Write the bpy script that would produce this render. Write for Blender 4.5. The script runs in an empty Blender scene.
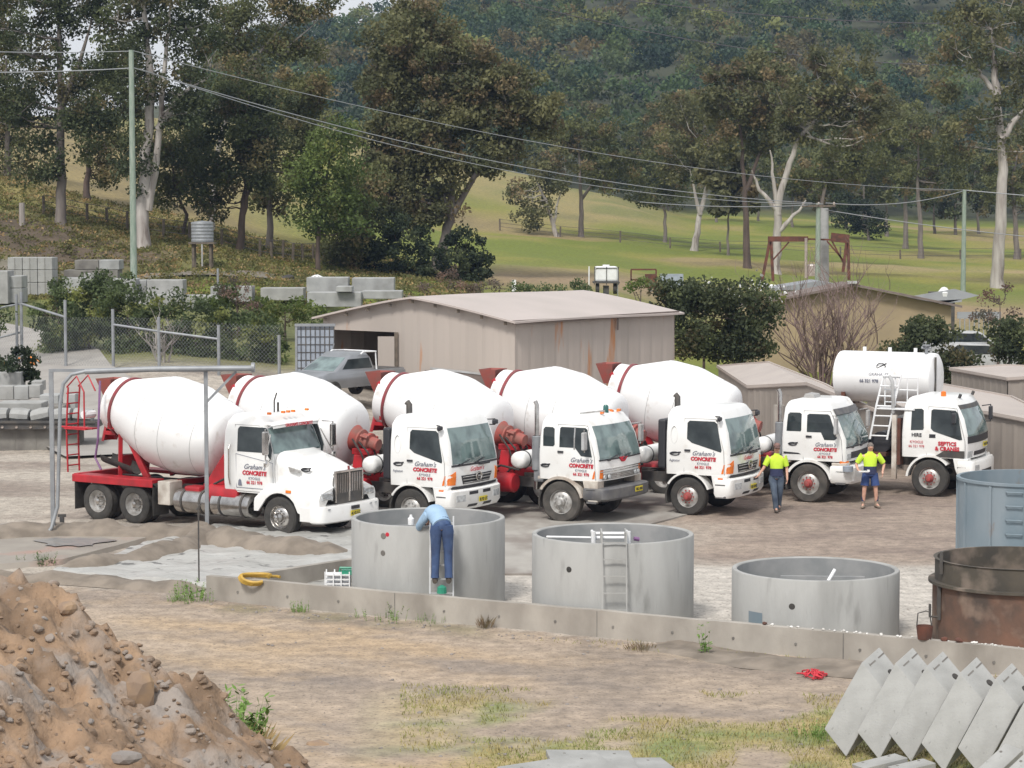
import bpy, math, random
import numpy as np
from mathutils import Vector, Matrix
R=math.radians
rnd=random.Random(7)
rng=np.random.default_rng(11)
S=bpy.context.scene
COL=S.collection
F=2400.0; CH=8.0; TH=math.atan(174/2400.0)
cT,sT=math.cos(TH),math.sin(TH)
def ray(px,py):
    x=(px-512)/F; u=(384-py)/F
    return (x,cT+u*sT,-sT+u*cT)
def gp(px,py,z=0.0):
    d=ray(px,py); t=(z-CH)/d[2]; return Vector((d[0]*t,d[1]*t,z))
def at(px,py,Y):
    d=ray(px,py); t=Y/d[1]; return Vector((d[0]*t,Y,CH+d[2]*t))
def xat(px,Y): return (px-512)/F*Y
# ------------------------------------------------------------------ materials
M={}
def mat(name,c1,c2=None,rough=.7,metal=0.,scale=3.,detail=6.,lo=.35,hi=.65,bump=0.,bscale=None,stretch=None,c3=None,s3=1.,lo3=.5,hi3=.7,ior=1.5,emit=None,coat=0.,attr=None,bdist=.02):
    m=bpy.data.materials.new(name); m.use_nodes=True; nt=m.node_tree; N=nt.nodes; L=nt.links
    b=N['Principled BSDF']; b.inputs['Roughness'].default_value=rough; b.inputs['Metallic'].default_value=metal; b.inputs['IOR'].default_value=ior
    b.inputs['Coat Weight'].default_value=coat
    b.inputs['Base Color'].default_value=(*c1,1)
    tc=N.new('ShaderNodeTexCoord'); mp=N.new('ShaderNodeMapping'); L.new(tc.outputs['Object'],mp.inputs[0])
    if stretch: mp.inputs['Scale'].default_value=stretch
    last=None
    if attr:
        a=N.new('ShaderNodeAttribute'); a.attribute_name=attr; last=a.outputs['Color']
    def noise(s,d=detail):
        n=N.new('ShaderNodeTexNoise'); n.inputs['Scale'].default_value=s; n.inputs['Detail'].default_value=d; L.new(mp.outputs[0],n.inputs['Vector']); return n.outputs['Fac']
    def ramp(src,a,c):
        r=N.new('ShaderNodeMapRange'); r.inputs['From Min'].default_value=a; r.inputs['From Max'].default_value=c; L.new(src,r.inputs['Value']); return r.outputs[0]
    if c2:
        mx=N.new('ShaderNodeMix'); mx.data_type='RGBA'; L.new(ramp(noise(scale),lo,hi),mx.inputs[0])
        mx.inputs[6].default_value=(*c1,1); mx.inputs[7].default_value=(*c2,1)
        if attr:
            mx2=N.new('ShaderNodeMix'); mx2.data_type='RGBA'; mx2.blend_type='MULTIPLY'; mx2.inputs[0].default_value=1
            L.new(last,mx2.inputs[6]); L.new(mx.outputs[2],mx2.inputs[7]); last=mx2.outputs[2]
        else: last=mx.outputs[2]
    if c3:
        mx=N.new('ShaderNodeMix'); mx.data_type='RGBA'; L.new(ramp(noise(s3,4.),lo3,hi3),mx.inputs[0])
        if last: L.new(last,mx.inputs[6])
        else: mx.inputs[6].default_value=(*c1,1)
        mx.inputs[7].default_value=(*c3,1); last=mx.outputs[2]
    if last: L.new(last,b.inputs['Base Color'])
    if bump>0:
        bp=N.new('ShaderNodeBump'); bp.inputs['Strength'].default_value=bump; bp.inputs['Distance'].default_value=bdist
        L.new(noise(bscale or scale*3),bp.inputs['Height']); L.new(bp.outputs[0],b.inputs['Normal'])
    if emit:
        b.inputs['Emission Color'].default_value=(*emit,1); b.inputs['Emission Strength'].default_value=1
    M[name]=m; return m
mat('truck_white',(.80,.80,.79),(.70,.69,.67),rough=.3,scale=1.2,coat=.3,lo=.45,hi=.8,c3=(.56,.52,.46),s3=2.6,lo3=.60,hi3=.88)
mat('drum_white',(.82,.82,.82),(.70,.70,.70),rough=.42,scale=.8,lo=.45,hi=.85,bump=.04,bscale=2,c3=(.52,.48,.44),s3=3.5,lo3=.60,hi3=.82)
mat('cream_dirty',(.62,.58,.52),(.36,.30,.25),rough=.6,scale=3)
mat('red_paint',(.47,.02,.03),(.30,.02,.025),rough=.4,scale=3)
mat('red_dusty',(.36,.075,.06),(.24,.11,.09),rough=.7,scale=3)
mat('ring_red',(.26,.03,.04),(.18,.05,.05),rough=.5,scale=4)
mat('glass',(.018,.024,.027),(.045,.055,.058),rough=.06,scale=2.2,ior=1.5)
mat('glass_sky_sheen',(.17,.235,.23),(.045,.07,.072),rough=.06,scale=1.5,lo=.40,hi=.62,ior=1.8,detail=3)  # windscreens: sky reflection painted as pale grey-green patches in the base colour
mat('black_rubber',(.035,.034,.032),(.06,.055,.05),rough=.85,scale=5,bump=.3,bscale=20)
mat('dusty_rubber',(.10,.09,.08),(.05,.047,.043),rough=.9,scale=4,bump=.3,bscale=20)
mat('dark_steel',(.05,.05,.052),(.09,.08,.07),rough=.6,scale=4)
mat('black_plastic',(.03,.03,.035),rough=.5)
mat('grey_bumper',(.09,.09,.10),(.15,.145,.14),rough=.6,scale=4)
mat('chrome',(.62,.60,.58),(.42,.40,.38),rough=.22,metal=1.,scale=4)
mat('alloy',(.55,.55,.54),(.35,.33,.31),rough=.45,metal=.5,scale=6)
mat('hub_red',(.38,.05,.05),(.25,.08,.07),rough=.6,scale=6)
mat('orange_lens',(.85,.22,.03),(.7,.16,.02),rough=.25,scale=8)
mat('lamp_lens',(.55,.57,.58),(.32,.33,.34),rough=.15,scale=12)
mat('plate_yellow',(.72,.60,.05),(.62,.50,.04),rough=.5,scale=8)
mat('text_red',(.50,.02,.04),rough=.6); mat('text_black',(.03,.03,.035),rough=.6); mat('text_grey',(.16,.17,.22),rough=.6)
mat('panel_line',(.38,.38,.38),rough=.6)
mat('concrete',(.37,.375,.37),(.28,.285,.28),rough=.9,scale=1.6,bump=.25,bscale=14,c3=(.21,.205,.195),s3=.9,lo3=.56,hi3=.8)
mat('concrete_tank',(.37,.37,.36),(.275,.275,.265),rough=.85,scale=1.5,lo=.4,hi=.75,bump=.35,bscale=18,c3=(.22,.22,.21),s3=2.6,lo3=.62,hi3=.80,stretch=(1.4,1.4,.35))
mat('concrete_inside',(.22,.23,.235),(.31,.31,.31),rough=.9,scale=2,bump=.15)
mat('concrete_wall',(.40,.37,.33),(.29,.265,.235),rough=.92,scale=1.4,bump=.3,bscale=12,c3=(.20,.18,.155),s3=.8,lo3=.55,hi3=.75,stretch=(1,1,.6))
mat('concrete_pale',(.355,.355,.345),(.27,.27,.26),rough=.9,scale=2.,bump=.3,bscale=30,c3=(.20,.20,.19),s3=12,lo3=.66,hi3=.75)
mat('concrete_dark',(.14,.13,.12),(.22,.21,.19),rough=.95,scale=2.,bump=.4)
mat('shed_steel',(.45,.395,.355),(.38,.335,.30),rough=.6,scale=.5,bump=.05,c3=(.45,.20,.08),s3=1.5,lo3=.63,hi3=.70,stretch=(1.,1.,.16))
mat('shed_steel_low',(.30,.265,.235),(.25,.22,.195),rough=.6,scale=.6)
mat('roof_steel',(.47,.41,.38),(.42,.37,.34),rough=.55,scale=.4)
mat('roof_low',(.45,.395,.355),(.39,.34,.31),rough=.6,scale=.5)
mat('rust',(.15,.055,.035),(.08,.04,.03),rough=.9,scale=3,bump=.2)
mat('rusty_tank',(.17,.09,.06),(.07,.052,.042),rough=.85,scale=1.6,bump=.25,bscale=8,c3=(.24,.17,.13),s3=1.8,lo3=.50,hi3=.70)
mat('rusty_rim',(.085,.072,.055),(.05,.045,.038),rough=.85,scale=2,bump=.2,c3=(.20,.16,.13),s3=1.6,lo3=.52,hi3=.68)
mat('blue_tank',(.15,.20,.235),(.21,.25,.28),rough=.7,scale=1.4,bump=.1,c3=(.20,.15,.12),s3=3,lo3=.68,hi3=.8,stretch=(1,1,.4))
mat('galv',(.31,.325,.34),(.24,.25,.265),rough=.55,metal=.3,scale=3)
mat('galv_blue',(.33,.37,.43),(.26,.29,.34),rough=.6,scale=3)
mat('pole_green',(.20,.26,.21),(.30,.34,.29),rough=.9,scale=5,stretch=(3,3,.4))
mat('timber',(.16,.13,.10),(.10,.085,.07),rough=.95,scale=5)
mat('wire',(.28,.29,.31),rough=.5)
mat('wire_dark',(.09,.08,.09),rough=.6)
mat('bark_pale',(.44,.41,.38),(.27,.24,.22),rough=.9,scale=1.3,stretch=(2,2,.35),c3=(.13,.10,.085),s3=.9,lo3=.58,hi3=.68)
mat('bark_grey',(.20,.175,.155),(.13,.11,.10),rough=.95,scale=1.5,stretch=(2,2,.4),bump=.2)
mat('bark_brown',(.12,.085,.07),(.075,.058,.05),rough=.95,scale=1.5,stretch=(2,2,.4),bump=.2)
mat('skin',(.60,.36,.27),(.52,.29,.21),rough=.6,scale=12)
mat('hivis',(.62,.86,.06),(.52,.74,.05),rough=.8,scale=5,bump=.2)
mat('navy',(.022,.028,.07),(.03,.037,.09),rough=.85,scale=6,bump=.2)
mat('shorts_blue',(.035,.07,.21),(.03,.055,.16),rough=.85,scale=6,bump=.2)
mat('jeans',(.05,.09,.20),(.035,.055,.12),rough=.9,scale=4,bump=.2,c3=(.11,.16,.26),s3=3,lo3=.55,hi3=.7)
mat('jeans_grey',(.10,.13,.17),(.05,.07,.11),rough=.9,scale=6,bump=.2)
mat('shirt_blue',(.33,.47,.62),(.27,.40,.55),rough=.85,scale=5,bump=.2)
mat('boot',(.06,.05,.045),(.12,.10,.08),rough=.8,scale=8)
mat('boot_tan',(.28,.22,.17),(.18,.14,.11),rough=.8,scale=8)
mat('cap_fabric',(.25,.13,.11),(.14,.10,.09),rough=.8,scale=10)
mat('hair',(.05,.035,.03),(.12,.09,.07),rough=.8,scale=30)
mat('hair_grey',(.20,.17,.15),(.12,.10,.09),rough=.8,scale=30)
mat('aluminium',(.62,.63,.64),(.5,.5,.5),rough=.4,metal=.4,scale=6)
mat('white_plastic',(.78,.79,.80),(.70,.70,.71),rough=.4,scale=3)
mat('green_plastic',(.03,.28,.17),(.02,.2,.13),rough=.4,scale=3)
mat('yellow_hose',(.50,.31,.05),(.38,.24,.04),rough=.5,scale=4)
mat('purple_hose',(.20,.10,.22),rough=.5)
mat('red_net',(.62,.04,.06),(.4,.03,.04),rough=.7,scale=10,bump=.4)
mat('silver_paint',(.30,.31,.33),(.26,.27,.28),rough=.3,metal=.5,scale=2)
mat('pale_metal',(.45,.46,.47),(.33,.32,.31),rough=.6,scale=2)
mat('wall_yellow',(.36,.28,.175),(.29,.23,.15),rough=.9,scale=.7)
mat('roof_brown',(.20,.16,.14),(.14,.11,.10),rough=.8,scale=2)
mat('roof_grey',(.33,.34,.36),(.27,.28,.30),rough=.7,scale=1)
mat('ceramic',(.45,.40,.36),(.3,.25,.22),rough=.3,scale=5)
mat('beacon_green',(.03,.12,.11),rough=.2)
LEAF={}
def leafmat(name,a,b,c,s=.5,lo3=.5,hi3=.72):
    m=mat(name,(1,1,1),tuple(y/x for x,y in zip(a,b)),rough=.75,scale=s,lo=.38,hi=.62,attr='zone'); LEAF[name]=(a,b,c)
    nt=m.node_tree; bs=nt.nodes['Principled BSDF']; tr=nt.nodes.new('ShaderNodeBsdfTranslucent'); ms=nt.nodes.new('ShaderNodeMixShader'); ms.inputs[0].default_value=.38
    nt.links.new(bs.inputs['Base Color'].links[0].from_socket,tr.inputs['Color']); nt.links.new(bs.outputs[0],ms.inputs[1]); nt.links.new(tr.outputs[0],ms.inputs[2]); nt.links.new(ms.outputs[0],nt.nodes['Material Output'].inputs[0])
    return m
leafmat('leaf_olive',(.075,.088,.036),(.12,.132,.052),(.15,.125,.06))
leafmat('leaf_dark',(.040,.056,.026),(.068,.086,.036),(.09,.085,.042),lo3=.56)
leafmat('leaf_rusty',(.080,.092,.042),(.125,.130,.058),(.15,.122,.064),lo3=.44)
leafmat('leaf_green',(.055,.085,.022),(.10,.14,.035),(.14,.16,.045),lo3=.5)
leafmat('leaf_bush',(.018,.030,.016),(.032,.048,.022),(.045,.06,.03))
leafmat('leaf_shrub',(.05,.072,.03),(.08,.11,.042),(.15,.17,.05),s=.8)
leafmat('leaf_forest',(.032,.055,.030),(.075,.098,.042),(.12,.105,.05),s=.05,lo3=.55)
leafmat('leaf_weed',(.09,.20,.03),(.14,.26,.05),(.2,.2,.08),s=3)
leafmat('leaf_dry',(.17,.10,.08),(.13,.10,.08),(.22,.13,.10),s=2)
mat('weed_green',(.10,.19,.03),(.17,.27,.06),rough=.8,scale=4); mat('weed_dark',(.05,.10,.02),(.09,.15,.03),rough=.8,scale=4); mat('weed_dry',(.22,.15,.10),(.14,.12,.06),rough=.9,scale=4)
mat('petal_white',(.75,.75,.76),rough=.7); mat('petal_orange',(.75,.25,.05),rough=.7)
# ------------------------------------------------------------------ mesh builder
def tag(o,label=None,cat=None,group=None,kind=None):
    if label: o['label']=label
    if cat: o['category']=cat
    if group: o['group']=group
    if kind: o['kind']=kind
    return o
def thing(name,loc,label,cat,rz=0.,group=None,sc=1.):
    o=bpy.data.objects.new(name,None); COL.objects.link(o); o.location=loc; o.rotation_euler=(0,0,rz); o.scale=(sc,)*3
    o.empty_display_size=.2
    return tag(o,label,cat,group)
class MB:
    def __init__(s,T=None): s.v=[]; s.f=[]; s.T=T
    def add(s,vs,fs):
        n=len(s.v)
        if s.T: vs=[s.T@Vector(v) for v in vs]
        s.v+= [tuple(v) for v in vs]; s.f+=[tuple(i+n for i in f) for f in fs]; return s
    def box(s,c,d,rot=None,tap=1.):
        x,y,z=d[0]/2,d[1]/2,d[2]/2
        vs=[Vector((a*x*(tap if k>0 else 1),b*y*(tap if k>0 else 1),k*z)) for k in(-1,1) for b in(-1,1) for a in(-1,1)]
        if rot is not None: vs=[rot@v for v in vs]
        vs=[v+Vector(c) for v in vs]
        return s.add(vs,[(0,2,3,1),(4,5,7,6),(0,1,5,4),(2,6,7,3),(0,4,6,2),(1,3,7,5)])
    def bar(s,p,q,w,h=None):
        p=Vector(p);q=Vector(q);d=q-p; h=h or w
        if d.length<1e-6: return s
        r=d.to_track_quat('X','Z').to_matrix()
        return s.box((p+q)/2,(d.length,w,h),r)
    def tube(s,pts,r,n=8,cap=True):
        pts=[Vector(p) for p in pts]; m=len(pts); rs=r if isinstance(r,(list,tuple)) else [r]*m
        vs=[];fs=[]; ref=Vector((0,0,1))
        for i,p in enumerate(pts):
            t=(pts[min(i+1,m-1)]-pts[max(i-1,0)]).normalized()
            if i==0:
                ref=Vector((0,0,1)) if abs(t.z)<.9 else Vector((1,0,0))
            u=t.cross(ref); 
            if u.length<1e-4: u=t.orthogonal()
            u.normalize(); w=u.cross(t).normalized(); ref=w
            for k in range(n):
                a=2*math.pi*k/n; vs.append(p+u*(math.cos(a)*rs[i])+w*(math.sin(a)*rs[i]))
        for i in range(m-1):
            for k in range(n):
                k2=(k+1)%n; fs.append((i*n+k,i*n+k2,(i+1)*n+k2,(i+1)*n+k))
        if cap: fs.append(tuple(range(n))[::-1]); fs.append(tuple((m-1)*n+k for k in range(n)))
        return s.add(vs,fs)
    def lathe(s,prof,mtx=None,n=32,close=False):
        # prof: list (r, z) around z
        vs=[];fs=[];m=len(prof)
        for r_,z in prof:
            for k in range(n):
                a=2*math.pi*k/n; vs.append(Vector((math.cos(a)*r_,math.sin(a)*r_,z)))
        rg=m if close else m-1
        for i in range(rg):
            j=(i+1)%m
            for k in range(n):
                k2=(k+1)%n; fs.append((i*n+k,i*n+k2,j*n+k2,j*n+k))
        if mtx is not None: vs=[mtx@v for v in vs]
        return s.add(vs,fs)
    def prism(s,poly,a,b,axis='y',mtx=None):
        # poly list of 2D; extruded between a and b along axis
        n=len(poly); vs=[]
        for t in(a,b):
            for p in poly:
                if axis=='y': v=(p[0],t,p[1])
                elif axis=='x': v=(t,p[0],p[1])
                else: v=(p[0],p[1],t)
                vs.append(Vector(v))
        if mtx is not None: vs=[mtx@v for v in vs]
        fs=[tuple(range(n))[::-1],tuple(range(n,2*n))]+[(i,(i+1)%n,n+(i+1)%n,n+i) for i in range(n)]
        return s.add(vs,fs)
    def patch(s,fn,nu,nv,th=None):
        # fn(u,v)->pos ; th: vector offset for the back
        vs=[Vector(fn(i/nu,j/nv)) for j in range(nv+1) for i in range(nu+1)]
        fs=[(j*(nu+1)+i,j*(nu+1)+i+1,(j+1)*(nu+1)+i+1,(j+1)*(nu+1)+i) for j in range(nv) for i in range(nu)]
        if th is not None:
            n=len(vs); th=Vector(th); vs+= [v+th for v in vs]; fs+=[tuple(i+n for i in f)[::-1] for f in fs]
            W=nu+1
            rim=[i for i in range(nu)]+[nu+j*W for j in range(nv)]+[nv*W+i for i in range(nu,0,-1)]+[j*W for j in range(nv,0,-1)]
            for i in range(len(rim)):
                a,b=rim[i],rim[(i+1)%len(rim)]; fs.append((b,a,a+n,b+n))
        return s.add(vs,fs)
    def build(s,name,m,parent=None,smooth=False,bevel=0.,label=None,cat=None,group=None,kind=None,recalc=True,loc=None,rz=None):
        me=bpy.data.meshes.new(name); me.from_pydata(s.v,[],s.f); 
        me.materials.append(M[m] if isinstance(m,str) else m)
        if smooth: me.polygons.foreach_set('use_smooth',[True]*len(me.polygons))
        o=bpy.data.objects.new(name,me); COL.objects.link(o)
        if recalc:
            import bmesh
            bm=bmesh.new(); bm.from_mesh(me); bmesh.ops.recalc_face_normals(bm,faces=bm.faces); bm.to_mesh(me); bm.free()
        if parent: o.parent=parent
        if loc is not None: o.location=loc
        if rz is not None: o.rotation_euler=(0,0,rz)
        if bevel>0:
            b=o.modifiers.new('bevel','BEVEL'); b.width=bevel; b.segments=2; b.limit_method='ANGLE'; b.angle_limit=R(40)
        if smooth:
            w=o.modifiers.new('wn','WEIGHTED_NORMAL') if bevel>0 else None
            try: me.set_sharp_from_angle(angle=R(42))
            except Exception: pass
        return tag(o,label,cat,group,kind)
def npmesh(name,v,f,m,parent=None,label=None,cat=None,group=None,kind=None,smooth=False,colors=None):
    me=bpy.data.meshes.new(name); v=np.asarray(v,dtype=np.float32); f=np.asarray(f,dtype=np.int32)
    me.vertices.add(len(v)); me.vertices.foreach_set('co',v.ravel())
    k=f.shape[1]; me.loops.add(f.size); me.loops.foreach_set('vertex_index',f.ravel())
    me.polygons.add(len(f)); me.polygons.foreach_set('loop_start',np.arange(0,f.size,k,dtype=np.int32)); 
    me.update(calc_edges=True)
    if smooth: me.polygons.foreach_set('use_smooth',np.ones(len(f),dtype=bool))
    if colors is not None:
        a=me.color_attributes.new('zone','FLOAT_COLOR','POINT'); a.data.foreach_set('color',np.c_[colors,np.ones(len(colors))].astype(np.float32).ravel())
    me.materials.append(M[m]); o=bpy.data.objects.new(name,me); COL.objects.link(o)
    if parent: o.parent=parent
    return tag(o,label,cat,group,kind)
def copy_tree(o,parent=None):
    c=o.copy(); COL.objects.link(c)
    if parent: c.parent=parent
    for ch in o.children: copy_tree(ch,c)
    return c
def axmat(p,d):
    # matrix taking z axis to direction d at p
    return Matrix.Translation(Vector(p))@Vector(d).to_track_quat('Z','Y').to_matrix().to_4x4()
def text(s,name,m,parent,origin,xd,yd,size,shear=0.,fat=0.,align='CENTER',label=None,off=.004,spacing=1.):
    """lettering as thin mesh; origin/xd/yd in parent coordinates"""
    cu=bpy.data.curves.new(name,'FONT'); cu.body=s; cu.size=size; cu.shear=shear; cu.offset=fat; cu.align_x=align; cu.extrude=.002; cu.resolution_u=2; cu.space_character=spacing
    t=bpy.data.objects.new('tmp',cu); COL.objects.link(t); bpy.context.view_layer.update()
    me=bpy.data.meshes.new_from_object(t.evaluated_get(bpy.context.evaluated_depsgraph_get()))
    bpy.data.objects.remove(t); me.name=name; me.materials.clear(); me.materials.append(M[m])
    x=Vector(xd).normalized(); y=Vector(yd).normalized(); z=x.cross(y)
    mt=Matrix((x,y,z)).transposed().to_4x4(); mt.translation=Vector(origin)+z*off
    me.transform(mt)
    o=bpy.data.objects.new(name,me); COL.objects.link(o); o.parent=parent
    return tag(o,label)
# noise helper (value noise, numpy)
_pt=rng.random((256,256))
def vnoise(x,y):
    x=np.asarray(x,float);y=np.asarray(y,float)
    xi=np.floor(x).astype(int);yi=np.floor(y).astype(int);fx=x-xi;fy=y-yi
    fx=fx*fx*(3-2*fx);fy=fy*fy*(3-2*fy)
    g=lambda a,b:_pt[a%256,b%256]
    return (g(xi,yi)*(1-fx)+g(xi+1,yi)*fx)*(1-fy)+(g(xi,yi+1)*(1-fx)+g(xi+1,yi+1)*fx)*fy
def fbm(x,y,o=4):
    s=0;a=.5;t=0
    for i in range(o):
        s=s+a*vnoise(x*2**i+i*17.3,y*2**i+i*31.7);t+=a;a*=.5
    return s/t
# ------------------------------------------------------------------ terrain
CX=np.array([-600,-300,0,150,320,480,600,700,1024,1400,1800.])
RW={
 18:[0]*11, 79:[0]*11, 86:[.3,.3,.3,.6,1.15,.1,0,0,0,0,0], 92:[.9,.8,.7,1.2,1.3,.2,0,0,0,0,0],
 98:[1.4,1.3,1.2,1.7,1.3,.3,0,0,0,0,0],
 105:[2.4,2,1.8,2.1,1.6,.4,0,0,0,0,0],
 115:[3,2.8,2.4,2.5,2.1,.6,0,0,0,0,0],
 125:[4,3.8,3.2,3.0,2.8,1.5,.6,.2,0,0,0],
 135:[5,4.6,4.2,4.1,3.7,2.4,1.5,.6,0,0,0],
 150:[9,8.6,7.5,5.8,4.0,3.2,2.9,1.2,.3,.3,.3],
 165:[12,11,9.3,7.0,4.6,3.4,3.1,1.8,.7,.6,.6],
 200:[16,15,13.2,10.5,7,4.0,3.6,2.6,1.4,1.2,1.2],
 260:[22,21,17.0,15,11,6.2,4.9,4.0,2.4,2.2,2.2],
 330:[26,25,21,20.5,19,13.3,10.2,6.4,3.9,3.6,3.6],
 350:[26,25,21.5,21,20.5,14.6,10.4,6.8,4.3,4,4],
 400:[20,19,17,16,15,10,8,7.0,5.3,5,5],
 430:[19,19,17,17,16,12,10,9,7.5,7,7],
 520:[25,26,27,29,31,34,36,36,36,34,32],
 700:[26,30,32,38,48,58,78,92,106,110,110],
 900:[20,24,28,32,44,58,92,112,128,132,132],
 1500:[18,22,26,30,40,50,80,100,115,118,118]}
RD=np.array(sorted(RW)); TZ=np.array([RW[k] for k in RD],float)
def Hraw(px,d):
    px=np.asarray(px,float); d=np.asarray(d,float)
    r=np.interp(px,CX,np.arange(len(CX))); i=np.clip(np.floor(r).astype(int),0,len(CX)-2); fx=r-i; fx=fx*fx*(3-2*fx)*.6+fx*.4
    q=np.interp(d,RD,np.arange(len(RD))); j=np.clip(np.floor(q).astype(int),0,len(RD)-2); fy=q-j
    return (TZ[j,i]*(1-fx)+TZ[j,i+1]*fx)*(1-fy)+(TZ[j+1,i]*(1-fx)+TZ[j+1,i+1]*fx)*fy
def Hn(x,y):
    px=512+F*np.asarray(x)/np.maximum(y,1); h=Hraw(px,y)
    w=np.clip((np.asarray(y)-104)/25,0,1)
    n=(fbm(np.asarray(x)/9+50,np.asarray(y)/9+9)-.5)*.9*w
    rough=np.exp(-((px-60)/170)**2)*np.exp(-((np.asarray(y)-147)/12.)**2)*1.6
    n2=(fbm(np.asarray(x)/2.4+5,np.asarray(y)/2.4)-.5)*rough
    return h+n+n2
def H(x,y): return float(Hn(np.array([x]),np.array([y]))[0])
def gd(px,d):
    x=xat(px,d); return Vector((x,d,H(x,d)))
def WD(x): return 45.7-.55*(x+.2)     # line of the low yard wall
def build_ground():
    cols=np.arange(-620,1640,9.)
    ds=[18.]
    while ds[-1]<1500: ds.append(ds[-1]*(1.0095 if ds[-1]<120 else 1.015))
    ds=np.array(ds); PX,D=np.meshgrid(cols,ds); X=(PX-512)/F*D; Z=Hn(X,D)
    near=np.clip((104-D)/20,0,1)
    trk=(D<WD(X)-.3)
    Z=Z+near*(fbm(X/1.7,D/1.7)-.5)*.05+trk*(fbm(X/.6,D/.6)-.5)*.045
    n1=fbm(X/6+3,D/6+8); n2=fbm(X/22+13,D/22+4); n3=fbm(X/1.6,D/1.1)
    def lerp(a,b,t): t=np.clip(t,0,1)[...,None]; return a*(1-t)+b*t
    A=lambda *c: np.array(c)
    sand=lerp(A(.38,.305,.235),A(.27,.22,.175),(n3-.38)*3)
    tt=X*.88-D*.48; ss=X*.48+D*.88
    sand=lerp(sand,A(.225,.19,.165)+0*sand,(fbm(tt/5+40,ss/1.1+5)-.47)*2.6)
    sand=lerp(sand,A(.40,.30,.20)+0*sand,(fbm(tt/4+4,ss/1.1+55)-.55)*5)
    for s0,w0 in((34.6,.16),(36.5,.16),(38.6,.2),(40.4,.2)):
        sand=lerp(sand,A(.19,.16,.14)+0*sand,np.exp(-((ss-s0-.5*np.sin(tt/5+s0))/w0)**2)*.55*np.clip(fbm(tt/1.3,ss*2)*2-.4,0,1))
    yard=lerp(A(.40,.36,.31),A(.24,.20,.17),(fbm(X/5,D/1.2+3)-.42)*3.5)
    dirt=lerp(A(.31,.25,.205),A(.21,.165,.14),(fbm(X/2.2,D/1.0+33)-.4)*3)
    dirty=np.clip((X-1.5+ (fbm(X/3+7,D/2)-.5)*4)/4.,0,1)*np.clip((D-53.5-(fbm(X/2,D+3)-.5)*2)/1.2,0,1)
    dark=np.clip((n1-.5)*5,0,1)
    C=lerp(yard,dirt,dirty)
    clean=np.clip((X+6)/2,0,1)*np.clip(1-(D-53.2)/.8,0,1)
    C=lerp(C,A(.47,.44,.40)*(1+.25*(n3-.5))[...,None],clean)
    nearside=np.clip((WD(X)-D)*4,0,1)*1.
    C=lerp(C,sand,nearside)
    # grass of the near side
    g=np.clip((fbm(X/1.9+20,D/1.9+2)-.38)*6,0,1)*np.clip((X+2.6)/2.,0,1)*np.clip((39.6-.12*(X-2)-D)/1.6,0,1)
    gr=lerp(A(.33,.27,.11),A(.16,.21,.06),(fbm(X/1.3+61,D/1.0)-.45)*6)
    C=lerp(C,gr,g*.88)
    gl=np.exp(-((D-(WD(X)-.7))/.55)**2)*np.clip((fbm(X/.9+3,D/.9)-.4)*5,0,1)*(X>-6)
    C=lerp(C,A(.19,.17,.10)+0*C,gl*.8)
    # far side zones
    far=np.clip((D-96)/6,0,1)
    green=lerp(A(.125,.16,.010),A(.215,.205,.03),(n2-.42)*5+(n1-.5)*2)
    gold=lerp(A(.26,.205,.085),A(.19,.15,.065),(n1-.4)*4)
    brown=lerp(A(.10,.075,.05),A(.19,.15,.085),(fbm(X/4,D/3)-.4)*4)
    G=green
    G=lerp(G,gold,(n2-.56)*7)
    L=np.clip((330-PX)/120,0,1)
    G=lerp(G,gold,np.clip((D-158)/20,0,1)*L)
    G=lerp(G,brown,np.exp(-((D-146)/9)**2)*np.clip((260-PX)/140,0,1)*1.3)
    midgold=np.clip((D-275)/30,0,1)*np.clip((700-PX)/60,0,1)
    G=lerp(G,lerp(A(.25,.21,.08),A(.15,.16,.045),(n1-.4)*4),midgold)
    strip=np.exp(-((D-166)/16)**2)*np.clip((PX-460)/40,0,1)
    G=lerp(G,A(.29,.20,.13)*(0.85+.3*n1)[...,None],strip*.85)
    strip2=np.exp(-((D-232-20*(n2-.5))/7)**2)*np.clip((PX-760)/60,0,1)
    G=lerp(G,A(.34,.25,.14)+0*G,strip2*.7)
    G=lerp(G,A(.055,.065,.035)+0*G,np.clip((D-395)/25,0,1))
    G=lerp(G,lerp(A(.09,.10,.04),A(.15,.16,.05),(n1-.4)*4),np.clip((128-D)/4,0,1)*np.clip((450-PX)/60,0,1)*.8)
    C=lerp(C,G,far)
    nr,nc=D.shape; idx=np.arange(nr*nc).reshape(nr,nc)
    f=np.stack([idx[:-1,:-1],idx[:-1,1:],idx[1:,1:],idx[1:,:-1]],-1).reshape(-1,4)
    v=np.stack([X,D,Z],-1).reshape(-1,3)
    mat('ground_mat',(.76,.75,.74),(1.22,1.20,1.18),rough=.95,scale=3.2,detail=13,lo=.32,hi=.68,attr='zone',c3=(.13,.105,.085),s3=15,lo3=.54,hi3=.74,bump=.9,bscale=9,bdist=.05)
    npmesh('ground',v,f,'ground_mat',kind='structure',smooth=True,colors=C.reshape(-1,3))
build_ground()
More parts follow.
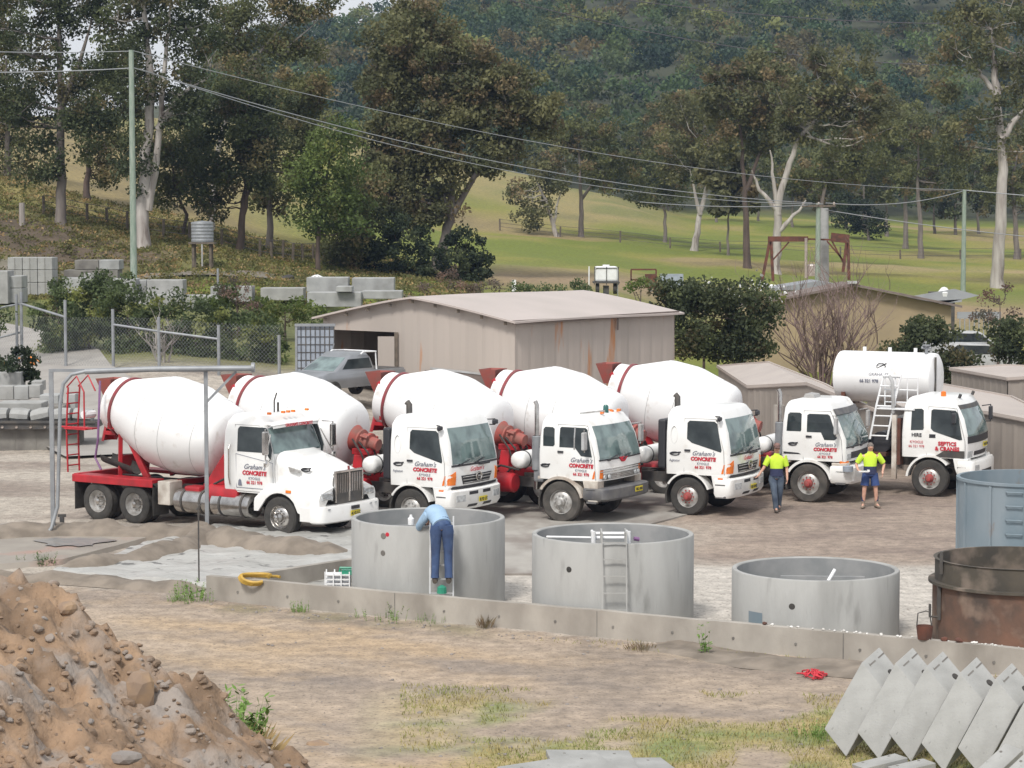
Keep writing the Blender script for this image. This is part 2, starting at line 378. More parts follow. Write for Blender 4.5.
# yard concrete slab (behind trucks 3) and driveway
def sheet(name,m,pts,dz,kind='structure',sub=1):
    n=len(pts); b=MB(); b.add([(p[0],p[1],H(p[0],p[1])+dz) for p in pts]+[(p[0],p[1],H(p[0],p[1])-.3) for p in pts],[tuple(range(n))]+[(i,(i+1)%n,n+(i+1)%n,n+i) for i in range(n)]); return b.build(name,m,kind=kind)
mat('slab_conc',(.36,.34,.31),(.27,.25,.225),rough=.9,scale=1.2,bump=.1,stretch=(1,.5,1),c3=(.20,.17,.15),s3=.6,lo3=.5,hi3=.7)
mat('road_mat',(.34,.32,.295),(.28,.26,.24),rough=.95,scale=.8,bump=.1)
sheet('concrete_apron','slab_conc',[gp(380,575),gp(560,575),gp(643,527),gp(700,512),gp(640,470),gp(420,470),gp(340,520)],.035)
# expansion joint ledge of the pale washdown slab
b=MB()
for i in range(0):
    p=gp(690+i*26,541+i*.55+ (i%3)*.6); q=gp(690+(i+1)*26,541+(i+1)*.55+((i+1)%3)*.6); b.bar(p+Vector((0,0,.03)),q+Vector((0,0,.03)),.12,.07)

b=MB(); vs=[];fs=[]
road=[(150,78),(118,82),(92,86),(75,89.5),(58,93),(40,97),(28,101),(15,105),(0,108),(-40,112),(-120,118)]
for i,(px,d) in enumerate(road):
    for k in range(7):
        w=(k/6-.5)*2; x=xat(px,d)+w*2.6; y=d+ (w*2.2 if i>5 else w*1.2); vs.append((x,y,H(x,y)+.10))
for i in range(len(road)-1):
    for k in range(6): fs.append((i*7+k,i*7+k+1,(i+1)*7+k+1,(i+1)*7+k))
b.add(vs,fs); b.build('driveway','road_mat',smooth=True,kind='structure')
# terrace track behind the block rows
b=MB(); vs=[];fs=[]
for i in range(30):
    px=-100+i*19; d=137+1.5*math.sin(i*.4)
    for k in range(3):
        x=xat(px,d); y=d+(k-1)*1.1; vs.append((x,y,H(x,y)+.12))
for i in range(29):
    for k in range(2): fs.append((i*3+k,i*3+k+1,(i+1)*3+k+1,(i+1)*3+k))
b.add(vs,fs); mat('track_mat',(.20,.17,.145),(.14,.13,.09),rough=.95,scale=.7); b.build('terrace_track','track_mat',kind='structure')
# road at far right
sheet('side_road','track_mat',[gp(905,400),gp(960,400),gp(1010,385),gp(1024,362),gp(975,368),gp(925,372)],.06)
# ------------------------------------------------------------------ slurry bays and mounds
mat('slurry',(.42,.415,.395),(.34,.335,.315),rough=.4,scale=1.6,bump=.7,bscale=3.2,bdist=.12,c3=(.12,.115,.11),s3=4.2,lo3=.63,hi3=.66,stretch=(.5,1,1))
mat('slurry_beige',(.30,.27,.23),(.24,.21,.18),rough=.6,scale=1.1,bump=.15,c3=(.33,.22,.18),s3=.7,lo3=.55,hi3=.7)
mat('mud_ridge',(.25,.21,.17),(.15,.125,.10),rough=.9,scale=2.,bump=.6,bscale=7)
mat('puddle',(.17,.165,.16),(.24,.22,.20),rough=.35,scale=4,bump=.2)
def gridsheet(name,m,corners,nu,nv,amp,z,fs_=1.,kind='structure'):
    a,b_,c,d=[Vector(p) for p in corners]
    def fn(u,v):
        p=(a*(1-u)+b_*u)*(1-v)+(d*(1-u)+c*u)*v
        return (p.x,p.y,(-.12-z if min(u,v)<1e-6 or max(u,v)>1-1e-6 else 0)+z+amp*(float(fbm(np.array([p.x*fs_]),np.array([p.y*fs_]))[0])-.5))
    m_=MB(); m_.patch(fn,nu,nv); return m_.build(name,m,smooth=True,kind=kind)
gridsheet('wet_slurry','slurry',[gp(45,578),gp(350,600),gp(362,533),gp(215,528)],70,40,.20,.14,2.2)
gridsheet('drying_slurry','slurry_beige',[gp(-60,575),gp(60,566),gp(208,527),gp(-40,527)],40,30,.03,.12,1.)
b=MB(); c=gp(73,541,.16); b.add([(c.x+.8*math.cos(a)*(1+.25*math.sin(3*a)+.12*math.sin(7*a)),c.y+.9*math.sin(a)*(1+.25*math.cos(2*a)+.1*math.sin(9*a)),.142) for a in [i*.1 for i in range(63)]],[tuple(range(63))]); b.build('puddle','puddle',kind='structure')
def ridge(name,pts,w,h,m='mud_ridge',label=None):
    b=MB(); vs=[];fs=[]; P=[Vector(p) for p in pts]; L=[]
    for i in range(len(P)-1):
        n=max(2,int((P[i+1]-P[i]).length/.15))
        for k in range(n): L.append(P[i].lerp(P[i+1],k/n))
    L.append(P[-1]); K=13
    for i,p in enumerate(L):
        t=(L[min(i+1,len(L)-1)]-L[max(0,i-1)]).normalized(); s=Vector((t.y,-t.x,0))
        e=min(1,min(i,len(L)-1-i)/4+.15)
        for k in range(K):
            u=k/(K-1)*2-1; q=p+s*(u*w)
            hh=h*e*(math.cos(u*math.pi/2)**.8 if abs(u)<1 else 0)
            n1=float(fbm(np.array([q.x*1.6]),np.array([q.y*1.6]))[0])-.5
            vs.append((q.x,q.y,max(-.02,hh*(1+.9*n1)+ (0.1*n1 if abs(u)<.95 else 0))))
    for i in range(len(L)-1):
        for k in range(K-1): fs.append((i*K+k,i*K+k+1,(i+1)*K+k+1,(i+1)*K+k))
    b.add(vs,fs); return b.build(name,m,smooth=True,kind='structure')
ridge('mud_bank',[gp(-120,525,.4),gp(-20,525,.4),gp(60,521,.4),gp(150,522,.4),gp(220,525,.4)],.8,.38)
ridge('mud_bank',[gp(216,526,.3),gp(180,541,.3),gp(130,556,.2),gp(60,571,.1)],.5,.34)
ridge('mud_bank',[gp(205,527,.4),gp(260,534,.4),gp(310,540,.4),gp(352,541,.4)],.75,.42)
ridge('mud_bank',[gp(-140,580),gp(-40,578),gp(50,580),gp(110,584),gp(200,592)],.5,.16)
ridge('mud_bank',[gp(655,643),gp(760,662),gp(870,672),gp(960,684),gp(1080,700)],.7,.10)
# big dirt mound, front left
mat('mound_mat',(.33,.22,.14),(.17,.115,.075),rough=.97,scale=1.6,detail=9,bump=1.,bscale=4,bdist=.10,c3=(.29,.25,.22),s3=.9,lo3=.48,hi3=.62)
XS=np.arange(-13.5,1.6,.075); YS=np.arange(17,41,.085); X,Y=np.meshgrid(XS,YS)
sil=lambda px:np.interp(px,[-500,-200,0,60,100,165,230,300,350,420,500,560],[4.2,3.7,3.0,2.7,2.15,1.62,1.10,.45,.15,-.05,-.2,-.4])
px=512+F*X/33.; base=sil(px); 
prof=np.where(Y>32.5,base-(Y-32.5)*.62,base-(32.5-Y)*.19-.02*(32.5-Y)**1.5*.3)
nz=(fbm(X/2.2+9,Y/2.2)-.5)*.9+(fbm(X/.7,Y/.7+40)-.5)*.6+np.abs(fbm(X/.42+7,Y/.42,3)-.5)*.8+np.abs(fbm(X/.17+3,Y/.17,2)-.5)*.30
Z=prof+nz*np.clip(prof+.35,0,1)
Z=np.where(prof<-.25,-.3,Z)
nr,nc=X.shape; idx=np.arange(nr*nc).reshape(nr,nc); f=np.stack([idx[:-1,:-1],idx[:-1,1:],idx[1:,1:],idx[1:,:-1]],-1).reshape(-1,4)
MZ=Z
npmesh('dirt_mound',np.stack([X,Y,Z],-1).reshape(-1,3),f,'mound_mat',kind='structure',smooth=True)
def mz(x,y):
    i=int(round((y-17)/.085)); j=int(round((x+13.5)/.075))
    if 0<=i<nr and 0<=j<nc: return max(float(MZ[i,j]),0)
    return 0.
def onmound(px,py):
    d=Vector(ray(px,py)); t=20.
    while t<60:
        p=Vector((0,0,CH))+d*t
        if p.z<=mz(p.x,p.y): return p
        t+=.04
    return p
def rock(name,p,s,seed,m,label=None,cat=None,kind=None,b=None,sq=(1,1,.7)):
    import bmesh
    r=random.Random(seed); bm=bmesh.new(); bmesh.ops.create_icosphere(bm,subdivisions=2,radius=1)
    dirs=[Vector((r.gauss(0,1),r.gauss(0,1),r.gauss(0,1))).normalized() for _ in range(9)]; offs=[r.uniform(.6,.9) for _ in dirs]
    vs=[]
    for v in bm.verts:
        c=v.co.copy()
        for d_,o_ in zip(dirs,offs):
            e=c.dot(d_)-o_
            if e>0: c-=d_*e
        vs.append((p[0]+c.x*s*sq[0],p[1]+c.y*s*sq[1],p[2]+c.z*s*sq[2]))
    fs=[tuple(v.index for v in f.verts) for f in bm.faces]; bm.free()
    mb=b or MB(); mb.add(vs,fs)
    if b is None: return mb.build(name,m,label=label,cat=cat,kind=kind)
mat('clod',(.28,.195,.135),(.14,.10,.07),rough=.97,scale=3,bump=.5,c3=(.27,.23,.20),s3=1.5,lo3=.5,hi3=.6)
mat('rock_tan',(.36,.24,.14),(.25,.18,.13),rough=.9,scale=3,bump=.3)
mat('rock_grey',(.27,.24,.22),(.19,.17,.155),rough=.9,scale=3,bump=.3)
rock('rock',onmound(140,697)+Vector((0,0,.05)),.27,3,'rock_tan','large tan pointed rock on the slope of the dirt mound','rock',sq=(.85,.7,1.25))
rock('rock',onmound(66,608),.16,5,'rock_tan','small brown lump of rock near the top of the dirt mound','rock')
rock('rock',onmound(318,745),.15,6,'rock_tan','brown rock at the right foot of the dirt mound','rock',sq=(1.3,1,.6))
rock('rock',onmound(126,757),.17,8,'rock_grey','pale grey flattish rock at the bottom edge of the dirt mound','rock',sq=(1.3,1,.6))
b=MB()
for i in range(110):
    px=rnd.uniform(-20,470); py=rnd.uniform(590,775); p=onmound(px,py)
    if mz(p.x,p.y)<.03 and rnd.random()<.8: continue
    rock('',p+Vector((0,0,-.01)),rnd.choice([.015,.02,.03,.04,.06]),i,'',b=b)
b.build('loose_stones','rock_grey',kind='stuff',label='small grey stones scattered over the dirt mound')
b=MB()
for i in range(1300):
    px=rnd.uniform(-20,430); py=rnd.uniform(580,775); p=onmound(px,py)
    if mz(p.x,p.y)<.05: continue
    rock('',p+Vector((0,0,-.02)),rnd.choice([.015,.02,.025,.03,.035,.04,.05,.06,.09]),i,'',b=b)
b.build('earth_clods','clod',kind='stuff',label='brown earth clods covering the dirt mound')
if 0: b.build('loose_stones','rock_grey',kind='stuff',label='small grey stones scattered over the dirt mound')
b=MB()
for i in range(500):
    px=rnd.uniform(200,1024); py=rnd.uniform(600,768)
    p=gp(px,py); w=WD(p.x)
    if p.y>w-.35 : continue
    if rnd.random()<.5: p.y=w-.4-abs(rnd.gauss(0,.5))
    rock('',p,rnd.choice([.012,.018,.025,.04]),i,'',b=b)
b.build('gravel','rock_grey',kind='stuff',label='loose gravel on the dirt track in front of the low wall')
# ------------------------------------------------------------------ trucks
def ring(z,xb,xf,hw,rcf,rcb,bul,n=5,m=8):
    pts=[]
    # start back right(-y) -> front right -> front left -> back left
    for i in range(n+1):
        a=math.pi/2*i/n; pts.append((xb+rcb-rcb*math.cos(math.pi/2-a) if False else xb+rcb-rcb*math.cos(a),-(hw-rcb)-rcb*math.sin(a)))
    inner=hw-rcf
    for i in range(n+1):
        a=math.pi/2*i/n; pts.append((xf-bul-rcf+rcf*math.sin(a),-(inner+rcf*math.cos(a))))
    for i in range(1,m):
        y=-inner+2*inner*i/m; pts.append((xf-bul*(y/inner)**2,y))
    for i in range(n+1):
        a=math.pi/2*i/n; pts.append((xf-bul-rcf+rcf*math.cos(a),(inner+rcf*math.sin(a))))
    for i in range(n+1):
        a=math.pi/2*i/n; pts.append((xb+rcb-rcb*math.sin(a),(hw-rcb)+rcb*math.cos(a)))
    return [(x,y,z) for x,y in pts]
class Cab:
    def __init__(s,root,secs,rcf=.16,rcb=.08,bul=.07,m='truck_white',name='cab',roof=True):
        s.secs=secs; s.rcf=rcf; s.bul=bul; s.root=root
        L=[ring(*q,rcf,rcb,bul) for q in secs]
        if roof:
            z,xb,xf,hw=secs[-1]
            for dz,k in((.06,.05),(.10,.13),(.125,.28)):
                L.append([(p[0]+(-1 if p[0]>(xb+xf)/2 else 1)*k*min(1,abs(p[0]-(xb+xf)/2)),p[1]-math.copysign(min(k,abs(p[1])),p[1]),z+dz) for p in L[len(secs)-1]])
        n=len(L[0]); b=MB(); vs=[p for r_ in L for p in r_]; fs=[]
        for i in range(len(L)-1):
            for k in range(n):
                k2=(k+1)%n; fs.append((i*n+k,i*n+k2,(i+1)*n+k2,(i+1)*n+k))
        fs.append(tuple(range(n))[::-1]); fs.append(tuple((len(L)-1)*n+k for k in range(n)))
        b.add(vs,fs); s.o=b.build(name,m,root,smooth=True)
    def q(s,z,i): return float(np.interp(z,[a[0] for a in s.secs],[a[i] for a in s.secs]))
    def fx(s,y,z,off=.0):
        hw=s.q(z,3); inner=hw-s.rcf; a=abs(y); xf=s.q(z,2)
        if a<=inner: x=xf-s.bul*(a/inner)**2
        else:
            t=min(1,(a-inner)/s.rcf); x=xf-s.bul-s.rcf+s.rcf*math.sqrt(max(0,1-t*t))
        return x+off
    def side(s,name,poly,m,off=.006,sd=-1,th=.03,parent=None,bevel=0):
        b=MB(); kz=sorted(a[0] for a in s.secs)
        def clip(P,z0,up):
            o=[]
            for i in range(len(P)):
                a,c=P[i],P[(i+1)%len(P)]; ia=(a[1]>=z0)==up or a[1]==z0; ic=(c[1]>=z0)==up or c[1]==z0
                if ia: o.append(a)
                if ia!=ic: t=(z0-a[1])/(c[1]-a[1]); o.append((a[0]+(c[0]-a[0])*t,z0))
            return o
        lo=min(p[1] for p in poly); hi=max(p[1] for p in poly); zs=[lo]+[k for k in kz if lo+.004<k<hi-.004]+[hi]
        for i in range(len(zs)-1):
            P=poly
            if i>0: P=clip(P,zs[i],True)
            if i<len(zs)-2: P=clip(P,zs[i+1],False)
            n=len(P)
            if n<3: continue
            vs=[(x,sd*(s.q(z,3)+off),z) for x,z in P]+[(x,sd*(s.q(z,3)+off-th),z) for x,z in P]
            b.add(vs,[tuple(range(n)),tuple(range(n,2*n))[::-1]]+[(j,(j+1)%n,n+(j+1)%n,n+j) for j in range(n)])
        return b.build(name,m,parent or s.root,bevel=bevel)
    def both(s,*a,**k): return [s.side(*a,sd=-1,**k),s.side(*a,sd=1,**k)]
    def front(s,name,y0,y1,z0,z1,m,off=.008,th=.03,y0t=None,y1t=None,nx=12,parent=None,zsag=0):
        y0t=y0 if y0t is None else y0t; y1t=y1 if y1t is None else y1t
        def fn(u,v):
            y=(y0*(1-u)+y1*u)*(1-v)+(y0t*(1-u)+y1t*u)*v; z=z0*(1-v)+z1*v-zsag*abs(2*u-1)**2*(1-v)
            return (s.fx(y,z,off),y,z)
        b=MB(); b.patch(fn,nx,16 if z1-z0>.3 else 3,(-th,0,0)); return b.build(name,m,parent or s.root,smooth=False)
def wheel(root,x,y,sd,r=.5,w=.3,tyre='black_rubber',rim='alloy',hub='alloy',steer=0.,dual=False):
    """wheel as a part with tyre mesh, children rim and hub"""
    T=Matrix.Translation((x,y,r))@Matrix.Rotation(steer,4,'Z')@Matrix.Rotation(-sd*math.pi/2*-1,4,'X')
    # axis z -> points to outside (sd*y)
    T=Matrix.Translation((x,y,r))@Matrix.Rotation(steer,4,'Z')@Matrix.Rotation(-math.pi/2*sd,4,'X')
    h=w/2
    b=MB(); b.lathe([(r*.60,-h),(r*.93,-h),(r,-h*.75),(r,-h*.2),(r*.985,-h*.17),(r*.985,-h*.05),(r,0),(r,h*.1),(r*.985,h*.13),(r*.985,h*.25),(r,h*.3),(r,h*.75),(r*.93,h),(r*.80,h*1.03),(r*.60,h*.96),(r*.57,h*.6),(r*.57,-h*.6)],T,40,close=True)
    t=b.build('wheel',tyre,root,smooth=True)
    b=MB()
    if dual: b.lathe([(r*.58,h*.9),(r*.55,h*.6),(r*.50,-h*.1),(r*.30,-h*.25),(.0,-h*.25)],T,32)
    else: b.lathe([(r*.585,h*.93),(r*.56,h*.85),(r*.54,h*.45),(r*.46,h*.65),(r*.36,h*.85),(r*.20,h*.85),(0.,h*.85)],T,32)
    b.build('rim',rim,t,smooth=True)
    b=MB(); z0=-h*.25 if dual else h*.85
    b.lathe([(r*.24,z0),(r*.22,z0+.07),(r*.15,z0+.10),(r*.13,z0+.16),(0.,z0+.17)],T,20)
    for k in range(10):
        a=k*math.pi/5; b.box((0,0,0),(.001,.001,.001)) if False else None
        c=T@Vector((math.cos(a)*r*.33,math.sin(a)*r*.33,z0+.012)); d=(T.to_3x3()@Vector((0,0,1)))
        b.tube([c,c+d*.03],.02,6)
    b.build('hub',hub,t,smooth=True)
    return t
def lettering(cab,x,z,size,cols=('text_grey','text_red','text_grey','text_red'),root=None,lines=None):
    yy=-(cab.q(z,3)+.008)
    lines=lines or ["Graham's","CONCRETE","KYOGLE","66 321 978"]
    zs=[0,-.20,-.36,-.51]; sz=[1.25,1.,.66,.76]; sh=[.5,.15,0,0]; ft=[0,.007,0,.003]
    for i,l in enumerate(lines):
        if not l: continue
        zz=z+zs[i]*size/.2; yy=-(cab.q(zz,3)+.010)
        text(l,'lettering',cols[i],root or cab.root,(x,yy,zz),(1,0,0),(0,0,1),size*sz[i],sh[i],ft[i])
def emblem(root,x,y,z,s=.12):
    b=MB()
    pts=[(x+s*1.4*math.cos(a),y,z+s*.45*math.sin(a)) for a in [i*math.pi/10 for i in range(20)]]
    b.tube(pts+pts[:1],.016,5); b.bar((x-s*1.6,y,z-.0),(x+s*1.9,y,z+s*.5),.012,.035); b.build('emblem','text_black',root)
def arch(root,x,y0,y1,r,m,a0=-5,a1=185,th=.05,name='mudguard',zc=.5):
    b=MB(); n=20; vs=[]
    for i in range(n+1):
        a=R(a0+(a1-a0)*i/n)
        for rr in(r,r+th):
            for y in(y0,y1): vs.append((x+rr*math.cos(a),y,zc+rr*math.sin(a)))
    fs=[]
    for i in range(n):
        o=i*4; p=o+4
        fs+=[(o,o+1,p+1,p),(o+2,p+2,p+3,o+3),(o,p,p+2,o+2),(o+1,o+3,p+3,p+1)]
    fs+=[(0,2,3,1),(n*4,n*4+1,n*4+3,n*4+2)]
    b.add(vs,fs); return b.build(name,m,root,smooth=True)
def mixer_gear(root,x0,tank=True,red='red_dusty',body='red_paint',stack=None,rearx=(-4.25,-5.5),dusty=False,spots=False,rearladder=True,dl=3.62,rx=0.):
    ext=-(rearx[1]+5.5)  # extra length of the long chassis
    fs_=(x0-dl*.97)-(-2.6-3.9*.97)
    A=Vector((x0,0,2.10)); tilt=R(12.5); d=Vector((-math.cos(tilt),0,math.sin(tilt)))
    T=axmat(A,d)
    b=MB(); b.lathe([(.0,-.10),(.35,-.10),(.70,-.02),(.86,.06),(.93,.18),(1.175,1.22),(1.195,1.38),(1.195,2.05),(1.175,2.2),(.76,dl-.38),(.72,dl),(.68,dl),(.72,dl-.4)],T,56)
    dr=b.build('drum','drum_white',root,smooth=True)
    b=MB(); b.lathe([(.76,dl-.42),(.82,dl-.42),(.81,dl-.34),(.755,dl-.34)],T,48,close=True); b.build('drum_ring','ring_red',dr,smooth=True)
    b=MB()
    for k in range(3):
        s0=[.5,1.42,2.2][k]; rr=float(np.interp(s0,[.18,1.22,1.38,2.05,2.2,dl-.38],[.93,1.175,1.195,1.195,1.175,.76]))
        b.lathe([(rr+.002,s0-.007),(rr+.005,s0),(rr+.002,s0+.007)],T,56)
    b.build('weld_seam','panel_line',dr,smooth=True)
    if spots:
        b=MB()
        for k in range(14):
            a=2*math.pi*k/14; u=.85+.26*math.cos(a); w=.24*math.sin(a)
            ang=R(-112)+w/.95+R(0); rr=float(np.interp(u,[.18,1.22],[.93,1.175]))+.012
            # pick the side facing -y and up
            loc=T@Vector((0,0,u)); 
            n=Vector((0,-math.cos(R(38)+w/rr),math.sin(R(38)+w/rr)*math.cos(tilt)))
            p=loc+n.normalized()*rr
            b.tube([p-n*.02,p+n*.006],.025,8)
        b.build('bolt','panel_line',dr)
    # gearbox
    b=MB(); g=T@Vector((0,0,-.12)); f=T@Vector((0,0,-.75))
    b.lathe([(.0,-.85),(.16,-.85),(.17,-.62),(.25,-.60),(.25,-.52),(.18,-.50),(.20,-.36),(.28,-.33),(.28,-.28),(.22,-.25),(.34,-.12),(.36,-.06)],T,24)
    for k in range(3):
        a=k*2.1+.6; c=T@Vector((math.cos(a)*.27,math.sin(a)*.27,-.40)); e=T@Vector((math.cos(a)*.27,math.sin(a)*.27,-.62)); b.tube([c,e],.05,6)
    b.build('gearbox',red,root,smooth=True)
    # front pedestal
    b=MB(); b.box((x0+.42,0,1.30),(.34,.95,.75),tap=.75); b.box((x0+.42,0,1.75),(.5,.55,.16))
    b.bar((x0+.3,-.45,1.2),(x0-.5,-.45,1.02),.07,.12); b.bar((x0+.3,.45,1.2),(x0-.5,.45,1.02),.07,.12)
    b.build('front_pedestal',body,root,bevel=.02)
    # chassis rails + deck
    b=MB()
    for sy in(-1,1): b.box(((-6.1-ext+.6)/2,sy*.42,.90),(6.7+ext,.09,.26))
    for xx in(-5.9,-4.9,-3.8,-2.8,-1.6,0): b.box((xx,0,.90),(.1,.76,.18))
    b.build('chassis','dark_steel',root)
    b=MB()
    b.box((-4.95,-.98,1.12),(2.75,.46,.09)); b.box((-4.95,.98,1.12),(2.75,.46,.09)); b.box((-6.25,0,1.08),(.16,2.3,.20))
    b.box((-4.95,-1.2,1.06),(2.75,.03,.18)); b.box((-3.3,0,1.06),(.2,2.2,.14))
    b.build('rear_guard',body,root,bevel=.012)
    # side tanks and lower body stuff
    for sd in(-1,1):
        b=MB(); b.lathe([(0,-.5),(.22,-.5),(.26,-.46),(.26,.46),(.22,.5),(0,.5)],Matrix.Translation((x0+.55,sd*.84,.90))@Matrix.Rotation(math.pi/2,4,'Y'),20); b.build('side_tank',body,root,smooth=True)
    b=MB(); b.box((x0-.45,-.8,.88),(.5,.42,.36)); b.build('side_box',body,root,bevel=.05)
    # rear frame
    b=MB()
    for sy in(-1,1):
        b.bar((-5.0,sy*.5,1.1),(-5.75,sy*.62,2.55),.12,.16); b.bar((-5.95,sy*.5,1.1),(-5.8,sy*.62,2.55),.10,.14)
        b.bar((-5.75,sy*.62,2.45),(-6.35,sy*.52,3.35),.09,.12)
    b.box((-5.8,0,2.42),(.18,1.4,.16)); b.box((-5.9,0,1.5),(.12,1.1,.3)); b.box((-6.35,0,2.2),(.4,.9,.1)); b.box((-6.05,-.60,2.75),(.42,.06,.85)); b.box((-6.05,.60,2.75),(.42,.06,.85))
    for sy in(-1,1): b.tube([(-5.62,sy*.45,2.40),(-5.45,sy*.45,2.44)],.12,10)
    b.build('rear_frame',body,root,bevel=.01)
    # hopper
    b=MB(); hx=x0-dl*.97-.18
    r0=[(hx-.34,-.36,3.60),(hx+.18,-.36,3.60),(hx+.18,.36,3.60),(hx-.34,.36,3.60)]; r1=[(hx-.16,-.18,3.02),(hx+.10,-.18,3.02),(hx+.10,.18,3.02),(hx-.16,.18,3.02)]
    th=.03
    r2=[(p[0]*1+(.03 if p[0]<hx else -.03),p[1]-math.copysign(.03,p[1]),p[2]) for p in r0]; r3=[(p[0]+(.02 if p[0]<hx else -.02),p[1]-math.copysign(.02,p[1]),p[2]) for p in r1]
    b.add(r0+r1+r2+r3,[(0,1,5,4),(1,2,6,5),(2,3,7,6),(3,0,4,7),(8,12,13,9),(9,13,14,10),(10,14,15,11),(11,15,12,8),(0,8,9,1),(1,9,10,2),(2,10,11,3),(3,11,8,0),(4,5,13,12),(5,6,14,13),(6,7,15,14),(7,4,12,15)])
    b.build('hopper',red,root)
    # chute
    b=MB(); n=10
    def fn(u,v):
        a=math.pi*u; p=Vector((-5.3,-.55,1.42)).lerp(Vector((-6.75,-.15,1.62)),v); return (p.x,p.y-math.cos(a)*.24,p.z-math.sin(a)*.22)
    b.patch(fn,10,3,(0,0,-.02)); b.build('chute','black_rubber',root,smooth=True)
    b=MB()
    def fn(u,v):
        a=math.pi*u; p=Vector((-6.35,0,3.05)).lerp(Vector((-6.75,0,1.95)),v); return (p.x-math.sin(a)*.2,p.y-math.cos(a)*(.36-.1*v),p.z)
    b.patch(fn,10,3,(.02,0,0)); b.build('discharge_chute',body,root,smooth=True)
    if not tank:
        b=MB(); lx=-6.62
        for sy in(-1.05,-.62): b.tube([(lx,sy,1.18),(lx-.03,sy,2.35),(lx+.05,sy,3.4)],.025,6)
        for k in range(8): b.tube([(lx-.01,-1.05,1.35+k*.27),(lx-.01,-.62,1.35+k*.27)],.02,6)
        b.tube([(lx,-1.05,3.4),(lx+.35,-1.05,3.7),(lx+.6,-1.05,3.3),(lx+.6,-1.05,2.4)],.022,6); b.tube([(lx-.2,-1.05,2.36),(lx+.9,-1.05,2.36)],.03,6)
        b.tube([(lx,-.62,3.4),(lx+.35,-.62,3.7),(lx+.6,-.62,3.3)],.022,6); b.box((lx+.3,-.85,2.33),(.75,.5,.04))
        b.build('ladder',body,root)
    for o_ in root.children:
        k_=o_.name.split('.')[0]
        if k_ in('rear_frame','chute','discharge_chute'): o_.location.x+=fs_
        if k_ in('rear_guard','ladder'): o_.location.x+=(-ext if ext>.1 else .2)
    # rear wheels
    for x in rearx:
        for sy in(-1,1):
            wheel(root,x,sy*1.03,sy,r=.5,w=.27,tyre='black_rubber' if not dusty else 'dusty_rubber',rim='alloy',hub='chrome',dual=True)
            wheel(root,x,sy*.72,sy,r=.5,w=.27,tyre='black_rubber',rim='dark_steel',hub='dark_steel',dual=True)
    b=MB()
    for x in(rearx[0],rearx[1],0.): b.tube([(x,-.9,.5),(x,.9,.5)],.09,8)
    b.build('axle','dark_steel',root)
    for sy in(-1,1):
        for xx in(rearx[1]-.72,rearx[0]+.70): b=MB(); b.box((xx,sy*.92,.62),(.02,.6,.72)); b.build('mud_flap','black_rubber',root)
    if tank:
        b=MB(); tx=x0+1.15
        b.lathe([(0,-.98),(.15,-.97),(.21,-.91),(.225,-.82),(.225,.82),(.21,.91),(.15,.97),(0,.98)],Matrix.Translation((tx,0,1.50))@Matrix.Rotation(math.pi/2,4,'X'),28)
        t=b.build('water_tank','truck_white',root,smooth=True)
        b=MB()
        for yy in(-.62,.62): b.lathe([(.228,-.02),(.238,-.02),(.238,.02),(.228,.02)],Matrix.Translation((tx,yy,1.50))@Matrix.Rotation(math.pi/2,4,'X'),28,close=True)
        b.build('strap','black_plastic',t)
    # hoses
    b=MB()
    for k in range(4):
        y=-.5+.3*k; b.tube([(x0+.35,y,2.1-.1*k),(x0+.7,y-.1,1.75),(x0+.8,y,1.3),(x0+.4,y+.1,1.0)],.025,6)
    b.tube([(x0+.2,-.9,1.15),(x0+.7,-1.0,1.35),(x0+1.2,-.9,1.25)],.03,6)
    b.build('hose','black_rubber',root)
def exhaust(root,x,y,z0,z1,r=.07,shield=None,m='chrome'):
    b=MB(); b.tube([(x,y,z0),(x,y,z1),(x-.05,y,z1+.1)],r,12); e=b.build('exhaust_stack',m,root,smooth=True)
    if shield:
        b=MB(); b.lathe([(r+.05,shield[0]),(r+.07,shield[0]+.02),(r+.07,shield[1]-.02),(r+.05,shield[1])],Matrix.Translation((x,y,0)),16); b.build('heat_shield','galv',e,smooth=True)
def mirror(cab,x,z,sd,m='black_plastic',out=.28,h=.42,w=.2,armm='black_plastic'):
    y=sd*(cab.q(z,3)); b=MB(); b.tube([(x-.05,y*.98,z+h*.55),(x+.12,y+sd*out,z+h*.6)],.016,6); b.tube([(x-.05,y*.98,z-h*.55),(x+.12,y+sd*out,z-h*.6)],.016,6); b.tube([(x+.12,y+sd*out,z+h*.6),(x+.12,y+sd*out,z-h*.6)],.016,6)
    a=b.build('mirror_arm',armm,cab.root)
    b=MB(); b.box((x+.12,y+sd*out,z),(.09,w,h)); b.build('mirror',m,a,bevel=.03)
def plate(root,x,y,z,txt):
    b=MB(); b.box((x,y,z),(.015,.37,.13)); p=b.build('number_plate','plate_yellow',root); text(txt,'plate_number','text_black',p,(x+.008,y,z-.035),(0,1,0),(0,0,1),.10,0,.002)
def wipers(cab,z,ys):
    for y in ys: b=MB(); b.tube([(cab.fx(y,z,.03),y,z),(cab.fx(y+.35,z+.08,.03),y+.38,z+.10)],.014,5); b.box((cab.fx(y,z,.02),y,z),(.05,.10,.05)); b.build('wiper','black_plastic',cab.root)
def step_front(root,x0,x1,z0,z1,hw,m='truck_white'):
    for sy in(-1,1):
        b=MB(); b.prism([(x0,z1),(x1,z1),(x1,z0),(x0+.16,z0),(x0+.06,z0+.25)],sy*hw,sy*(hw-.35)); s=b.build('step_panel',m,root,bevel=.02)
        for q in((hw-.05,z0+.30,.18,.03),(hw-.06,z0-.02,.16,.05)): b=MB(); b.box(((x0+x1)/2+.04,sy*q[0],q[1]),(x1-x0-q[2],q[2]-.02,q[3])); b.build('step','grey_bumper',s)
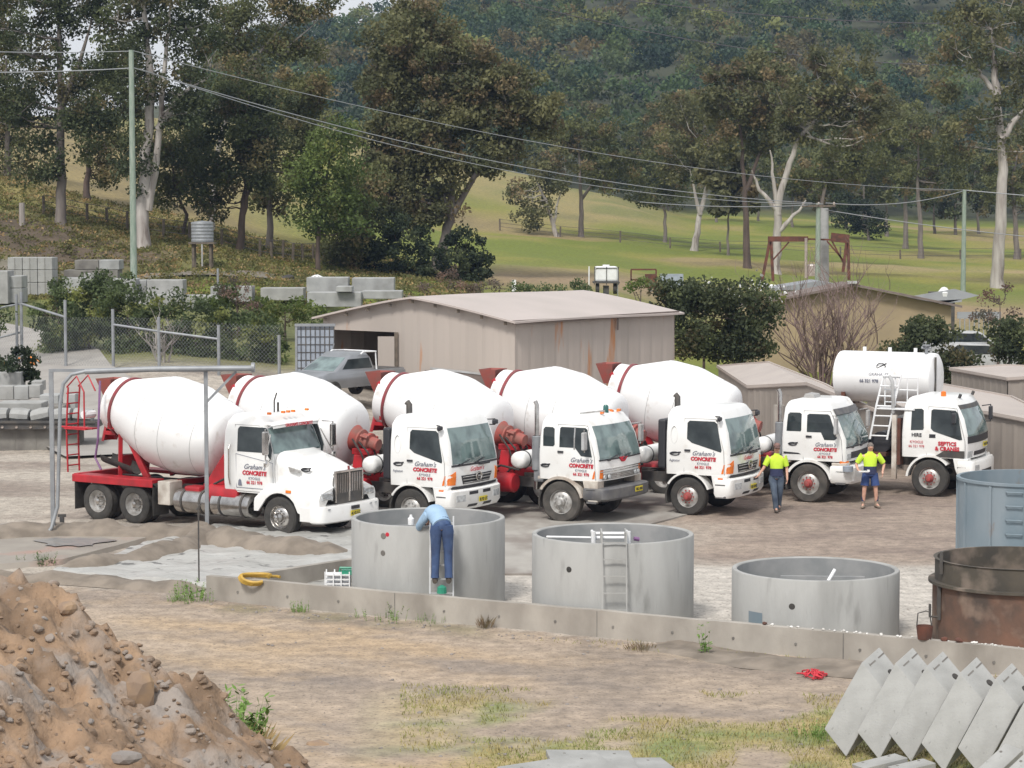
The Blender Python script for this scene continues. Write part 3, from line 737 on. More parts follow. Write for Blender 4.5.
# ---- modern cab-over mixer
def modern_mixer(loc,rz,label,plt,hub='alloy',tyre='black_rubber',spots=False,lineset=None):
    root=thing('concrete_mixer_truck',loc,label,'truck',rz,'white concrete mixer trucks parked side by side')
    secs=[(1.08,-.62,1.22,1.19),(1.35,-.62,1.25,1.20),(1.75,-.62,1.22,1.20),(2.2,-.62,1.14,1.18),(2.62,-.60,1.00,1.14),(2.74,-.55,.92,1.08)]
    c=Cab(root,secs,rcf=.17,rcb=.06,bul=.07)
    c.both('side_window',[(-.02,2.02),(.12,1.92),(.94,1.70),(.96,1.76),(.82,2.44),(.74,2.50),(.04,2.50),(-.02,2.44)],'glass')
    for sd in(-1,1):
        b=MB(); L=[(-.10,1.12),(-.10,2.56),(.80,2.56),(1.02,1.70),(1.04,1.12)]
        vs=[(x,sd*(c.q(z,3)+.003),z) for x,z in L]; b.tube(vs,.009,4); b.build('door_seam','panel_line',root)
        b=MB(); b.box((.00,sd*(c.q(1.72,3)+.02),1.72),(.16,.03,.05)); b.build('door_handle','black_plastic',root)
        b=MB(); b.lathe([(.0,.0),(.16,.0),(.17,.02),(.15,.03)],Matrix.Translation((-.38,sd*1.17,2.12))@Matrix.Rotation(-math.pi/2*sd,4,'X')@Matrix.Diagonal((.6,1.5,1,1)),24); b.build('side_emblem_panel','truck_white',root,smooth=True)
    c.front('windscreen',-1.04,1.04,1.66,2.56,'glass_sky_sheen',y0t=-.97,y1t=.97,nx=20)
    c.front('sill_trim',-1.08,1.08,1.595,1.645,'black_plastic',nx=20)
    c.front('grille',-.62,.62,1.14,1.36,'black_plastic',y0t=-.72,y1t=.72,off=.012)
    b=MB()
    for k in range(3):
        z=1.17+.075*k; w=.62+.03*k; b.tube([(c.fx(-w,z,.028),-w,z),(c.fx(0,z,.03),0,z),(c.fx(w,z,.028),w,z)],.010,5)
    b.build('grille_bar','alloy',root)
    b=MB(); pts=[(c.fx(0,1.3,.05),.13*math.cos(a),1.30+.10*math.sin(a)) for a in [i*math.pi/8 for i in range(17)]]; b.tube(pts,.018,6); b.tube([(c.fx(0,1.3,.05),-.07,1.24),(c.fx(0,1.3,.05),-.07,1.36)],.014,5); b.tube([(c.fx(0,1.3,.05),.07,1.24),(c.fx(0,1.3,.05),.07,1.36)],.014,5); b.tube([(c.fx(0,1.3,.05),-.07,1.3),(c.fx(0,1.3,.05),.07,1.3)],.014,5); b.build('maker_badge','chrome',root)
    # indicators wrap round the corner
    for sd in(-1,1):
        def fn(u,v,sd=sd):
            y=sd*(.93+.265*u); z=1.14+v*(.34-.10*u) ; return (c.fx(min(abs(y),c.q(z,3))*sd,z,.012)-.02*u,y*1.004,z)
        b=MB(); b.patch(fn,8,3,(-.03,0,0)); b.build('indicator','orange_lens',root)
    # bumper
    cb=Cab(root,[(.50,.78,1.26,1.20),(.62,.74,1.34,1.22),(.98,.74,1.34,1.22),(1.02,.76,1.30,1.20)],rcf=.20,rcb=.04,bul=.08,name='bumper',roof=False)
    for sd in(-1,1):
        cb.front('headlight',sd*.66,sd*1.02,.72,.88,'lamp_lens',off=.01); cb.front('air_slot',sd*.12,sd*.50,.87,.95,'black_plastic',off=.006)
        cb.front('bumper_step',sd*.15,sd*.55,.56,.63,'black_plastic',off=.006)
    c.front('lower_trim',-1.05,1.05,1.04,1.10,'black_plastic',off=.004)
    plate(root,cb.fx(0,.7,.02),.1,.72,plt)
    step_front(root,.66,1.12,.55,1.10,1.195)
    arch(root,0,-1.22,-.85,.60,'truck_white',20,150,name='fender'); arch(root,0,1.22,.85,.60,'truck_white',20,150,name='fender')
    arch(root,-.02,-1.18,-.80,.58,'black_rubber',100,200); arch(root,-.02,1.18,.80,.58,'black_rubber',100,200)
    b=MB(); b.box((.1,0,.98),(1.4,1.5,.28)); b.box((.95,0,.7),(.3,1.7,.3)); b.build('engine_tunnel','dark_steel',root)
    b=MB()
    for sd in(-1,1): b.box((.93,sd*1.2,1.0),(.14,.03,.06))
    b.build('side_marker','orange_lens',root)
    wipers(c,1.64,(-.75,-.05)); b=MB(); b.box((c.fx(.2,1.62,.04),.3,1.60),(.04,.5,.05)); b.build('grab_handle','black_plastic',root,bevel=.01)
    mirror(c,.86,2.56,1,h=.12,w=.2,out=.15); mirror(c,.80,2.58,-1,h=.10,w=.18,out=.1)
    b=MB(); b.box((-.78,-.55,1.85),(.22,1.15,1.3)); b.box((-.78,.75,1.85),(.22,.6,.9)); b.build('air_intake','black_plastic',root,bevel=.05)
    b=MB(); b.tube([(-.78,-.05,2.4),(-.78,-.05,3.02),(-.85,-.05,3.08)],.08,12); b.build('intake_snorkel','dark_steel',root,smooth=True)
    lettering(c,.44,1.60,.135); emblem(root,-.36,-1.206,1.62,.09); text('Agitator','lettering','text_grey',root,(-.36,-1.213,1.42),(1,0,0),(0,0,1),.09)
    text("Graham's",'lettering','text_red',root,(c.fx(0,1.47,.02),-.05,1.44),(0,1,0),(-.04,0,1),.17,.5,0.)
    for sd in(-1,1): wheel(root,0,sd*1.04,sd,r=.5,w=.30,tyre=tyre,rim='alloy',hub=hub)
    mixer_gear(root,-2.6,stack=None,spots=spots)
    return root
# ---- older cab-over (parametrised)
def old_mixer(loc,rz,label,plt,kind):
    root=thing('concrete_mixer_truck',loc,label,'truck',rz,'white concrete mixer trucks parked side by side')
    if kind=='a':
        secs=[(1.10,-.66,1.16,1.17),(1.4,-.66,1.18,1.19),(1.72,-.66,1.16,1.19),(2.2,-.64,1.03,1.17),(2.56,-.60,.86,1.12),(2.66,-.55,.78,1.08)]
    else:
        secs=[(1.15,-.78,1.12,1.17),(1.4,-.78,1.13,1.19),(1.75,-.78,1.10,1.19),(2.2,-.76,.90,1.17),(2.58,-.72,.70,1.12),(2.68,-.68,.64,1.08)]
    c=Cab(root,secs,rcf=.12,rcb=.08,bul=.08)
    if kind=='a':
        c.both('rear_window',[(-.52,1.95),(-.22,1.95),(-.18,2.0),(-.20,2.40),(-.26,2.44),(-.48,2.44),(-.53,2.38)],'glass')
        c.both('side_window',[(-.04,1.94),(.42,1.94),(.60,1.74),(.92,1.72),(.76,2.42),(.70,2.46),(-.0,2.46),(-.04,2.42)],'glass')
        for sd in(-1,1):
            c.side('window_divider',[(.38,1.90),(.42,1.90),(.42,2.47),(.38,2.47)],'chrome',.012,sd)
        seam=[(-.11,1.14),(-.11,2.52),(.76,2.52),(.99,1.72),(1.02,1.14)]
    else:
        c.both('rear_window',[(-.64,1.95),(-.24,1.95),(-.22,1.98),(-.22,2.42),(-.27,2.46),(-.56,2.46),(-.61,2.40)],'glass')
        c.both('side_window',[(-.06,1.94),(.34,1.94),(.44,1.74),(.72,1.74),(.80,1.80),(.58,2.40),(.52,2.44),(-.0,2.44),(-.06,2.40)],'glass')
        seam=[(-.16,1.18),(-.16,2.52),(.60,2.52),(.92,1.75),(.96,1.18)]
    for sd in(-1,1):
        b=MB(); b.tube([(x,sd*(c.q(z,3)+.003),z) for x,z in seam],.010,4); b.build('door_seam','panel_line',root)
        b=MB(); b.box((.0,sd*(c.q(1.8,3)+.015),1.82),(.16,.03,.05)); b.build('door_handle','black_plastic',root)
    zb=1.66 if kind=='a' else 1.56
    c.front('windscreen',-1.08,1.08,zb,2.50,'glass_sky_sheen',y0t=-1.0,y1t=1.0,nx=22)
    c.front('windscreen_seal',-1.11,1.11,zb-.04,zb-.005,'black_plastic',nx=22,off=.012)
    mm='grey_bumper' if kind=='a' else 'truck_white'
    if kind=='a':
        c.front('grille',-.98,.98,1.13,1.28,'alloy',off=.010)
        b=MB()
        for k in range(4): z=1.145+k*.04; b.tube([(c.fx(y,z,.02),y,z) for y in(-.95,-.5,0,.5,.95)],.008,4)
        for z in(1.34,1.40): b.tube([(c.fx(y,z,.012),y,z) for y in(-1.08,-.6,0,.6,1.08)],.012,5)
        b.build('grille_bar','chrome',root)
        for sd in(-1,1):
            for yy in(.70,.90):
                b=MB(); b.lathe([(0,.03),(.05,.03),(.065,.0)],Matrix.Translation((c.fx(sd*yy,1.2,.02),sd*yy,1.2))@Matrix.Rotation(math.pi/2,4,'Y'),16); b.build('headlight','lamp_lens',root,smooth=True)
        b=MB(); b.prism([(-.22,1.66),(.22,1.66),(.08,1.54),(-.08,1.54)],c.fx(0,1.6,.03),c.fx(0,1.6,-.02),axis='x'); b.tube([(c.fx(0,1.6,.035),.0+.07*math.cos(a),1.60+.06*math.sin(a)) for a in [i*.7 for i in range(10)]],.01,5); b.build('front_emblem','text_red',root)
        cb=Cab(root,[(.60,.70,1.34,1.17),(.66,.66,1.40,1.22),(.90,.66,1.40,1.22),(.93,.70,1.36,1.20)],rcf=.16,rcb=.04,bul=.06,name='bumper',roof=False,m=mm)
        plate(root,cb.fx(.5,.8,.02),.45,.80,plt)
        b=MB(); b.tube([(.62,.0,2.82),(.35,-.75,2.80)],.02,6); b.box((.62,.0,2.78),(.05,.05,.1)); b.box((.35,-.75,2.77),(.05,.05,.08)); b.build('roof_rail','alloy',root)
        b=MB(); b.lathe([(.07,2.76),(.075,2.80),(.07,2.93),(.04,2.97),(0,2.97)],Matrix.Translation((.62,.08,0)),16); b.build('beacon','beacon_green',root,smooth=True)
        b=MB()
        for k,(x,y) in enumerate(((.62,.4),(.70,.62),(.62,.8),(.72,-.3),(.5,.55))): b.box((x,y,2.79),(.09,.06,.05))
        b.build('roof_marker','orange_lens',root)
    else:
        c.front('grille',-.80,.80,1.22,1.40,'black_plastic',off=.010)
        c.front('visor',-1.05,1.05,2.42,2.58,'grey_bumper',off=.05,nx=20,th=.02)
        for sd in(-1,1): c.front('headlight',sd*.82,sd*1.06,1.20,1.36,'lamp_lens',off=.012)
        cb=Cab(root,[(.56,.62,1.28,1.17),(.64,.60,1.34,1.22),(1.0,.60,1.34,1.22),(1.04,.64,1.30,1.20)],rcf=.16,rcb=.04,bul=.06,name='bumper',roof=False,m=mm)
        plate(root,cb.fx(.3,.8,.02),.3,.80,plt)
        b=MB(); b.prism([(-.45,2.78),(-.1,2.78),(-.15,2.90),(-.4,2.92)],-.3,.3); b.build('roof_vent','pale_metal',root,bevel=.02)
        for sd in(-1,1):
            c.side('side_stripe',[(-.72,1.32),(-.22,1.32),(-.30,1.36),(-.72,1.38)],'text_black',.006,sd,.01)
    for sd in(-1,1):
        def fn(u,v,sd=sd):
            z=(1.17 if kind=='a' else .95)+.22*v; y=sd*(.96+.22*u); return (c.fx(min(abs(y),c.q(z,3))*sd,z,.015)-.03*u,y*1.006,z)
        b=MB(); b.patch(fn,6,2,(-.03,0,0)); b.build('indicator','orange_lens',root)
    step_front(root,.64,1.08,.58,1.12,1.19,'cream_dirty')
    if kind=='b':
        for sd in(-1,1): c2=0
        b=MB(); 
        for sy in(-1,1): b.tube([(.66,sy*1.2,.95),(1.05,sy*1.2,.95)],.02,5); b.tube([(.70,sy*1.2,.72),(1.05,sy*1.2,.72)],.02,5)
        b.build('step_tread','grey_bumper',root)
        b=MB(); b.lathe([(0,-.02),(.14,0),(.15,.14),(.0,.16)],Matrix.Translation((1.15,-1.32,.92)),12); b.tube([(1.1,-1.15,1.1),(1.15,-1.32,1.0)],.02,5); b.build('side_lamp','galv_blue',root,smooth=True)
    fm='cream_dirty' if kind=='a' else 'truck_white'
    arch(root,0,-1.23,-.85,.62,fm,15,150,name='fender',th=.07); arch(root,0,1.23,.85,.62,fm,15,150,name='fender',th=.07)
    b=MB(); b.box((-.62,0,1.12),(.16,2.3,.07)); b.build('cab_sill','cream_dirty',root)
    arch(root,-.02,-1.18,-.80,.60,'black_rubber',110,195); arch(root,-.02,1.18,.80,.60,'black_rubber',110,195)
    b=MB(); b.box((.1,0,.98),(1.4,1.5,.28)); b.box((.9,0,.7),(.3,1.6,.3)); b.build('engine_tunnel','dark_steel',root)
    wipers(c,zb-.03,(-.7,0.)); mirror(c,.72,2.15,-1,m='pale_metal',h=.46,armm='chrome'); mirror(c,.80,2.15,1,m='pale_metal',h=.46,armm='chrome')
    exhaust(root,-.98,-.72,.75,2.95,.06,shield=(1.25,2.15))
    b=MB(); b.box((-.9,-.6,1.4),(.3,.4,.9)); b.build('air_cleaner','galv',root,bevel=.05)
    lettering(c,.60,1.58,.135) if kind=='a' else lettering(c,.46,1.56,.125)
    emblem(root,-.46,-1.20,1.60 if kind=='b' else 1.45,.08)
    for sd in(-1,1): wheel(root,0,sd*1.05,sd,r=.53,w=.31,tyre='dusty_rubber',rim='alloy',hub='alloy' if kind=='a' else 'hub_red',steer=R(6) if kind=='a' else 0)
    mixer_gear(root,-2.6,spots=(kind=='a'))
    return root
# ---- bonneted truck
def bonnet_mixer(loc,rz,label):
    root=thing('concrete_mixer_truck',loc,label,'truck',rz,'white concrete mixer trucks parked side by side')
    secs=[(1.02,-1.88,-.28,1.02),(1.3,-1.88,-.24,1.05),(2.05,-1.88,-.28,1.05),(2.5,-1.86,-.46,1.02),(2.76,-1.80,-.62,.98),(2.84,-1.74,-.72,.93)]
    c=Cab(root,secs,rcf=.16,rcb=.07,bul=.07)
    c.both('side_window',[(-1.42,2.04),(-.50,2.04),(-.38,1.88),(-.33,2.10),(-.50,2.62),(-.56,2.66),(-1.36,2.66),(-1.42,2.60)],'glass')
    c.front('windscreen',-.95,.95,2.02,2.64,'glass_sky_sheen',y0t=-.86,y1t=.86,nx=20,zsag=0)
    for sd in(-1,1):
        b=MB(); b.tube([(x,sd*(c.q(z,3)+.003),z) for x,z in[(-1.52,1.06),(-1.52,2.7),(-.52,2.7),(-.24,1.9),(-.22,1.06),(-1.52,1.06)]],.010,4); b.build('door_seam','panel_line',root)
        b=MB(); b.tube([(x,sd*(c.q(z,3)+.004),z) for x,z in[(-1.46,1.14),(-1.46,1.98),(-.30,1.80),(-.30,1.14),(-1.46,1.14)]],.008,4); b.build('door_panel_trim','text_grey',root)
        b=MB(); b.tube([(-1.64,sd*1.07,1.2),(-1.64,sd*1.12,1.4),(-1.64,sd*1.12,2.1),(-1.64,sd*1.07,2.2)],.018,6); b.build('grab_rail','chrome',root)
    # sun visor
    b=MB()
    def fn(u,v):
        y=-.90+1.8*u; return (c.fx(y*.98,2.7,.02)+.25*v,y,2.80-.07*v-.03*abs(2*u-1)**2)
    b.patch(fn,12,2,(0,0,-.02)); vz=b.build('sun_visor','truck_white',root)
    def fn(u,v):
        y=-.90+1.8*u; return (c.fx(y*.98,2.7,.27),y,2.66+.08*v-.03*abs(2*u-1)**2)
    b=MB(); b.patch(fn,12,1,(-.01,0,0)); b.build('visor_face','truck_white',root)
    text("GRAHAM'S CONCRETE",'lettering','text_red',root,(c.fx(0,2.7,.285),0,2.665),(0,1,0),(0,0,1),.105,0,.004)
    b=MB()
    for y in(-.75,-.2,0,.2,.75): b.box((-.64,y,2.99),(.10,.07,.06))
    b.build('roof_marker','orange_lens',root,bevel=.01)
    # horn / aerial
    b=MB(); b.tube([(-1.0,-.1,2.9),(-1.0,-.1,3.25),(-.92,-.1,3.45)],.02,6); b.tube([(-1.0,.05,2.9),(-1.0,.05,3.2)],.03,6); b.build('aerial','dark_steel',root)
    # bonnet: loft of sections along x
    b=MB(); S_=[(-.32,.94,2.08,1.05),(0.,.88,1.98,1.05),(.45,.78,1.86,1.05),(.80,.68,1.75,1.0),(1.06,.60,1.66,.95),(1.16,.57,1.61,.92)]
    L=[]
    for x,hw,zt,zb in S_:
        r_=[]
        for k in range(13):
            a=math.pi*k/12; cy=math.cos(a); sy=math.sin(a)
            y=hw*math.copysign(abs(cy)**.35,cy) if abs(cy)>1e-6 else 0; z=zb+(zt-zb)*(sy**.35 if sy>1e-6 else 0)
            r_.append((x,y,z))
        L.append(r_)
    n=13; fs=[]
    for i in range(len(L)-1):
        for k in range(n-1): fs.append((i*n+k,i*n+k+1,(i+1)*n+k+1,(i+1)*n+k))
    fs.append(tuple((len(L)-1)*n+k for k in range(n)))
    b.add([p for r_ in L for p in r_],fs); b.build('bonnet','truck_white',root,smooth=True)
    # fenders
    for sd in(-1,1):
        b=MB(); nu=16; Ls=[]
        for i in range(nu+1):
            x=-.78+1.98*i/nu; 
            if x<.7: a=max(-1,min(1,x/.80)); zt=.55+.68*math.sqrt(max(.0,1-abs(a)**2.6)) if abs(a)<1 else .55
            zt=1.30-.02*abs(x)-.9*max(0,(-x-.35))**1.3-.30*max(0,x-.75)
            zlow=.50+math.sqrt(max(0,.60**2-x*x)) if abs(x)<.60 else (.58 if x>0 else .62)
            zlow=max(zlow,.60); zlow=min(zlow,zt-.05)
            yo=1.20-.10*max(0,x-.9)*2; yi=.55
            Ls.append([(x,sd*yi,zt+.12),(x,sd*(yi+.25),zt+.06),(x,sd*(yo-.12),zt),(x,sd*(yo-.03),zt-.05),(x,sd*yo,zt-.14 if zt-.14>zlow else zlow+.01),(x,sd*yo,zlow),(x,sd*(yo-.05),zlow)])
        m_=7; fs=[]
        for i in range(nu):
            for k in range(m_-1): fs.append((i*m_+k,i*m_+k+1,(i+1)*m_+k+1,(i+1)*m_+k))
        fs.append(tuple(nu*m_+k for k in range(m_))); fs.append(tuple(k for k in range(m_)))
        b.add([p for r_ in Ls for p in r_],fs); b.build('fender','truck_white',root,smooth=True)
        b=MB(); b.box((1.20,sd*.84,1.05),(.06,.44,.18)); h=b.build('headlight','lamp_lens',root,bevel=.02)
        b=MB(); b.tube([(1.235,sd*.84+.19*math.cos(a),1.05+.07*math.sin(a)) for a in [i*.45 for i in range(15)]],.01,4); b.build('headlight_trim','chrome',h)
        b=MB(); b.box((.30,sd*1.20,1.15),(.16,.04,.07)); b.build('side_marker','orange_lens',root,bevel=.01)
        b=MB(); b.prism([(.05,1.72),(.42,1.64),(.34,1.58),(.10,1.60)],sd*.885,sd*.82); b.build('bonnet_vent','alloy',root)
        # mirror
        b=MB(); y=sd*1.36; b.tube([(-.35,sd*1.0,2.7),(-.28,y,2.66),(-.28,y,1.8),(-.35,sd*1.05,1.9)],.018,6); b.tube([(-.28,y,1.9),(-.40,sd*1.0,2.5)],.014,6); a=b.build('mirror_arm','chrome',root)
        b=MB(); b.box((-.28,y,2.32),(.08,.20,.58)); b.build('mirror','chrome',a,bevel=.03)
        b=MB(); b.lathe([(0,.05),(.08,.03),(.10,-.0)],Matrix.Translation((-.26,y,1.82))@Matrix.Rotation(math.pi/2,4,'Y'),14); b.build('round_mirror','chrome',a,smooth=True)
    # grille
    b=MB(); b.box((1.195,0,1.24),(.07,1.08,.70)); g=b.build('grille','dark_steel',root,bevel=.02)
    b=MB()
    for k in range(15): b.box((1.235,-.49+.07*k,1.24),(.02,.02,.64))
    b.build('grille_bar','chrome',g)
    b=MB()
    for s_ in(-1,1): b.box((1.235,s_*.54,1.24),(.06,.05,.74))
    b.box((1.238,0,1.62),(.062,1.13,.06)); b.box((1.25,0,1.24),(.03,.06,.74)); b.build('grille_frame','chrome',g,bevel=.01)
    b=MB(); b.tube([(1.24,0,1.64),(1.23,0,1.74)],.03,8); b.build('bonnet_ornament','ring_red',root)
    # bumper
    cb=Cab(root,[(.40,1.00,1.36,1.18),(.44,.97,1.42,1.24),(.80,.97,1.42,1.24),(.83,1.0,1.40,1.22)],rcf=.22,rcb=.03,bul=.08,name='bumper',roof=False)
    b=MB()
    for sy in(-1,1): b.box((.86,sy*1.19,.62),(.4,.05,.34))
    b.build('bumper_end','truck_white',root)
    plate(root,cb.fx(0,.7,.02),.0,.60,'AJ 42 KC')
    b=MB(); b.box((cb.fx(0,.74,.02),0,.74),(.04,.3,.08)); b.build('tow_hole','black_plastic',root)
    b=MB()
    for y in(-.95,.7,.95): b.box((cb.fx(y,.76,.005),y,.76),(.02,.09,.03))
    b.build('bumper_lamp','lamp_lens',root)
    emblem(root,.50,-.77,1.66,.09)
    lettering(c,-.88,1.62,.145)
    b=MB(); b.prism([(-1.40,1.20),(-1.28,1.20),(-1.30,1.32),(-1.34,1.36),(-1.38,1.32)],-1.048,-1.060); b.build('door_crest','text_grey',root)
    # tanks along the side
    for sd in(-1,1):
        for x0_,x1_ in((-1.0,-2.25),(-2.35,-3.45)):
            b=MB(); b.lathe([(0,0),(.27,.0),(.31,.03),(.31,x0_-x1_-.03),(.27,x0_-x1_),(0,x0_-x1_)],Matrix.Translation((x0_,sd*.86,.68))@Matrix.Rotation(-math.pi/2,4,'Y'),28); t=b.build('fuel_tank','chrome',root,smooth=True)
            b=MB()
            for q in(.2,.75): b.lathe([(.315,-.03),(.325,-.03),(.325,.03),(.315,.03)],Matrix.Translation((x0_+(x1_-x0_)*q,sd*.86,.68))@Matrix.Rotation(-math.pi/2,4,'Y'),28,close=True)
            b.build('strap','dark_steel',t)
    b=MB(); b.box((-3.75,-.9,.85),(.40,.5,.6)); b.build('battery_box','cream_dirty',root,bevel=.02)
    b=MB(); b.box((.3,0,.9),(1.9,1.,.4)); b.build('engine_block','dark_steel',root)
    for sd in(-1,1): wheel(root,0,sd*1.04,sd,r=.5,w=.30,rim='chrome',hub='chrome')
    b=MB(); b.prism([(-1.94,1.0),(-1.94,2.05),(-2.1,1.9),(-2.6,1.25),(-2.6,1.0)],-.80,.80); b.build('cab_rear_guard','red_paint',root,bevel=.03)
    mixer_gear(root,-2.50,tank=False,rearx=(-4.75,-6.0),dl=3.85)
    b=MB(); b.tube([(-6.05,-.95,3.6),(-6.0,-1.05,2.9),(-6.05,-1.05,2.1),(-6.2,-1.0,1.6),(-6.0,-1.0,1.3)],.03,6); b.build('discharge_hose','purple_hose',root)
    b=MB(); b.tube([(-6.6,-1.0,2.7),(-6.6,-.6,2.7)],.10,10); b.build('admixture_bottle','white_plastic',root)
    return root
# ---- tanker
def tanker(loc,rz,label):
    root=thing('service_truck',loc,label,'truck',rz)
    secs=[(1.10,-.82,1.12,1.17),(1.4,-.82,1.15,1.19),(1.75,-.82,1.14,1.19),(2.2,-.80,1.02,1.16),(2.56,-.76,.84,1.11),(2.68,-.70,.76,1.07)]
    c=Cab(root,secs,rcf=.20,rcb=.08,bul=.09)
    c.both('rear_window',[(-.55,1.85),(-.20,1.87),(-.18,1.92),(-.20,2.42),(-.26,2.46),(-.50,2.45),(-.54,2.38)],'glass')
    c.both('side_window',[(.02,1.92),(.10,1.84),(.84,1.62),(.92,1.64),(.78,2.36),(.70,2.44),(.08,2.46),(.02,2.42)],'glass')
    for sd in(-1,1):
        b=MB(); b.tube([(x,sd*(c.q(z,3)+.003),z) for x,z in[(-.10,1.14),(-.06,2.53),(.74,2.50),(1.0,1.6),(1.0,1.14)]],.010,4); b.build('door_seam','panel_line',root)
        c.side('door_handle',[(-.02,1.66),(.16,1.66),(.16,1.76),(-.02,1.76)],'black_plastic',.01,sd)
        c.side('lower_cladding',[(.1,1.12),(.98,1.12),(.98,1.32),(.42,1.32)],'dark_steel',.012,sd)
    c.front('windscreen',-1.05,1.05,1.72,2.46,'glass_sky_sheen',y0t=-.97,y1t=.97,nx=22)
    c.front('windscreen_mask',-1.06,1.06,1.52,1.715,'black_plastic',nx=22)
    c.front('windscreen_header',-.98,.98,2.465,2.58,'dark_steel',nx=22)
    c.front('grille',-.6,.6,1.16,1.28,'black_plastic')
    c.front('headlight',-1.04,-.72,1.12,1.30,'lamp_lens'); c.front('headlight',.72,1.04,1.12,1.30,'lamp_lens')
    cb=Cab(root,[(.52,.80,1.24,1.17),(.60,.78,1.32,1.22),(.98,.78,1.32,1.22),(1.04,.80,1.28,1.20)],rcf=.22,rcb=.04,bul=.08,name='bumper',roof=False)
    cb.front('air_slot',-.5,.5,.66,.76,'black_plastic'); cb.front('headlight',-1.0,-.7,.78,.92,'lamp_lens')
    plate(root,c.fx(.3,1.36,.03),.35,1.42,'TW 81 BN')
    step_front(root,.66,1.08,.56,1.10,1.19)
    arch(root,0,-1.22,-.85,.62,'truck_white',40,175,name='fender',th=.06); arch(root,0,1.22,.85,.62,'truck_white',40,175,name='fender',th=.06)
    b=MB(); b.box((.1,0,.98),(1.4,1.5,.28)); b.box((.9,0,.7),(.3,1.6,.3)); b.build('engine_tunnel','dark_steel',root)
    b=MB(); b.lathe([(.07,2.80),(.075,2.82),(.07,2.93),(0,2.95)],Matrix.Translation((.25,-.75,0)),16); b.build('beacon','orange_lens',root,smooth=True)
    b=MB(); 
    for y in(-.6,.75): b.tube([(.66,y,2.76),(.70,y,2.86)],.045,8)
    b.build('horn','dark_steel',root)
    mirror(c,.62,2.25,-1,h=.3); mirror(c,.9,2.2,1,h=.4)
    text('SEPTICS','lettering','text_red',root,(.50,-1.205,1.46),(1,0,0),(0,0,1),.15,0,.006); text('& CRANES','lettering','text_red',root,(.50,-1.205,1.32),(1,0,0),(0,0,1),.15,0,.006)
    text('HIRE','lettering','text_black',root,(-.38,-1.20,1.68),(1,0,0),(0,0,1),.14,0,.004); text('KYOGLE','lettering','text_red',root,(-.38,-1.205,1.50),(1,0,0),(0,0,1),.10); text('66 321 978','lettering','text_red',root,(-.38,-1.205,1.38),(1,0,0),(0,0,1),.10)
    for sd in(-1,1): wheel(root,0,sd*1.05,sd,r=.52,w=.30,tyre='black_rubber',rim='alloy',hub='hub_red')
    for x in(-4.0,-5.2):
        for sy in(-1,1): wheel(root,x,sy*1.0,sy,r=.5,w=.5,rim='alloy',hub='alloy',dual=True)
    b=MB()
    for sy in(-1,1): b.box((-2.8,sy*.42,.92),(6.6,.09,.26))
    for x in(-5.8,-4.6,-3.2,-1.8,-.8): b.box((x,0,.92),(.1,.78,.16))
    b.tube([(0,-.9,.52),(0,.9,.52)],.09,8); b.tube([(-4,-.9,.5),(-4,.9,.5)],.09,8); b.tube([(-5.2,-.9,.5),(-5.2,.9,.5)],.09,8)
    b.build('chassis','dark_steel',root)
    b=MB(); b.box((-3.6,0,1.12),(4.6,2.2,.10)); b.build('tray','rust',root); b=MB(); b.box((-1.2,.3,1.6),(.5,1.4,1.0)); b.build('hose_locker','dark_steel',root,bevel=.04)
    # access ladder and hose
    b=MB()
    for x in(-1.75,-1.25): b.tube([(x,-1.15,1.55),(x+.15,-1.05,2.5),(x+.32,-.9,3.4)],.03,6)
    for k in range(7): b.tube([(-1.75+.05*k,-1.14+.03*k,1.65+.28*k),(-1.25+.05*k,-1.14+.03*k,1.65+.28*k)],.024,6)
    for z in(3.3,2.95,2.6): b.tube([(-1.4,-.9,z),(-.45,-.9,z)],.02,6)
    for x in(-1.4,-1.1,-.75,-.45): b.tube([(x,-.9,3.32),(x,-.9,2.5)],.018,6)
    b.box((-1.0,-1.0,2.42),(1.1,.35,.03))
    b.build('ladder','white_plastic',root)
    b=MB(); b.box((-1.05,-1.08,1.35),(.13,.13,1.8)); b.build('corner_post','cream_dirty',root); b=MB(); b.box((-.95,-.9,1.5),(.12,.3,1.3)); b.build('pump_panel','rust',root)
    b=MB(); b.tube([(-1.2,-1.15,3.35),(-1.1,-1.2,3.2),(-1.08,-1.15,2.6),(-1.1,-1.1,2.3)],.05,8); b.build('hose','pale_metal',root,smooth=True)
    b=MB(); b.lathe([(.0,-.3),(.3,-.3),(.3,.3),(0,.3)],Matrix.Translation((-1.5,-.6,1.45))@Matrix.Rotation(math.pi/2,4,'X'),20); b.box((-2.2,-.7,1.3),(.7,.5,.4)); b.build('pump','black_plastic',root)
    return root
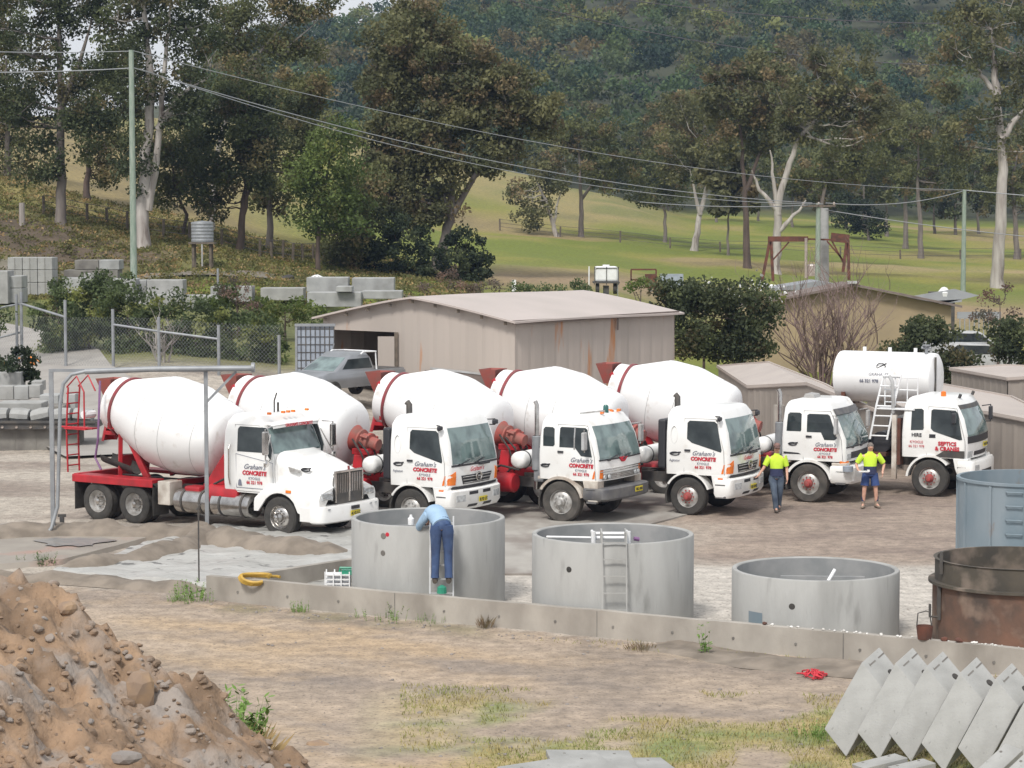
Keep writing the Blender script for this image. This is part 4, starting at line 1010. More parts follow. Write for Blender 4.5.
def storage_tank():
    d_=72.5; p=Vector((xat(889,d_),d_,0)); zc=at(889,377,d_).z; t=thing('storage_tank',p,'white horizontal cylindrical tank raised on a steel stand behind the rightmost truck','tank',R(-27))
    x0_,x1_=1.53,-1.53; Lh=x0_-x1_
    b=MB(); b.lathe([(0,-.06),(.35,-.04),(.68,.0),(.75,.04),(.77,.12),(.77,Lh-.12),(.75,Lh-.04),(.68,Lh),(.35,Lh+.04),(0,Lh+.06)],Matrix.Translation((x0_,0,zc))@Matrix.Rotation(-math.pi/2,4,'Y'),56)
    b.build('tank_shell','drum_white',t,smooth=True)
    for x in(-.75,.05,.85): b=MB(); b.tube([(x,0,zc+.74),(x,0,zc+.90)],.055,10); b.build('tank_fitting','white_plastic',t)
    b=MB(); b.tube([(1.25,-.2,zc+.7),(1.25,-.2,zc+1.0)],.05,8); b.tube([(1.1,-.2,zc+.93),(1.4,-.2,zc+.93)],.04,8); b.tube([(1.25,-.2,zc+.98),(1.25,-.2,zc+1.02)],.13,8); b.build('tank_valve','galv',t)
    b=MB(); b.tube([(1.58,-.35,zc-1.2),(1.58,-.35,zc+.66)],.035,8); b.build('level_pipe','dark_steel',t)
    b=MB()
    for x in(-1.2,1.2):
        for y in(-.6,.6): b.bar((x,y,0),(x,y,zc-.45),.12)
        b.box((x,0,zc-.80),(.14,1.4,.10))
    b.build('stand','rust',t)
    b=MB(); b.tube([(.0+.14*math.cos(a),-.69,zc+.36+.10*math.sin(a)) for a in [i*.7 for i in range(10)]],.016,5); b.tube([(-.12,-.70,zc+.30),(.16,-.66,zc+.46)],.016,5); b.build('tank_emblem','text_black',t)
    text("GRAHAM'S",'lettering','text_grey',t,(-.05,-.765,zc+.08),(1,0,0),(0,.12,1),.13); text('66 321 978','lettering','text_grey',t,(-.35,-.772,zc-.12),(1,0,0),(0,-.1,1),.13,0,.004)
storage_tank()
def place(X,d,phi):
    a=R(phi); off=Vector((math.sin(a),math.cos(a),0))*1.2
    return Vector((X,d,0))+off, -a
l,r_=place(-5.70,58.3,33.); bonnet_mixer(l,r_,'white bonneted mixer truck with chrome grille, leftmost of the parked trucks')
l,r_=place(-2.56,60.0,31.); modern_mixer(l,r_,'white cab-over mixer truck with black grille, parked right beside the bonneted truck','BJ 92 QT')
l,r_=place(1.24,61.2,31.); old_mixer(l,r_,'older white mixer truck with grey steel bumper and green roof beacon','SRQ 881','a')
l,r_=place(4.60,62.6,27.); modern_mixer(l,r_,'white mixer truck with red wheel hub and black snorkel, left of the walking worker','BK 07 MD',hub='hub_red',spots=True)
l,r_=place(8.12,65.4,24.); old_mixer(l,r_,'older white mixer truck with dirty steps behind the two hi-vis workers','TXA 550','b')
l,r_=place(11.66,66.7,26.); tanker(l,r_,'white truck with an orange beacon and a white access ladder, rightmost in the row')
# ------------------------------------------------------------------ low wall
def wallrun(name,pts,z0,z1,th,m,label,cat,nz=None):
    b=MB(); vs=[];fs=[];P=[Vector(p) for p in pts]; n=len(P)
    for i,p in enumerate(P):
        t=(P[min(i+1,n-1)]-P[max(i-1,0)]).normalized(); s=Vector((-t.y,t.x,0))*th/2
        w=(rnd.random()-.5)*.02
        vs+=[(p.x-s.x,p.y-s.y,z0),(p.x-s.x,p.y-s.y,z1+w),(p.x+s.x,p.y+s.y,z1+w),(p.x+s.x,p.y+s.y,z0)]
    for i in range(n-1):
        a=i*4;c=a+4
        for k in range(4): fs.append((a+k,a+(k+1)%4,c+(k+1)%4,c+k))
    fs+=[(0,1,2,3),((n-1)*4+3,(n-1)*4+2,(n-1)*4+1,(n-1)*4)]
    b.add(vs,fs); return b.build(name,m,label=label,cat=cat)
W=wallrun('low_wall',[(x,WD(x),0) for x in np.arange(-6.25,14,.5)],-.1,.50,.17,'concrete_wall','long low stained concrete wall in front of the round tanks','wall')
b=MB()
for k,x in enumerate(np.arange(-5.6,10,1.07)):
    p=Vector((x,WD(x)-.09,.22)); b.tube([p+Vector((0,-.02,0)),p+Vector((0,.02,0))],.028,8)
b.build('tie_hole','concrete_dark',W)
b=MB()
for k,x in enumerate((-2.3,1.6,5.9,9.6)):
    b.box((x,WD(x)-.083,.2),(.02,.03,.58),Matrix.Rotation(R(-29),3,'Z'))
b.build('wall_joint','concrete_dark',W)
wallrun('bay_wall',[(-5.35,49.2,0),(-4.3,50.4,0),(-3.3,51.6,0)],0,.5,.16,'concrete_wall','short angled concrete bay wall left of the tank the ladder man leans over','wall')
mat('white_grit',(.75,.74,.72),(.5,.48,.45),rough=.9,scale=6)
b=MB()
for i in range(70):
    x=rnd.uniform(4.5,12.5); rock('',(x,WD(x)+rnd.uniform(-.06,.06),.515),rnd.choice([.015,.025,.035]),i,'',b=b)
b.build('grit','white_grit',kind='stuff',label='white grit and crumbs of mortar along the top of the low wall')
def lump(px,py,s,m,name,label,cat,zz=.53):
    x=None; 
    d=Vector(ray(px,py)); 
    # intersect with wall plane line
    t=(45.7-.55*.2)/(d[1]+.55*d[0]); p=Vector((0,0,CH))+d*t
    rock(name,(p.x,p.y,zz),s,int(px),m,label,cat)
lump(765,625,.05,'rust','brick_piece','small rusty piece on the low wall below the third round tank','rubble')
lump(944,640,.07,'rust','brick_piece','brown broken piece on the low wall beside the rusty bucket','rubble')
lump(959,642,.08,'rust','brick_piece','larger brown broken piece on the low wall in front of the rusty tank','rubble')
# rusty bucket on the wall
p=Vector((xat(924,42.1),WD(xat(924,42.1)),.5))
t=thing('bucket',p,'rusty bucket with raised handle standing on the low wall by the rusty tank','bucket')
b=MB(); b.lathe([(0,0),(.12,0),(.15,.24),(.14,.24),(.11,.02),(0,.02)],None,20); b.build('bucket_body','rust',t,smooth=True)
b=MB(); b.tube([(-.14,0,.22),(-.12,0,.46),(.02,0,.50),(.08,0,.48),(.12,0,.24)],.012,6); b.build('handle','dark_steel',t)
# ------------------------------------------------------------------ precast round tanks
def tank(X,d,r,h,label,holes=(),baffle=None,seam=True):
    t=thing('precast_tank',(X,d,0),label,'concrete tank',group='round precast concrete tanks behind the low wall')
    b=MB(); b.lathe([(r,0),(r,h-.02),(r-.015,h),(r-.085,h),(r-.10,h-.02)],None,96); b.build('tank_wall','concrete_tank',t,smooth=True)
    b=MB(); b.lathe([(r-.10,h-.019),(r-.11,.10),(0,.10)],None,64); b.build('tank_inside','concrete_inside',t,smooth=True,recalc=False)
    for px,py,s,m in holes:
        # find the point on the cylinder
        dd=Vector(ray(px,py)); best=None; tt=d-r-1
        while tt<d:
            p=Vector((0,0,CH))+dd*tt
            if math.hypot(p.x-X,p.y-d)<=r: break
            tt+=.01
        q=Vector((p.x-X,p.y-d,p.z)); n=Vector((q.x,q.y,0)).normalized()
        b=MB(); b.lathe([(0,.012),(s*.8,.012),(s,.0)],axmat(q,n),16); b.build('pipe_hole' ,m,t)
    if baffle:
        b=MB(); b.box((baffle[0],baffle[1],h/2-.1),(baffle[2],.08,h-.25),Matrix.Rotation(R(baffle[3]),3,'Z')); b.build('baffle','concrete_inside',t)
    if seam:
        b=MB(); b.box((r*.89,-r*.42,h/2),(.03,.03,h-.06)); b.build('mould_seam','concrete_tank',t)
    return t
tank(-1.72,48.95,1.575,1.72,'round grey concrete tank with a man bending over its rim',[(383.5,536,.07,'concrete_dark'),(387.5,534.5,.05,'text_red'),(383,553,.06,'concrete_dark')],(-.5,.4,1.4,8))
tank(1.97,46.55,1.58,1.71,'round grey concrete tank with a ladder hooked over its rim',[(569,569.5,.06,'black_rubber')])
tank(5.75,45.1,1.58,1.23,'lower round concrete tank with a single hole in its side, rightmost concrete one',[(792,606.5,.065,'black_rubber')],(.2,.5,1.6,-4))
tk=[o for o in COL.objects if o.name.startswith('precast_tank')][-1]; b=MB()
def fn(u,v):
    a=R(212+13*u); return (1.586*math.cos(a),1.586*math.sin(a),.22+.34*v)
b.patch(fn,6,3); b.build('painted_patch','blue_tank',tk)
# pipe bits in tanks
b=MB(); b.tube([(5.98,45.0,1.0),(6.12,45.12,1.20)],.035,10); tag(b.build('white_pipe','white_plastic'),'short white pipe sticking up inside the lowest round tank','pipe')
# ladder on tank 2
def ladder(name,x,y0,y1,z0,z1,w,n,m,label,hook=False,th=.03):
    t=thing(name,(x,y0,z0),label,'ladder'); a=Vector((0,0,0)); c=Vector((0,y1-y0,z1-z0))
    for s in(-1,1):
        b=MB(); o=Vector((s*w/2,0,0)); b.bar(a+o,c+o,th,th*1.6)
        if hook: b.bar(c+o,c+o+Vector((0,.5,.02)),.03,.05); b.bar(c+o+Vector((0,.3,.02)),c+o+Vector((0,.3,-.35)),.03,.05)
        b.build('rail',m,t)
    for k in range(n):
        q=a.lerp(c,(k+.5)/n); b=MB(); b.bar(q-Vector((w/2,0,0)),q+Vector((w/2,0,0)),th*1.05); b.build('rung',m,t)
    return t
ladder('ladder',xat(615,44.9),44.66,44.95,.02,1.90,.46,6,'concrete_tank','grey metal ladder hooked over the second round tank',hook=True,th=.02)
t=thing('pipe_rack',(xat(612,45.9),45.9,1.73),'white plastic pipe frame lying across the rim of the second round tank','pipe')
b=MB()
for y in(-.35,.25): b.tube([(-.38,y,.02),(.33,y,.02)],.035,8)
for x in(-.36,.31): b.tube([(x,-.45,-.1),(x,-.45,.16)],.045,8); b.tube([(x,-.4,.05),(x,.4,.05)],.03,8)
b.tube([(-.36,-.4,.03),(-1.25,-.2,.02)],.02,8); b.build('white_pipe','white_plastic',t,smooth=True)
b=MB(); b.tube([(.42,-.3,.0),(.52,-.28,-.02)],.04,8); b.build('coupling','purple_hose',t)
# ladder under the man
LX=xat(441,47.0)
t=ladder('step_ladder',LX,46.86,47.25,.05,1.95,.46,7,'aluminium','aluminium step ladder the bending man stands on')
# ------------------------------------------------------------------ big steel tanks on the right
t=thing('steel_tank',(11.28,52.2,0),'tall blue grey painted steel ring tank at the right edge','tank')
b=MB(); b.lathe([(1.5,0),(1.5,2.12),(1.54,2.12),(1.54,2.18),(1.46,2.18),(1.45,0)],None,80); b.build('tank_shell','blue_tank',t,smooth=True)
b=MB()
for a in range(0,360,30):
    A_=R(a-103); b.box((1.51*math.cos(A_),1.51*math.sin(A_),1.05),(.05,.06,2.1),Matrix.Rotation(A_,3,'Z'))
b.build('shell_rib','blue_tank',t)
for k in range(6):
    b=MB(); A_=R(-112); c=Vector((1.56*math.cos(A_),1.56*math.sin(A_),.5+k*.3)); tt=Vector((-math.sin(A_),math.cos(A_),0)); b.tube([c-tt*.17-Vector((0,-.06,0)),c-tt*.17,c+tt*.17,c+tt*.17-Vector((0,-.06,0))],.018,6); b.build('rung','blue_tank',t)
t=thing('steel_tank',(9.42,44.35,0),'rusty brown steel tank mould with a dirty flanged collar','tank')
b=MB(); b.lathe([(1.56,0),(1.56,1.08),(1.50,1.08),(1.50,.02),(0,.02)],None,80); b.build('tank_shell','rusty_tank',t,smooth=True)
b=MB(); b.lathe([(1.64,1.08),(1.64,1.13),(1.52,1.13),(1.52,1.52),(1.55,1.54),(1.48,1.54),(1.46,1.08)],None,80,close=True); b.build('collar','rusty_rim',t,smooth=True)
b=MB()
A_=R(196); e=Vector((math.cos(A_),math.sin(A_),0)); b.bar(e*1.60+Vector((0,0,.45)),e*1.60+Vector((0,0,1.08)),.06); b.bar(e*1.56+Vector((0,0,1.3)),e*1.56+Vector((0,0,1.72)),.05)
b.tube([e*1.6+Vector((0,0,.5)),e*1.78+Vector((0,0,.52)),e*1.78+Vector((0,0,.75))],.025,6); b.build('clamp_handle','dark_steel',t)
# ------------------------------------------------------------------ folded precast blocks, lower right
va=Vector((.59,.33,.93)); vb=Vector((.29,-.25,-.36)); vc=Vector((.33,.45,.15))
names=['leftmost of the leaning precast blocks, near the grass tuft','second leaning precast block counted from the grass tuft','middle leaning precast block, slightly yellower concrete','fourth leaning precast block from the left, with a large dark hole','fifth leaning precast block from the left, slots near its tip','precast block leaning at the right edge of the row']
for k,(px,py) in enumerate([(846,757),(879,760),(911,762),(944,772),(981,777),(1020,783)]):
    g=gp(px,py,.02); 
    t=thing('precast_block',g-vb,names[k] if 'concrete' in names[k] else 'grey concrete, '+names[k],'concrete block',group='precast concrete blocks leaning in a row')
    sc=1+.03*(k%2)
    a,bb,c=va*sc,vb*1.,vc
    b=MB(); O=Vector((0,0,0)); vs=[O,O+bb,O+bb+c,O+c,O+a,O+a+bb,O+a+bb+c,O+a+c]; b.add(vs,[(0,1,2,3),(4,5,6,7),(0,1,5,4),(1,2,6,5),(2,3,7,6),(3,0,4,7)])
    b.build('block_body','concrete_pale',t,bevel=.012)
    up=va.normalized()*.006; nn=(bb.cross(c)).normalized(); nn=nn if nn.dot(a)>0 else -nn
    b=MB()
    for v0,v1 in((.18,.5),(.66,.98)):
        p0=a+bb*.22+c*v0+nn*.004; p1=a+bb*.22+c*v1+nn*.004; w=bb.normalized()*.012
        b.add([p0-w,p1-w,p1+w,p0+w,p0-w-nn*.03,p1-w-nn*.03,p1+w-nn*.03,p0+w-nn*.03],[(0,1,2,3),(4,7,6,5),(0,4,5,1),(1,5,6,2),(2,6,7,3),(3,7,4,0)])
    b.build('slot','concrete_dark',t)
    b=MB(); b.lathe([(0,.01),(.055,.01),(.06,-.02)],axmat(a+bb*.78+c*.70,nn),14); b.build('hole','black_rubber',t)
def slab(px,py,z,w,l,th,rz,label,tilt=(0,0)):
    p=gp(px,py,z); t=thing('concrete_slab',p,label,'slab',R(rz)); t.rotation_euler=(R(tilt[0]),R(tilt[1]),R(rz))
    b=MB(); b.box((0,0,0),(w,l,th)); b.build('slab_body','concrete_pale',t,bevel=.01)
    b=MB()
    for x in(-.3,.3):
        b.tube([(x*w,.30*l,th/2-.02),(x*w,.30*l,th/2+.004)],.022,8)
    b.build('lifting_hole','concrete_dark',t)
slab(628,768,.16,1.25,.9,.10,14,'topmost of the flat slabs at the bottom edge, its corner pointing right',(0,3))
slab(592,762,.22,1.2,1.0,.09,6,'wide flat concrete slab in the middle of the pile at the bottom edge',(2,2))
slab(560,772,.30,1.5,.95,.09,22,'tilted flat concrete slab with a pointed left end, at the bottom edge',(4,-3))
slab(520,785,.22,1.2,.9,.09,30,'lowest flat concrete slab at the left of the bottom edge pile',(2,-4))
slab(880,764,.08,.75,.32,.10,26,'narrow concrete slab lying below the first leaning precast blocks',(0,-6))
slab(912,768,.08,.6,.32,.10,24,'short concrete slab lying behind the narrow one below the precast blocks',(0,-6))
slab(995,768,.30,.9,.30,.12,38,'concrete slab propped steeply at the bottom right corner',(10,-26))
slab(1015,778,.34,.9,.30,.12,38,'second propped concrete slab, closest to the bottom right corner',(10,-26))
# ------------------------------------------------------------------ small items
t=thing('hose_coil',(xat(253,48.6),WD(xat(253,48.6)),.52),'coiled yellow hose hanging on the left end of the low wall','hose')
b=MB()
for k in range(3):
    pts=[(.30*math.cos(a)+.02*k,.16*math.sin(a)-.06-.02*k,.03+.025*k-.13*max(0,-math.sin(a))) for a in [i*.35 for i in range(16)]]; b.tube(pts,.033,8)
b.tube([(.30,0,.04),(.45,.05,.03),(.52,.0,.02)],.03,8)
b.build('hose_loops','yellow_hose',t,smooth=True)
g=gp(812,674,.04); b=MB()
r9=random.Random(4)
for k in range(26):
    a=r9.uniform(0,6.28); pts=[(g.x+.05*math.cos(a),g.y+.04*math.sin(a),.05)]
    for q in range(1,5): pts.append((g.x+(.06*q)*math.cos(a+r9.uniform(-.5,.5))*r9.uniform(.5,1.2),g.y+(.09*q)*math.sin(a+r9.uniform(-.5,.5)),max(.02,.11-.02*q+r9.uniform(-.03,.03))))
    b.tube(pts,.014,4)
b.build('net_bag','red_net',label='crumpled red net bag lying on the ground near the low wall',cat='bag')
# steel rod in slurry
b=MB(); p=gp(199,582,.1); b.tube([p,p+Vector((0,0,1.65))],.018,6); b.tube([p+Vector((-.04,0,1.55)),p+Vector((.06,0,1.68))],.02,6); b.build('steel_rod','dark_steel',label='thin upright steel rod standing at the edge of the wet slurry',cat='rod')
b=MB(); p=gp(62,522,.3); b.box(p,(.10,.1,.28)); b.box(p+Vector((0,0,.16)),(.2,.06,.07)); b.build('stake','dark_steel',label='short dark stake poking out of the mud bank',cat='stake')
# crate with white and green
t=thing('plastic_crate',gp(338,596,.05),'white wire crate with a green plastic jug beside the first round tank','crate')
b=MB()
for k in range(5): b.box((0,0,.1+.09*k),(.50,.36,.02)); 
for x in(-.25,-.08,.08,.25):
    for y in(-.18,.18): b.box((x,y,.28),(.025,.025,.5))
b.build('crate_frame','white_plastic',t)
b=MB(); b.tube([(.05,-.1,.52),(.05,-.1,.60),(.33,-.1,.60),(.33,-.1,.36)],.03,6); b.box((.19,.0,.5),(.22,.2,.1)); b.build('green_handle','green_plastic',t)
b=MB(); c=gp(449,597,.52); b.lathe([(0,0),(.10,0),(.09,.12),(.03,.16),(0,.16)],Matrix.Translation((xat(441,46.4),46.55,.52)),12); b.build('green_cup','green_plastic',label='green plastic cup on the low wall below the step ladder',cat='cup')
b=MB(); b.lathe([(0,0),(.06,0),(.065,.12),(.03,.16),(.025,.2),(0,.2)],Matrix.Translation((xat(410,47.5),47.62,1.73)),12); b.build('white_bottle','white_plastic',label='white bottle of sealer beside the hands of the bending man',cat='bottle')
# ------------------------------------------------------------------ wash gantry
yG=58.2
t=thing('pipe_gantry',(xat(50,yG),yG,0),'grey steel pipe frame with a long overhead pipe in front of the bonneted truck','frame')
p0=xat(50,yG); X2=xat(205,yG)-p0; zt=at(50,372,yG).z
b=MB(); b.box((0,0,zt/2),(.10,.10,zt)); b.build('post','galv',t); b=MB(); b.box((X2,0,zt/2),(.09,.09,zt-.0)); b.build('post','galv',t)
b=MB(); b.box((X2/2,0,zt+.04),(X2+.1,.08,.07)); b.bar((X2,0,zt-.75),(X2+.75,0,zt+.02),.06); b.build('cross_beam','galv',t)
b=MB(); b.tube([(.85,-.14,zt+.02),(2.5,-.14,zt+.08),(xat(268,yG)-p0-.4,-.14,zt+.10)],.07,12); b.tube([(xat(268,yG)-p0-.4,-.14,zt+.12),(xat(268,yG)-p0-.32,-.14,zt+.12)],.12,12); b.build('overhead_pipe','galv',t,smooth=True)
b=MB(); pts=[(.85,-.14,zt+.02),(.52,-.14,zt-.05),(.32,-.14,zt-.28),(.24,-.14,zt-.75),(.20,-.14,zt-1.8),(.14,-.14,.8),(0.02,-.3,.3),(-.15,-.4,.05)]; b.tube(pts,.045,10); b.build('down_hose','galv',t,smooth=True)
# ------------------------------------------------------------------ old block stacks at the left of the yard
def blk(px0,py0,px1,py1,d,depth,label,m='concrete_pale',name='concrete_block',group=None,seam=None,cat='concrete block',bev=.03):
    x0=xat(px0,d);x1=xat(px1,d); z1=at(px0,py0,d).z; z0=at(px0,py1,d).z
    t=thing(name,((x0+x1)/2,d+depth/2,z0),label,cat,group=group)
    b=MB(); b.box((0,0,(z1-z0)/2),(x1-x0,depth,z1-z0)); b.build('block_body',m,t,bevel=bev)
    if seam:
        b=MB()
        for q in range(1,seam): b.box(((q/seam-.5)*(x1-x0),-depth/2-.004,(z1-z0)/2),(.03,.02,(z1-z0)*.94))
        b.build('joint','concrete_dark',t)
    return t
blk(-30,428,76,452,79.5,1.2,'long dark stained concrete slab, lowest of the stacks left of the bonneted truck',m='concrete_dark',seam=5)
t=thing('bed_former',(xat(30,79.3),80,at(30,429,79.3).z),'rusty steel former with a row of pale lumps on top, left of the trucks','former')
b=MB(); b.box((0,0,.10),(4.2,1.6,.20)); b.box((0,-.8,.24),(4.3,.12,.08)); b.build('steel_bed','dark_steel',t)
b=MB()
for k in range(9): b.lathe([(0,.0),(.05,0),(.05,.03)],Matrix.Translation((-1.9+.47*k,-.81,.08))@Matrix.Rotation(math.pi/2,4,'X'),10)
b.build('bolt_head','ceramic',t)
for k in range(6):
    b=MB(); b.lathe([(0,-.34),(.28,-.3),(.32,0),(.28,.3),(0,.34)],Matrix.Translation((-1.9+.7*k,.0,.40))@Matrix.Rotation(R(78+8*(k%3)),4,'Y')@Matrix.Diagonal((.8,1.7,1,1)),10); b.build('concrete_lump','concrete_pale',t)
blk(-5,403,40,416,82.,1.2,'pale flat concrete slab behind the rusty former'); blk(20,406,62,417,82.8,1.3,'darker concrete slab behind the rusty former, right of the pale one',m='concrete_dark')
blk(38,395,57,418,84.,.9,'grey concrete cube behind the gantry post',m='concrete'); blk(66,394,74,418,84.,.8,'narrow grey concrete cube right of the gantry post',m='concrete')
blk(-4,386,12,400,86.,.6,'small pale concrete block left end of the short rear row'); blk(12.5,386,27,400,86.,.6,'small pale concrete block in the middle of the short rear row',m='concrete'); blk(27.5,385,39,398,86.,.6,'small pale concrete block right end of the short rear row')
blk(-6,372,20,388,88.,.8,'weathered concrete block below the flowering bush',m='concrete'); blk(30,381,41,391,87.,.7,'small concrete block right of the flowering bush')
# terrace rows
G='precast concrete box units stored on the terrace'
k=0
pos=['bottom','middle','top']; colz=['left','centre','right']
for c_ in range(3):
    for r_ in range(3):
        blk(8+15*c_,295-12.6*(r_+1)+.3,22.6+15*c_,295-12.6*r_,127+.0,1.6,'pale stained concrete cube, %s of the %s column in the three by three stack'%(pos[r_],colz[c_]),group='concrete cubes in the three by three stack',seam=2)
blk(-6,271,8,304,123,1.6,'tall white concrete unit cut by the left edge of the picture',group=G); 
blk(8.3,276,22,288,123.5,1.5,'grey concrete box on top of another, just right of the tall white unit',m='concrete',group=G); blk(8.3,288.4,22,303,123.5,1.5,'lower grey concrete box, under the one just right of the tall white unit',m='concrete',group=G)
blk(64,270,118,279,131.5,1.6,'blackened concrete slab at the bottom of the dark stack behind the pale units',m='concrete_dark'); blk(75,260,99,269.7,131.5,1.6,'blackened concrete box on the left of the dark stack top',m='concrete_dark'); blk(99.5,260,119.5,269.7,131.5,1.6,'mottled grey concrete box on the right of the dark stack top',m='concrete')
blk(84,273.5,100,278.2,130,1.0,'small white slab lying on the pale units before the dark stack')
rows=[(62,278,98,294,127,'pale concrete unit at the left of the upper terrace row, under the small white slab'),(99.5,279,136,294.5,126.5,'pale concrete unit at the foot of the green power pole'),(147,280,183,294.5,126.5,'pale concrete unit just right of the green power pole'),
(118,295,136.5,306,125,'lower concrete unit left of the pole line, half hidden by the hedge'),(137,295,182,307,125,'long lower concrete unit half hidden by the hedge'),(183.5,295.5,211,311,122.5,'concrete unit with a bright top standing apart, left of the reddish shrub'),
(210.5,286.5,252,302,126,'concrete unit behind the reddish dry shrub'),(260.5,288,303.5,300.5,126,'low concrete unit standing alone on the grass between two others'),
(306.5,277.5,348,292,124,'upper concrete unit of the stack left of the big shed roof'),(307,292.4,361,307,122,'lower long concrete unit of the stack left of the big shed roof'),(336,286.5,352,292,121.6,'thin concrete lid on the lower long unit'),(352,278,394,292,125,'concrete unit below the dark bushy tree'),(362,291,402,299,123,'concrete kerb just above the big shed roof')]
for q in rows: blk(q[0],q[1],q[2],q[3],q[4],1.5,q[5],group=G,m='concrete' if rnd.random()<.5 else 'concrete_pale')
blk(136.6,280,146.5,294,127.6,1.2,'grey concrete unit hidden in the gap behind the green power pole',m='concrete',group=G)
b=MB(); p=gd(218,128); b.tube([p,p+Vector((0,0,1.6))],.06,8); b.build('pipe_post','galv',label='short grey pipe post behind the terrace units',cat='post')
for px,py,m_,lb in((289,273,'black_rubber','dark animal-shaped lump on the grassy bank'),(318,274,'white_plastic','white lump on the grass near the big tree')):
    p=at(px,py,138); p.z=H(p.x,p.y)+.15; rock('lump',p,.28,px,m_,lb,'lump',sq=(1.6,1,.8))
# raised tank on stand
dT=140; p=gd(203,dT); zt0=at(203,242,dT).z-p.z; zt1=at(203,222,dT).z-p.z
t=thing('water_tank',p,'corrugated iron water tank raised on a stand on the left bank','water tank')
b=MB(); prof=[(0,zt0)]; n=12
for i in range(n+1): prof.append((.64+.02*(i%2),zt0+(zt1-zt0)*i/n))
prof.append((0,zt1+.08)); b.lathe(prof,None,28); b.build('tank_body','galv',t,smooth=False)
b=MB()
for x in(-.5,.5):
    for y in(-.4,.4): b.box((x,y,zt0/2-.1),(.14,.14,zt0+.1))
b.box((0,0,zt0-.06),(1.5,1.3,.1)); b.build('stand','timber',t)
b=MB(); b.tube([(.05,-.6,zt0),(.05,-.6,0)],.05,6); b.build('down_pipe','pale_metal',t)
# rural fences (posts along the slope), grouped as one fence
def rural(name,pts,label,h=1.15,rail=True):
    t=thing(name,gd(*pts[0]),label,'fence'); o=t.location; prev=None; w=MB()
    for px,d in pts:
        p=gd(px,d); b=MB(); q=p-o; b.tube([q-Vector((0,0,.2)),q+Vector((rnd.uniform(-.05,.05),0,h*rnd.uniform(.9,1.15)))],.10,6); b.build('fence_post','timber',t)
        if prev is not None and rail:
            for z in(.35,.7,1.05): w.tube([prev+Vector((0,0,z*h)),q+Vector((0,0,z*h))],.018,4)
        prev=q
    w.build('fence_wire','wire_dark',t)
rural('farm_fence',[(45,156),(88,157),(108,158),(128,158),(164,157),(190,156),(222,156),(243,156),(260,156),(272,156),(283,157),(293,157),(303,158),(313,159),(323,160),(332,161)],'old timber post and wire fence running across the left slope')
rural('paddock_fence',[(500,255),(560,255),(620,252),(670,250),(720,250),(780,255),(840,255),(900,258),(960,262),(1020,265),(1080,268)],'thin wire fence crossing the far green paddock',h=1.1)
p=at(22,222,150); z=H(p.x,p.y); b=MB(); b.tube([(p.x,p.y,z-.2),(p.x,p.y,z+1.5)],[.20,.17],8); b.build('stump','bark_pale',label='short pale stump post on the left slope',cat='stump')
# ------------------------------------------------------------------ chain link fence
t=thing('chain_link_fence',(0,0,0),'chain link fence with galvanised posts in front of the green hedge','fence')
fp=[(-25,103,5.0,2.4),(21,101,2.7,2.3),(65,99,2.6,2.4),(112.7,97.5,2.6,2.3),(158.6,96.5,2.6,2.3),(218.5,95.5,2.6,2.3),(279,95,2.6,2.2)]
tops=[285,292,300,309,317,325,335]; P_=[]
for (px,d,_,_),ty in zip(fp,tops):
    q=at(px,ty,d); g=H(q.x,q.y); b=MB(); b.tube([(q.x,q.y,g-.1),(q.x,q.y,q.z)],.065,8); b.build('fence_post','galv',t,smooth=True); P_.append((Vector((q.x,q.y,g)),q))
b=MB(); b.tube([P_[1][0]+Vector((-.2,0,0)),P_[1][1]+Vector((-.2,0,-.1))],.06,8); b.build('fence_post','galv',t,smooth=True)
for i,f0,f1 in((0,.62,.84),(1,.84,.75),(3,.74,.73),(4,.73,.72)):
    a,c=P_[i],P_[i+1]; b=MB(); b.tube([a[0].lerp(a[1],f0),c[0].lerp(c[1],f1)],.05,6); b.build('fence_rail','galv',t)
b=MB(); b.tube([P_[0][0].lerp(P_[0][1],.2),P_[1][0].lerp(P_[1][1],.45)],.045,6)
b.build('fence_rail','galv',t)
b=MB()
for i in range(len(P_)-1):
    a,c=P_[i],P_[i+1]; L_=(c[1]-a[1]).length; n=int(L_/.16); hh=2.1
    for k in range(-int(hh/.16),n):
        for s in(0,1):
            u0=k*.16; z0=0; u1=u0+hh; z1=hh
            if u0<0: z0=-u0; u0=0
            if u1>L_: z1-=u1-L_; u1=L_
            if u1<=u0: continue
            if s: u0,u1=L_-u0,L_-u1
            f=lambda u,z:(a[0].lerp(c[0],u/L_)+Vector((0,0,z)))
            p_,q_=f(u0,z0),f(u1,z1); w=Vector((0,0,.0045)); b.add([p_-w,q_-w,q_+w,p_+w],[(0,1,2,3)])
b.build('chain_mesh','galv',t,recalc=False)
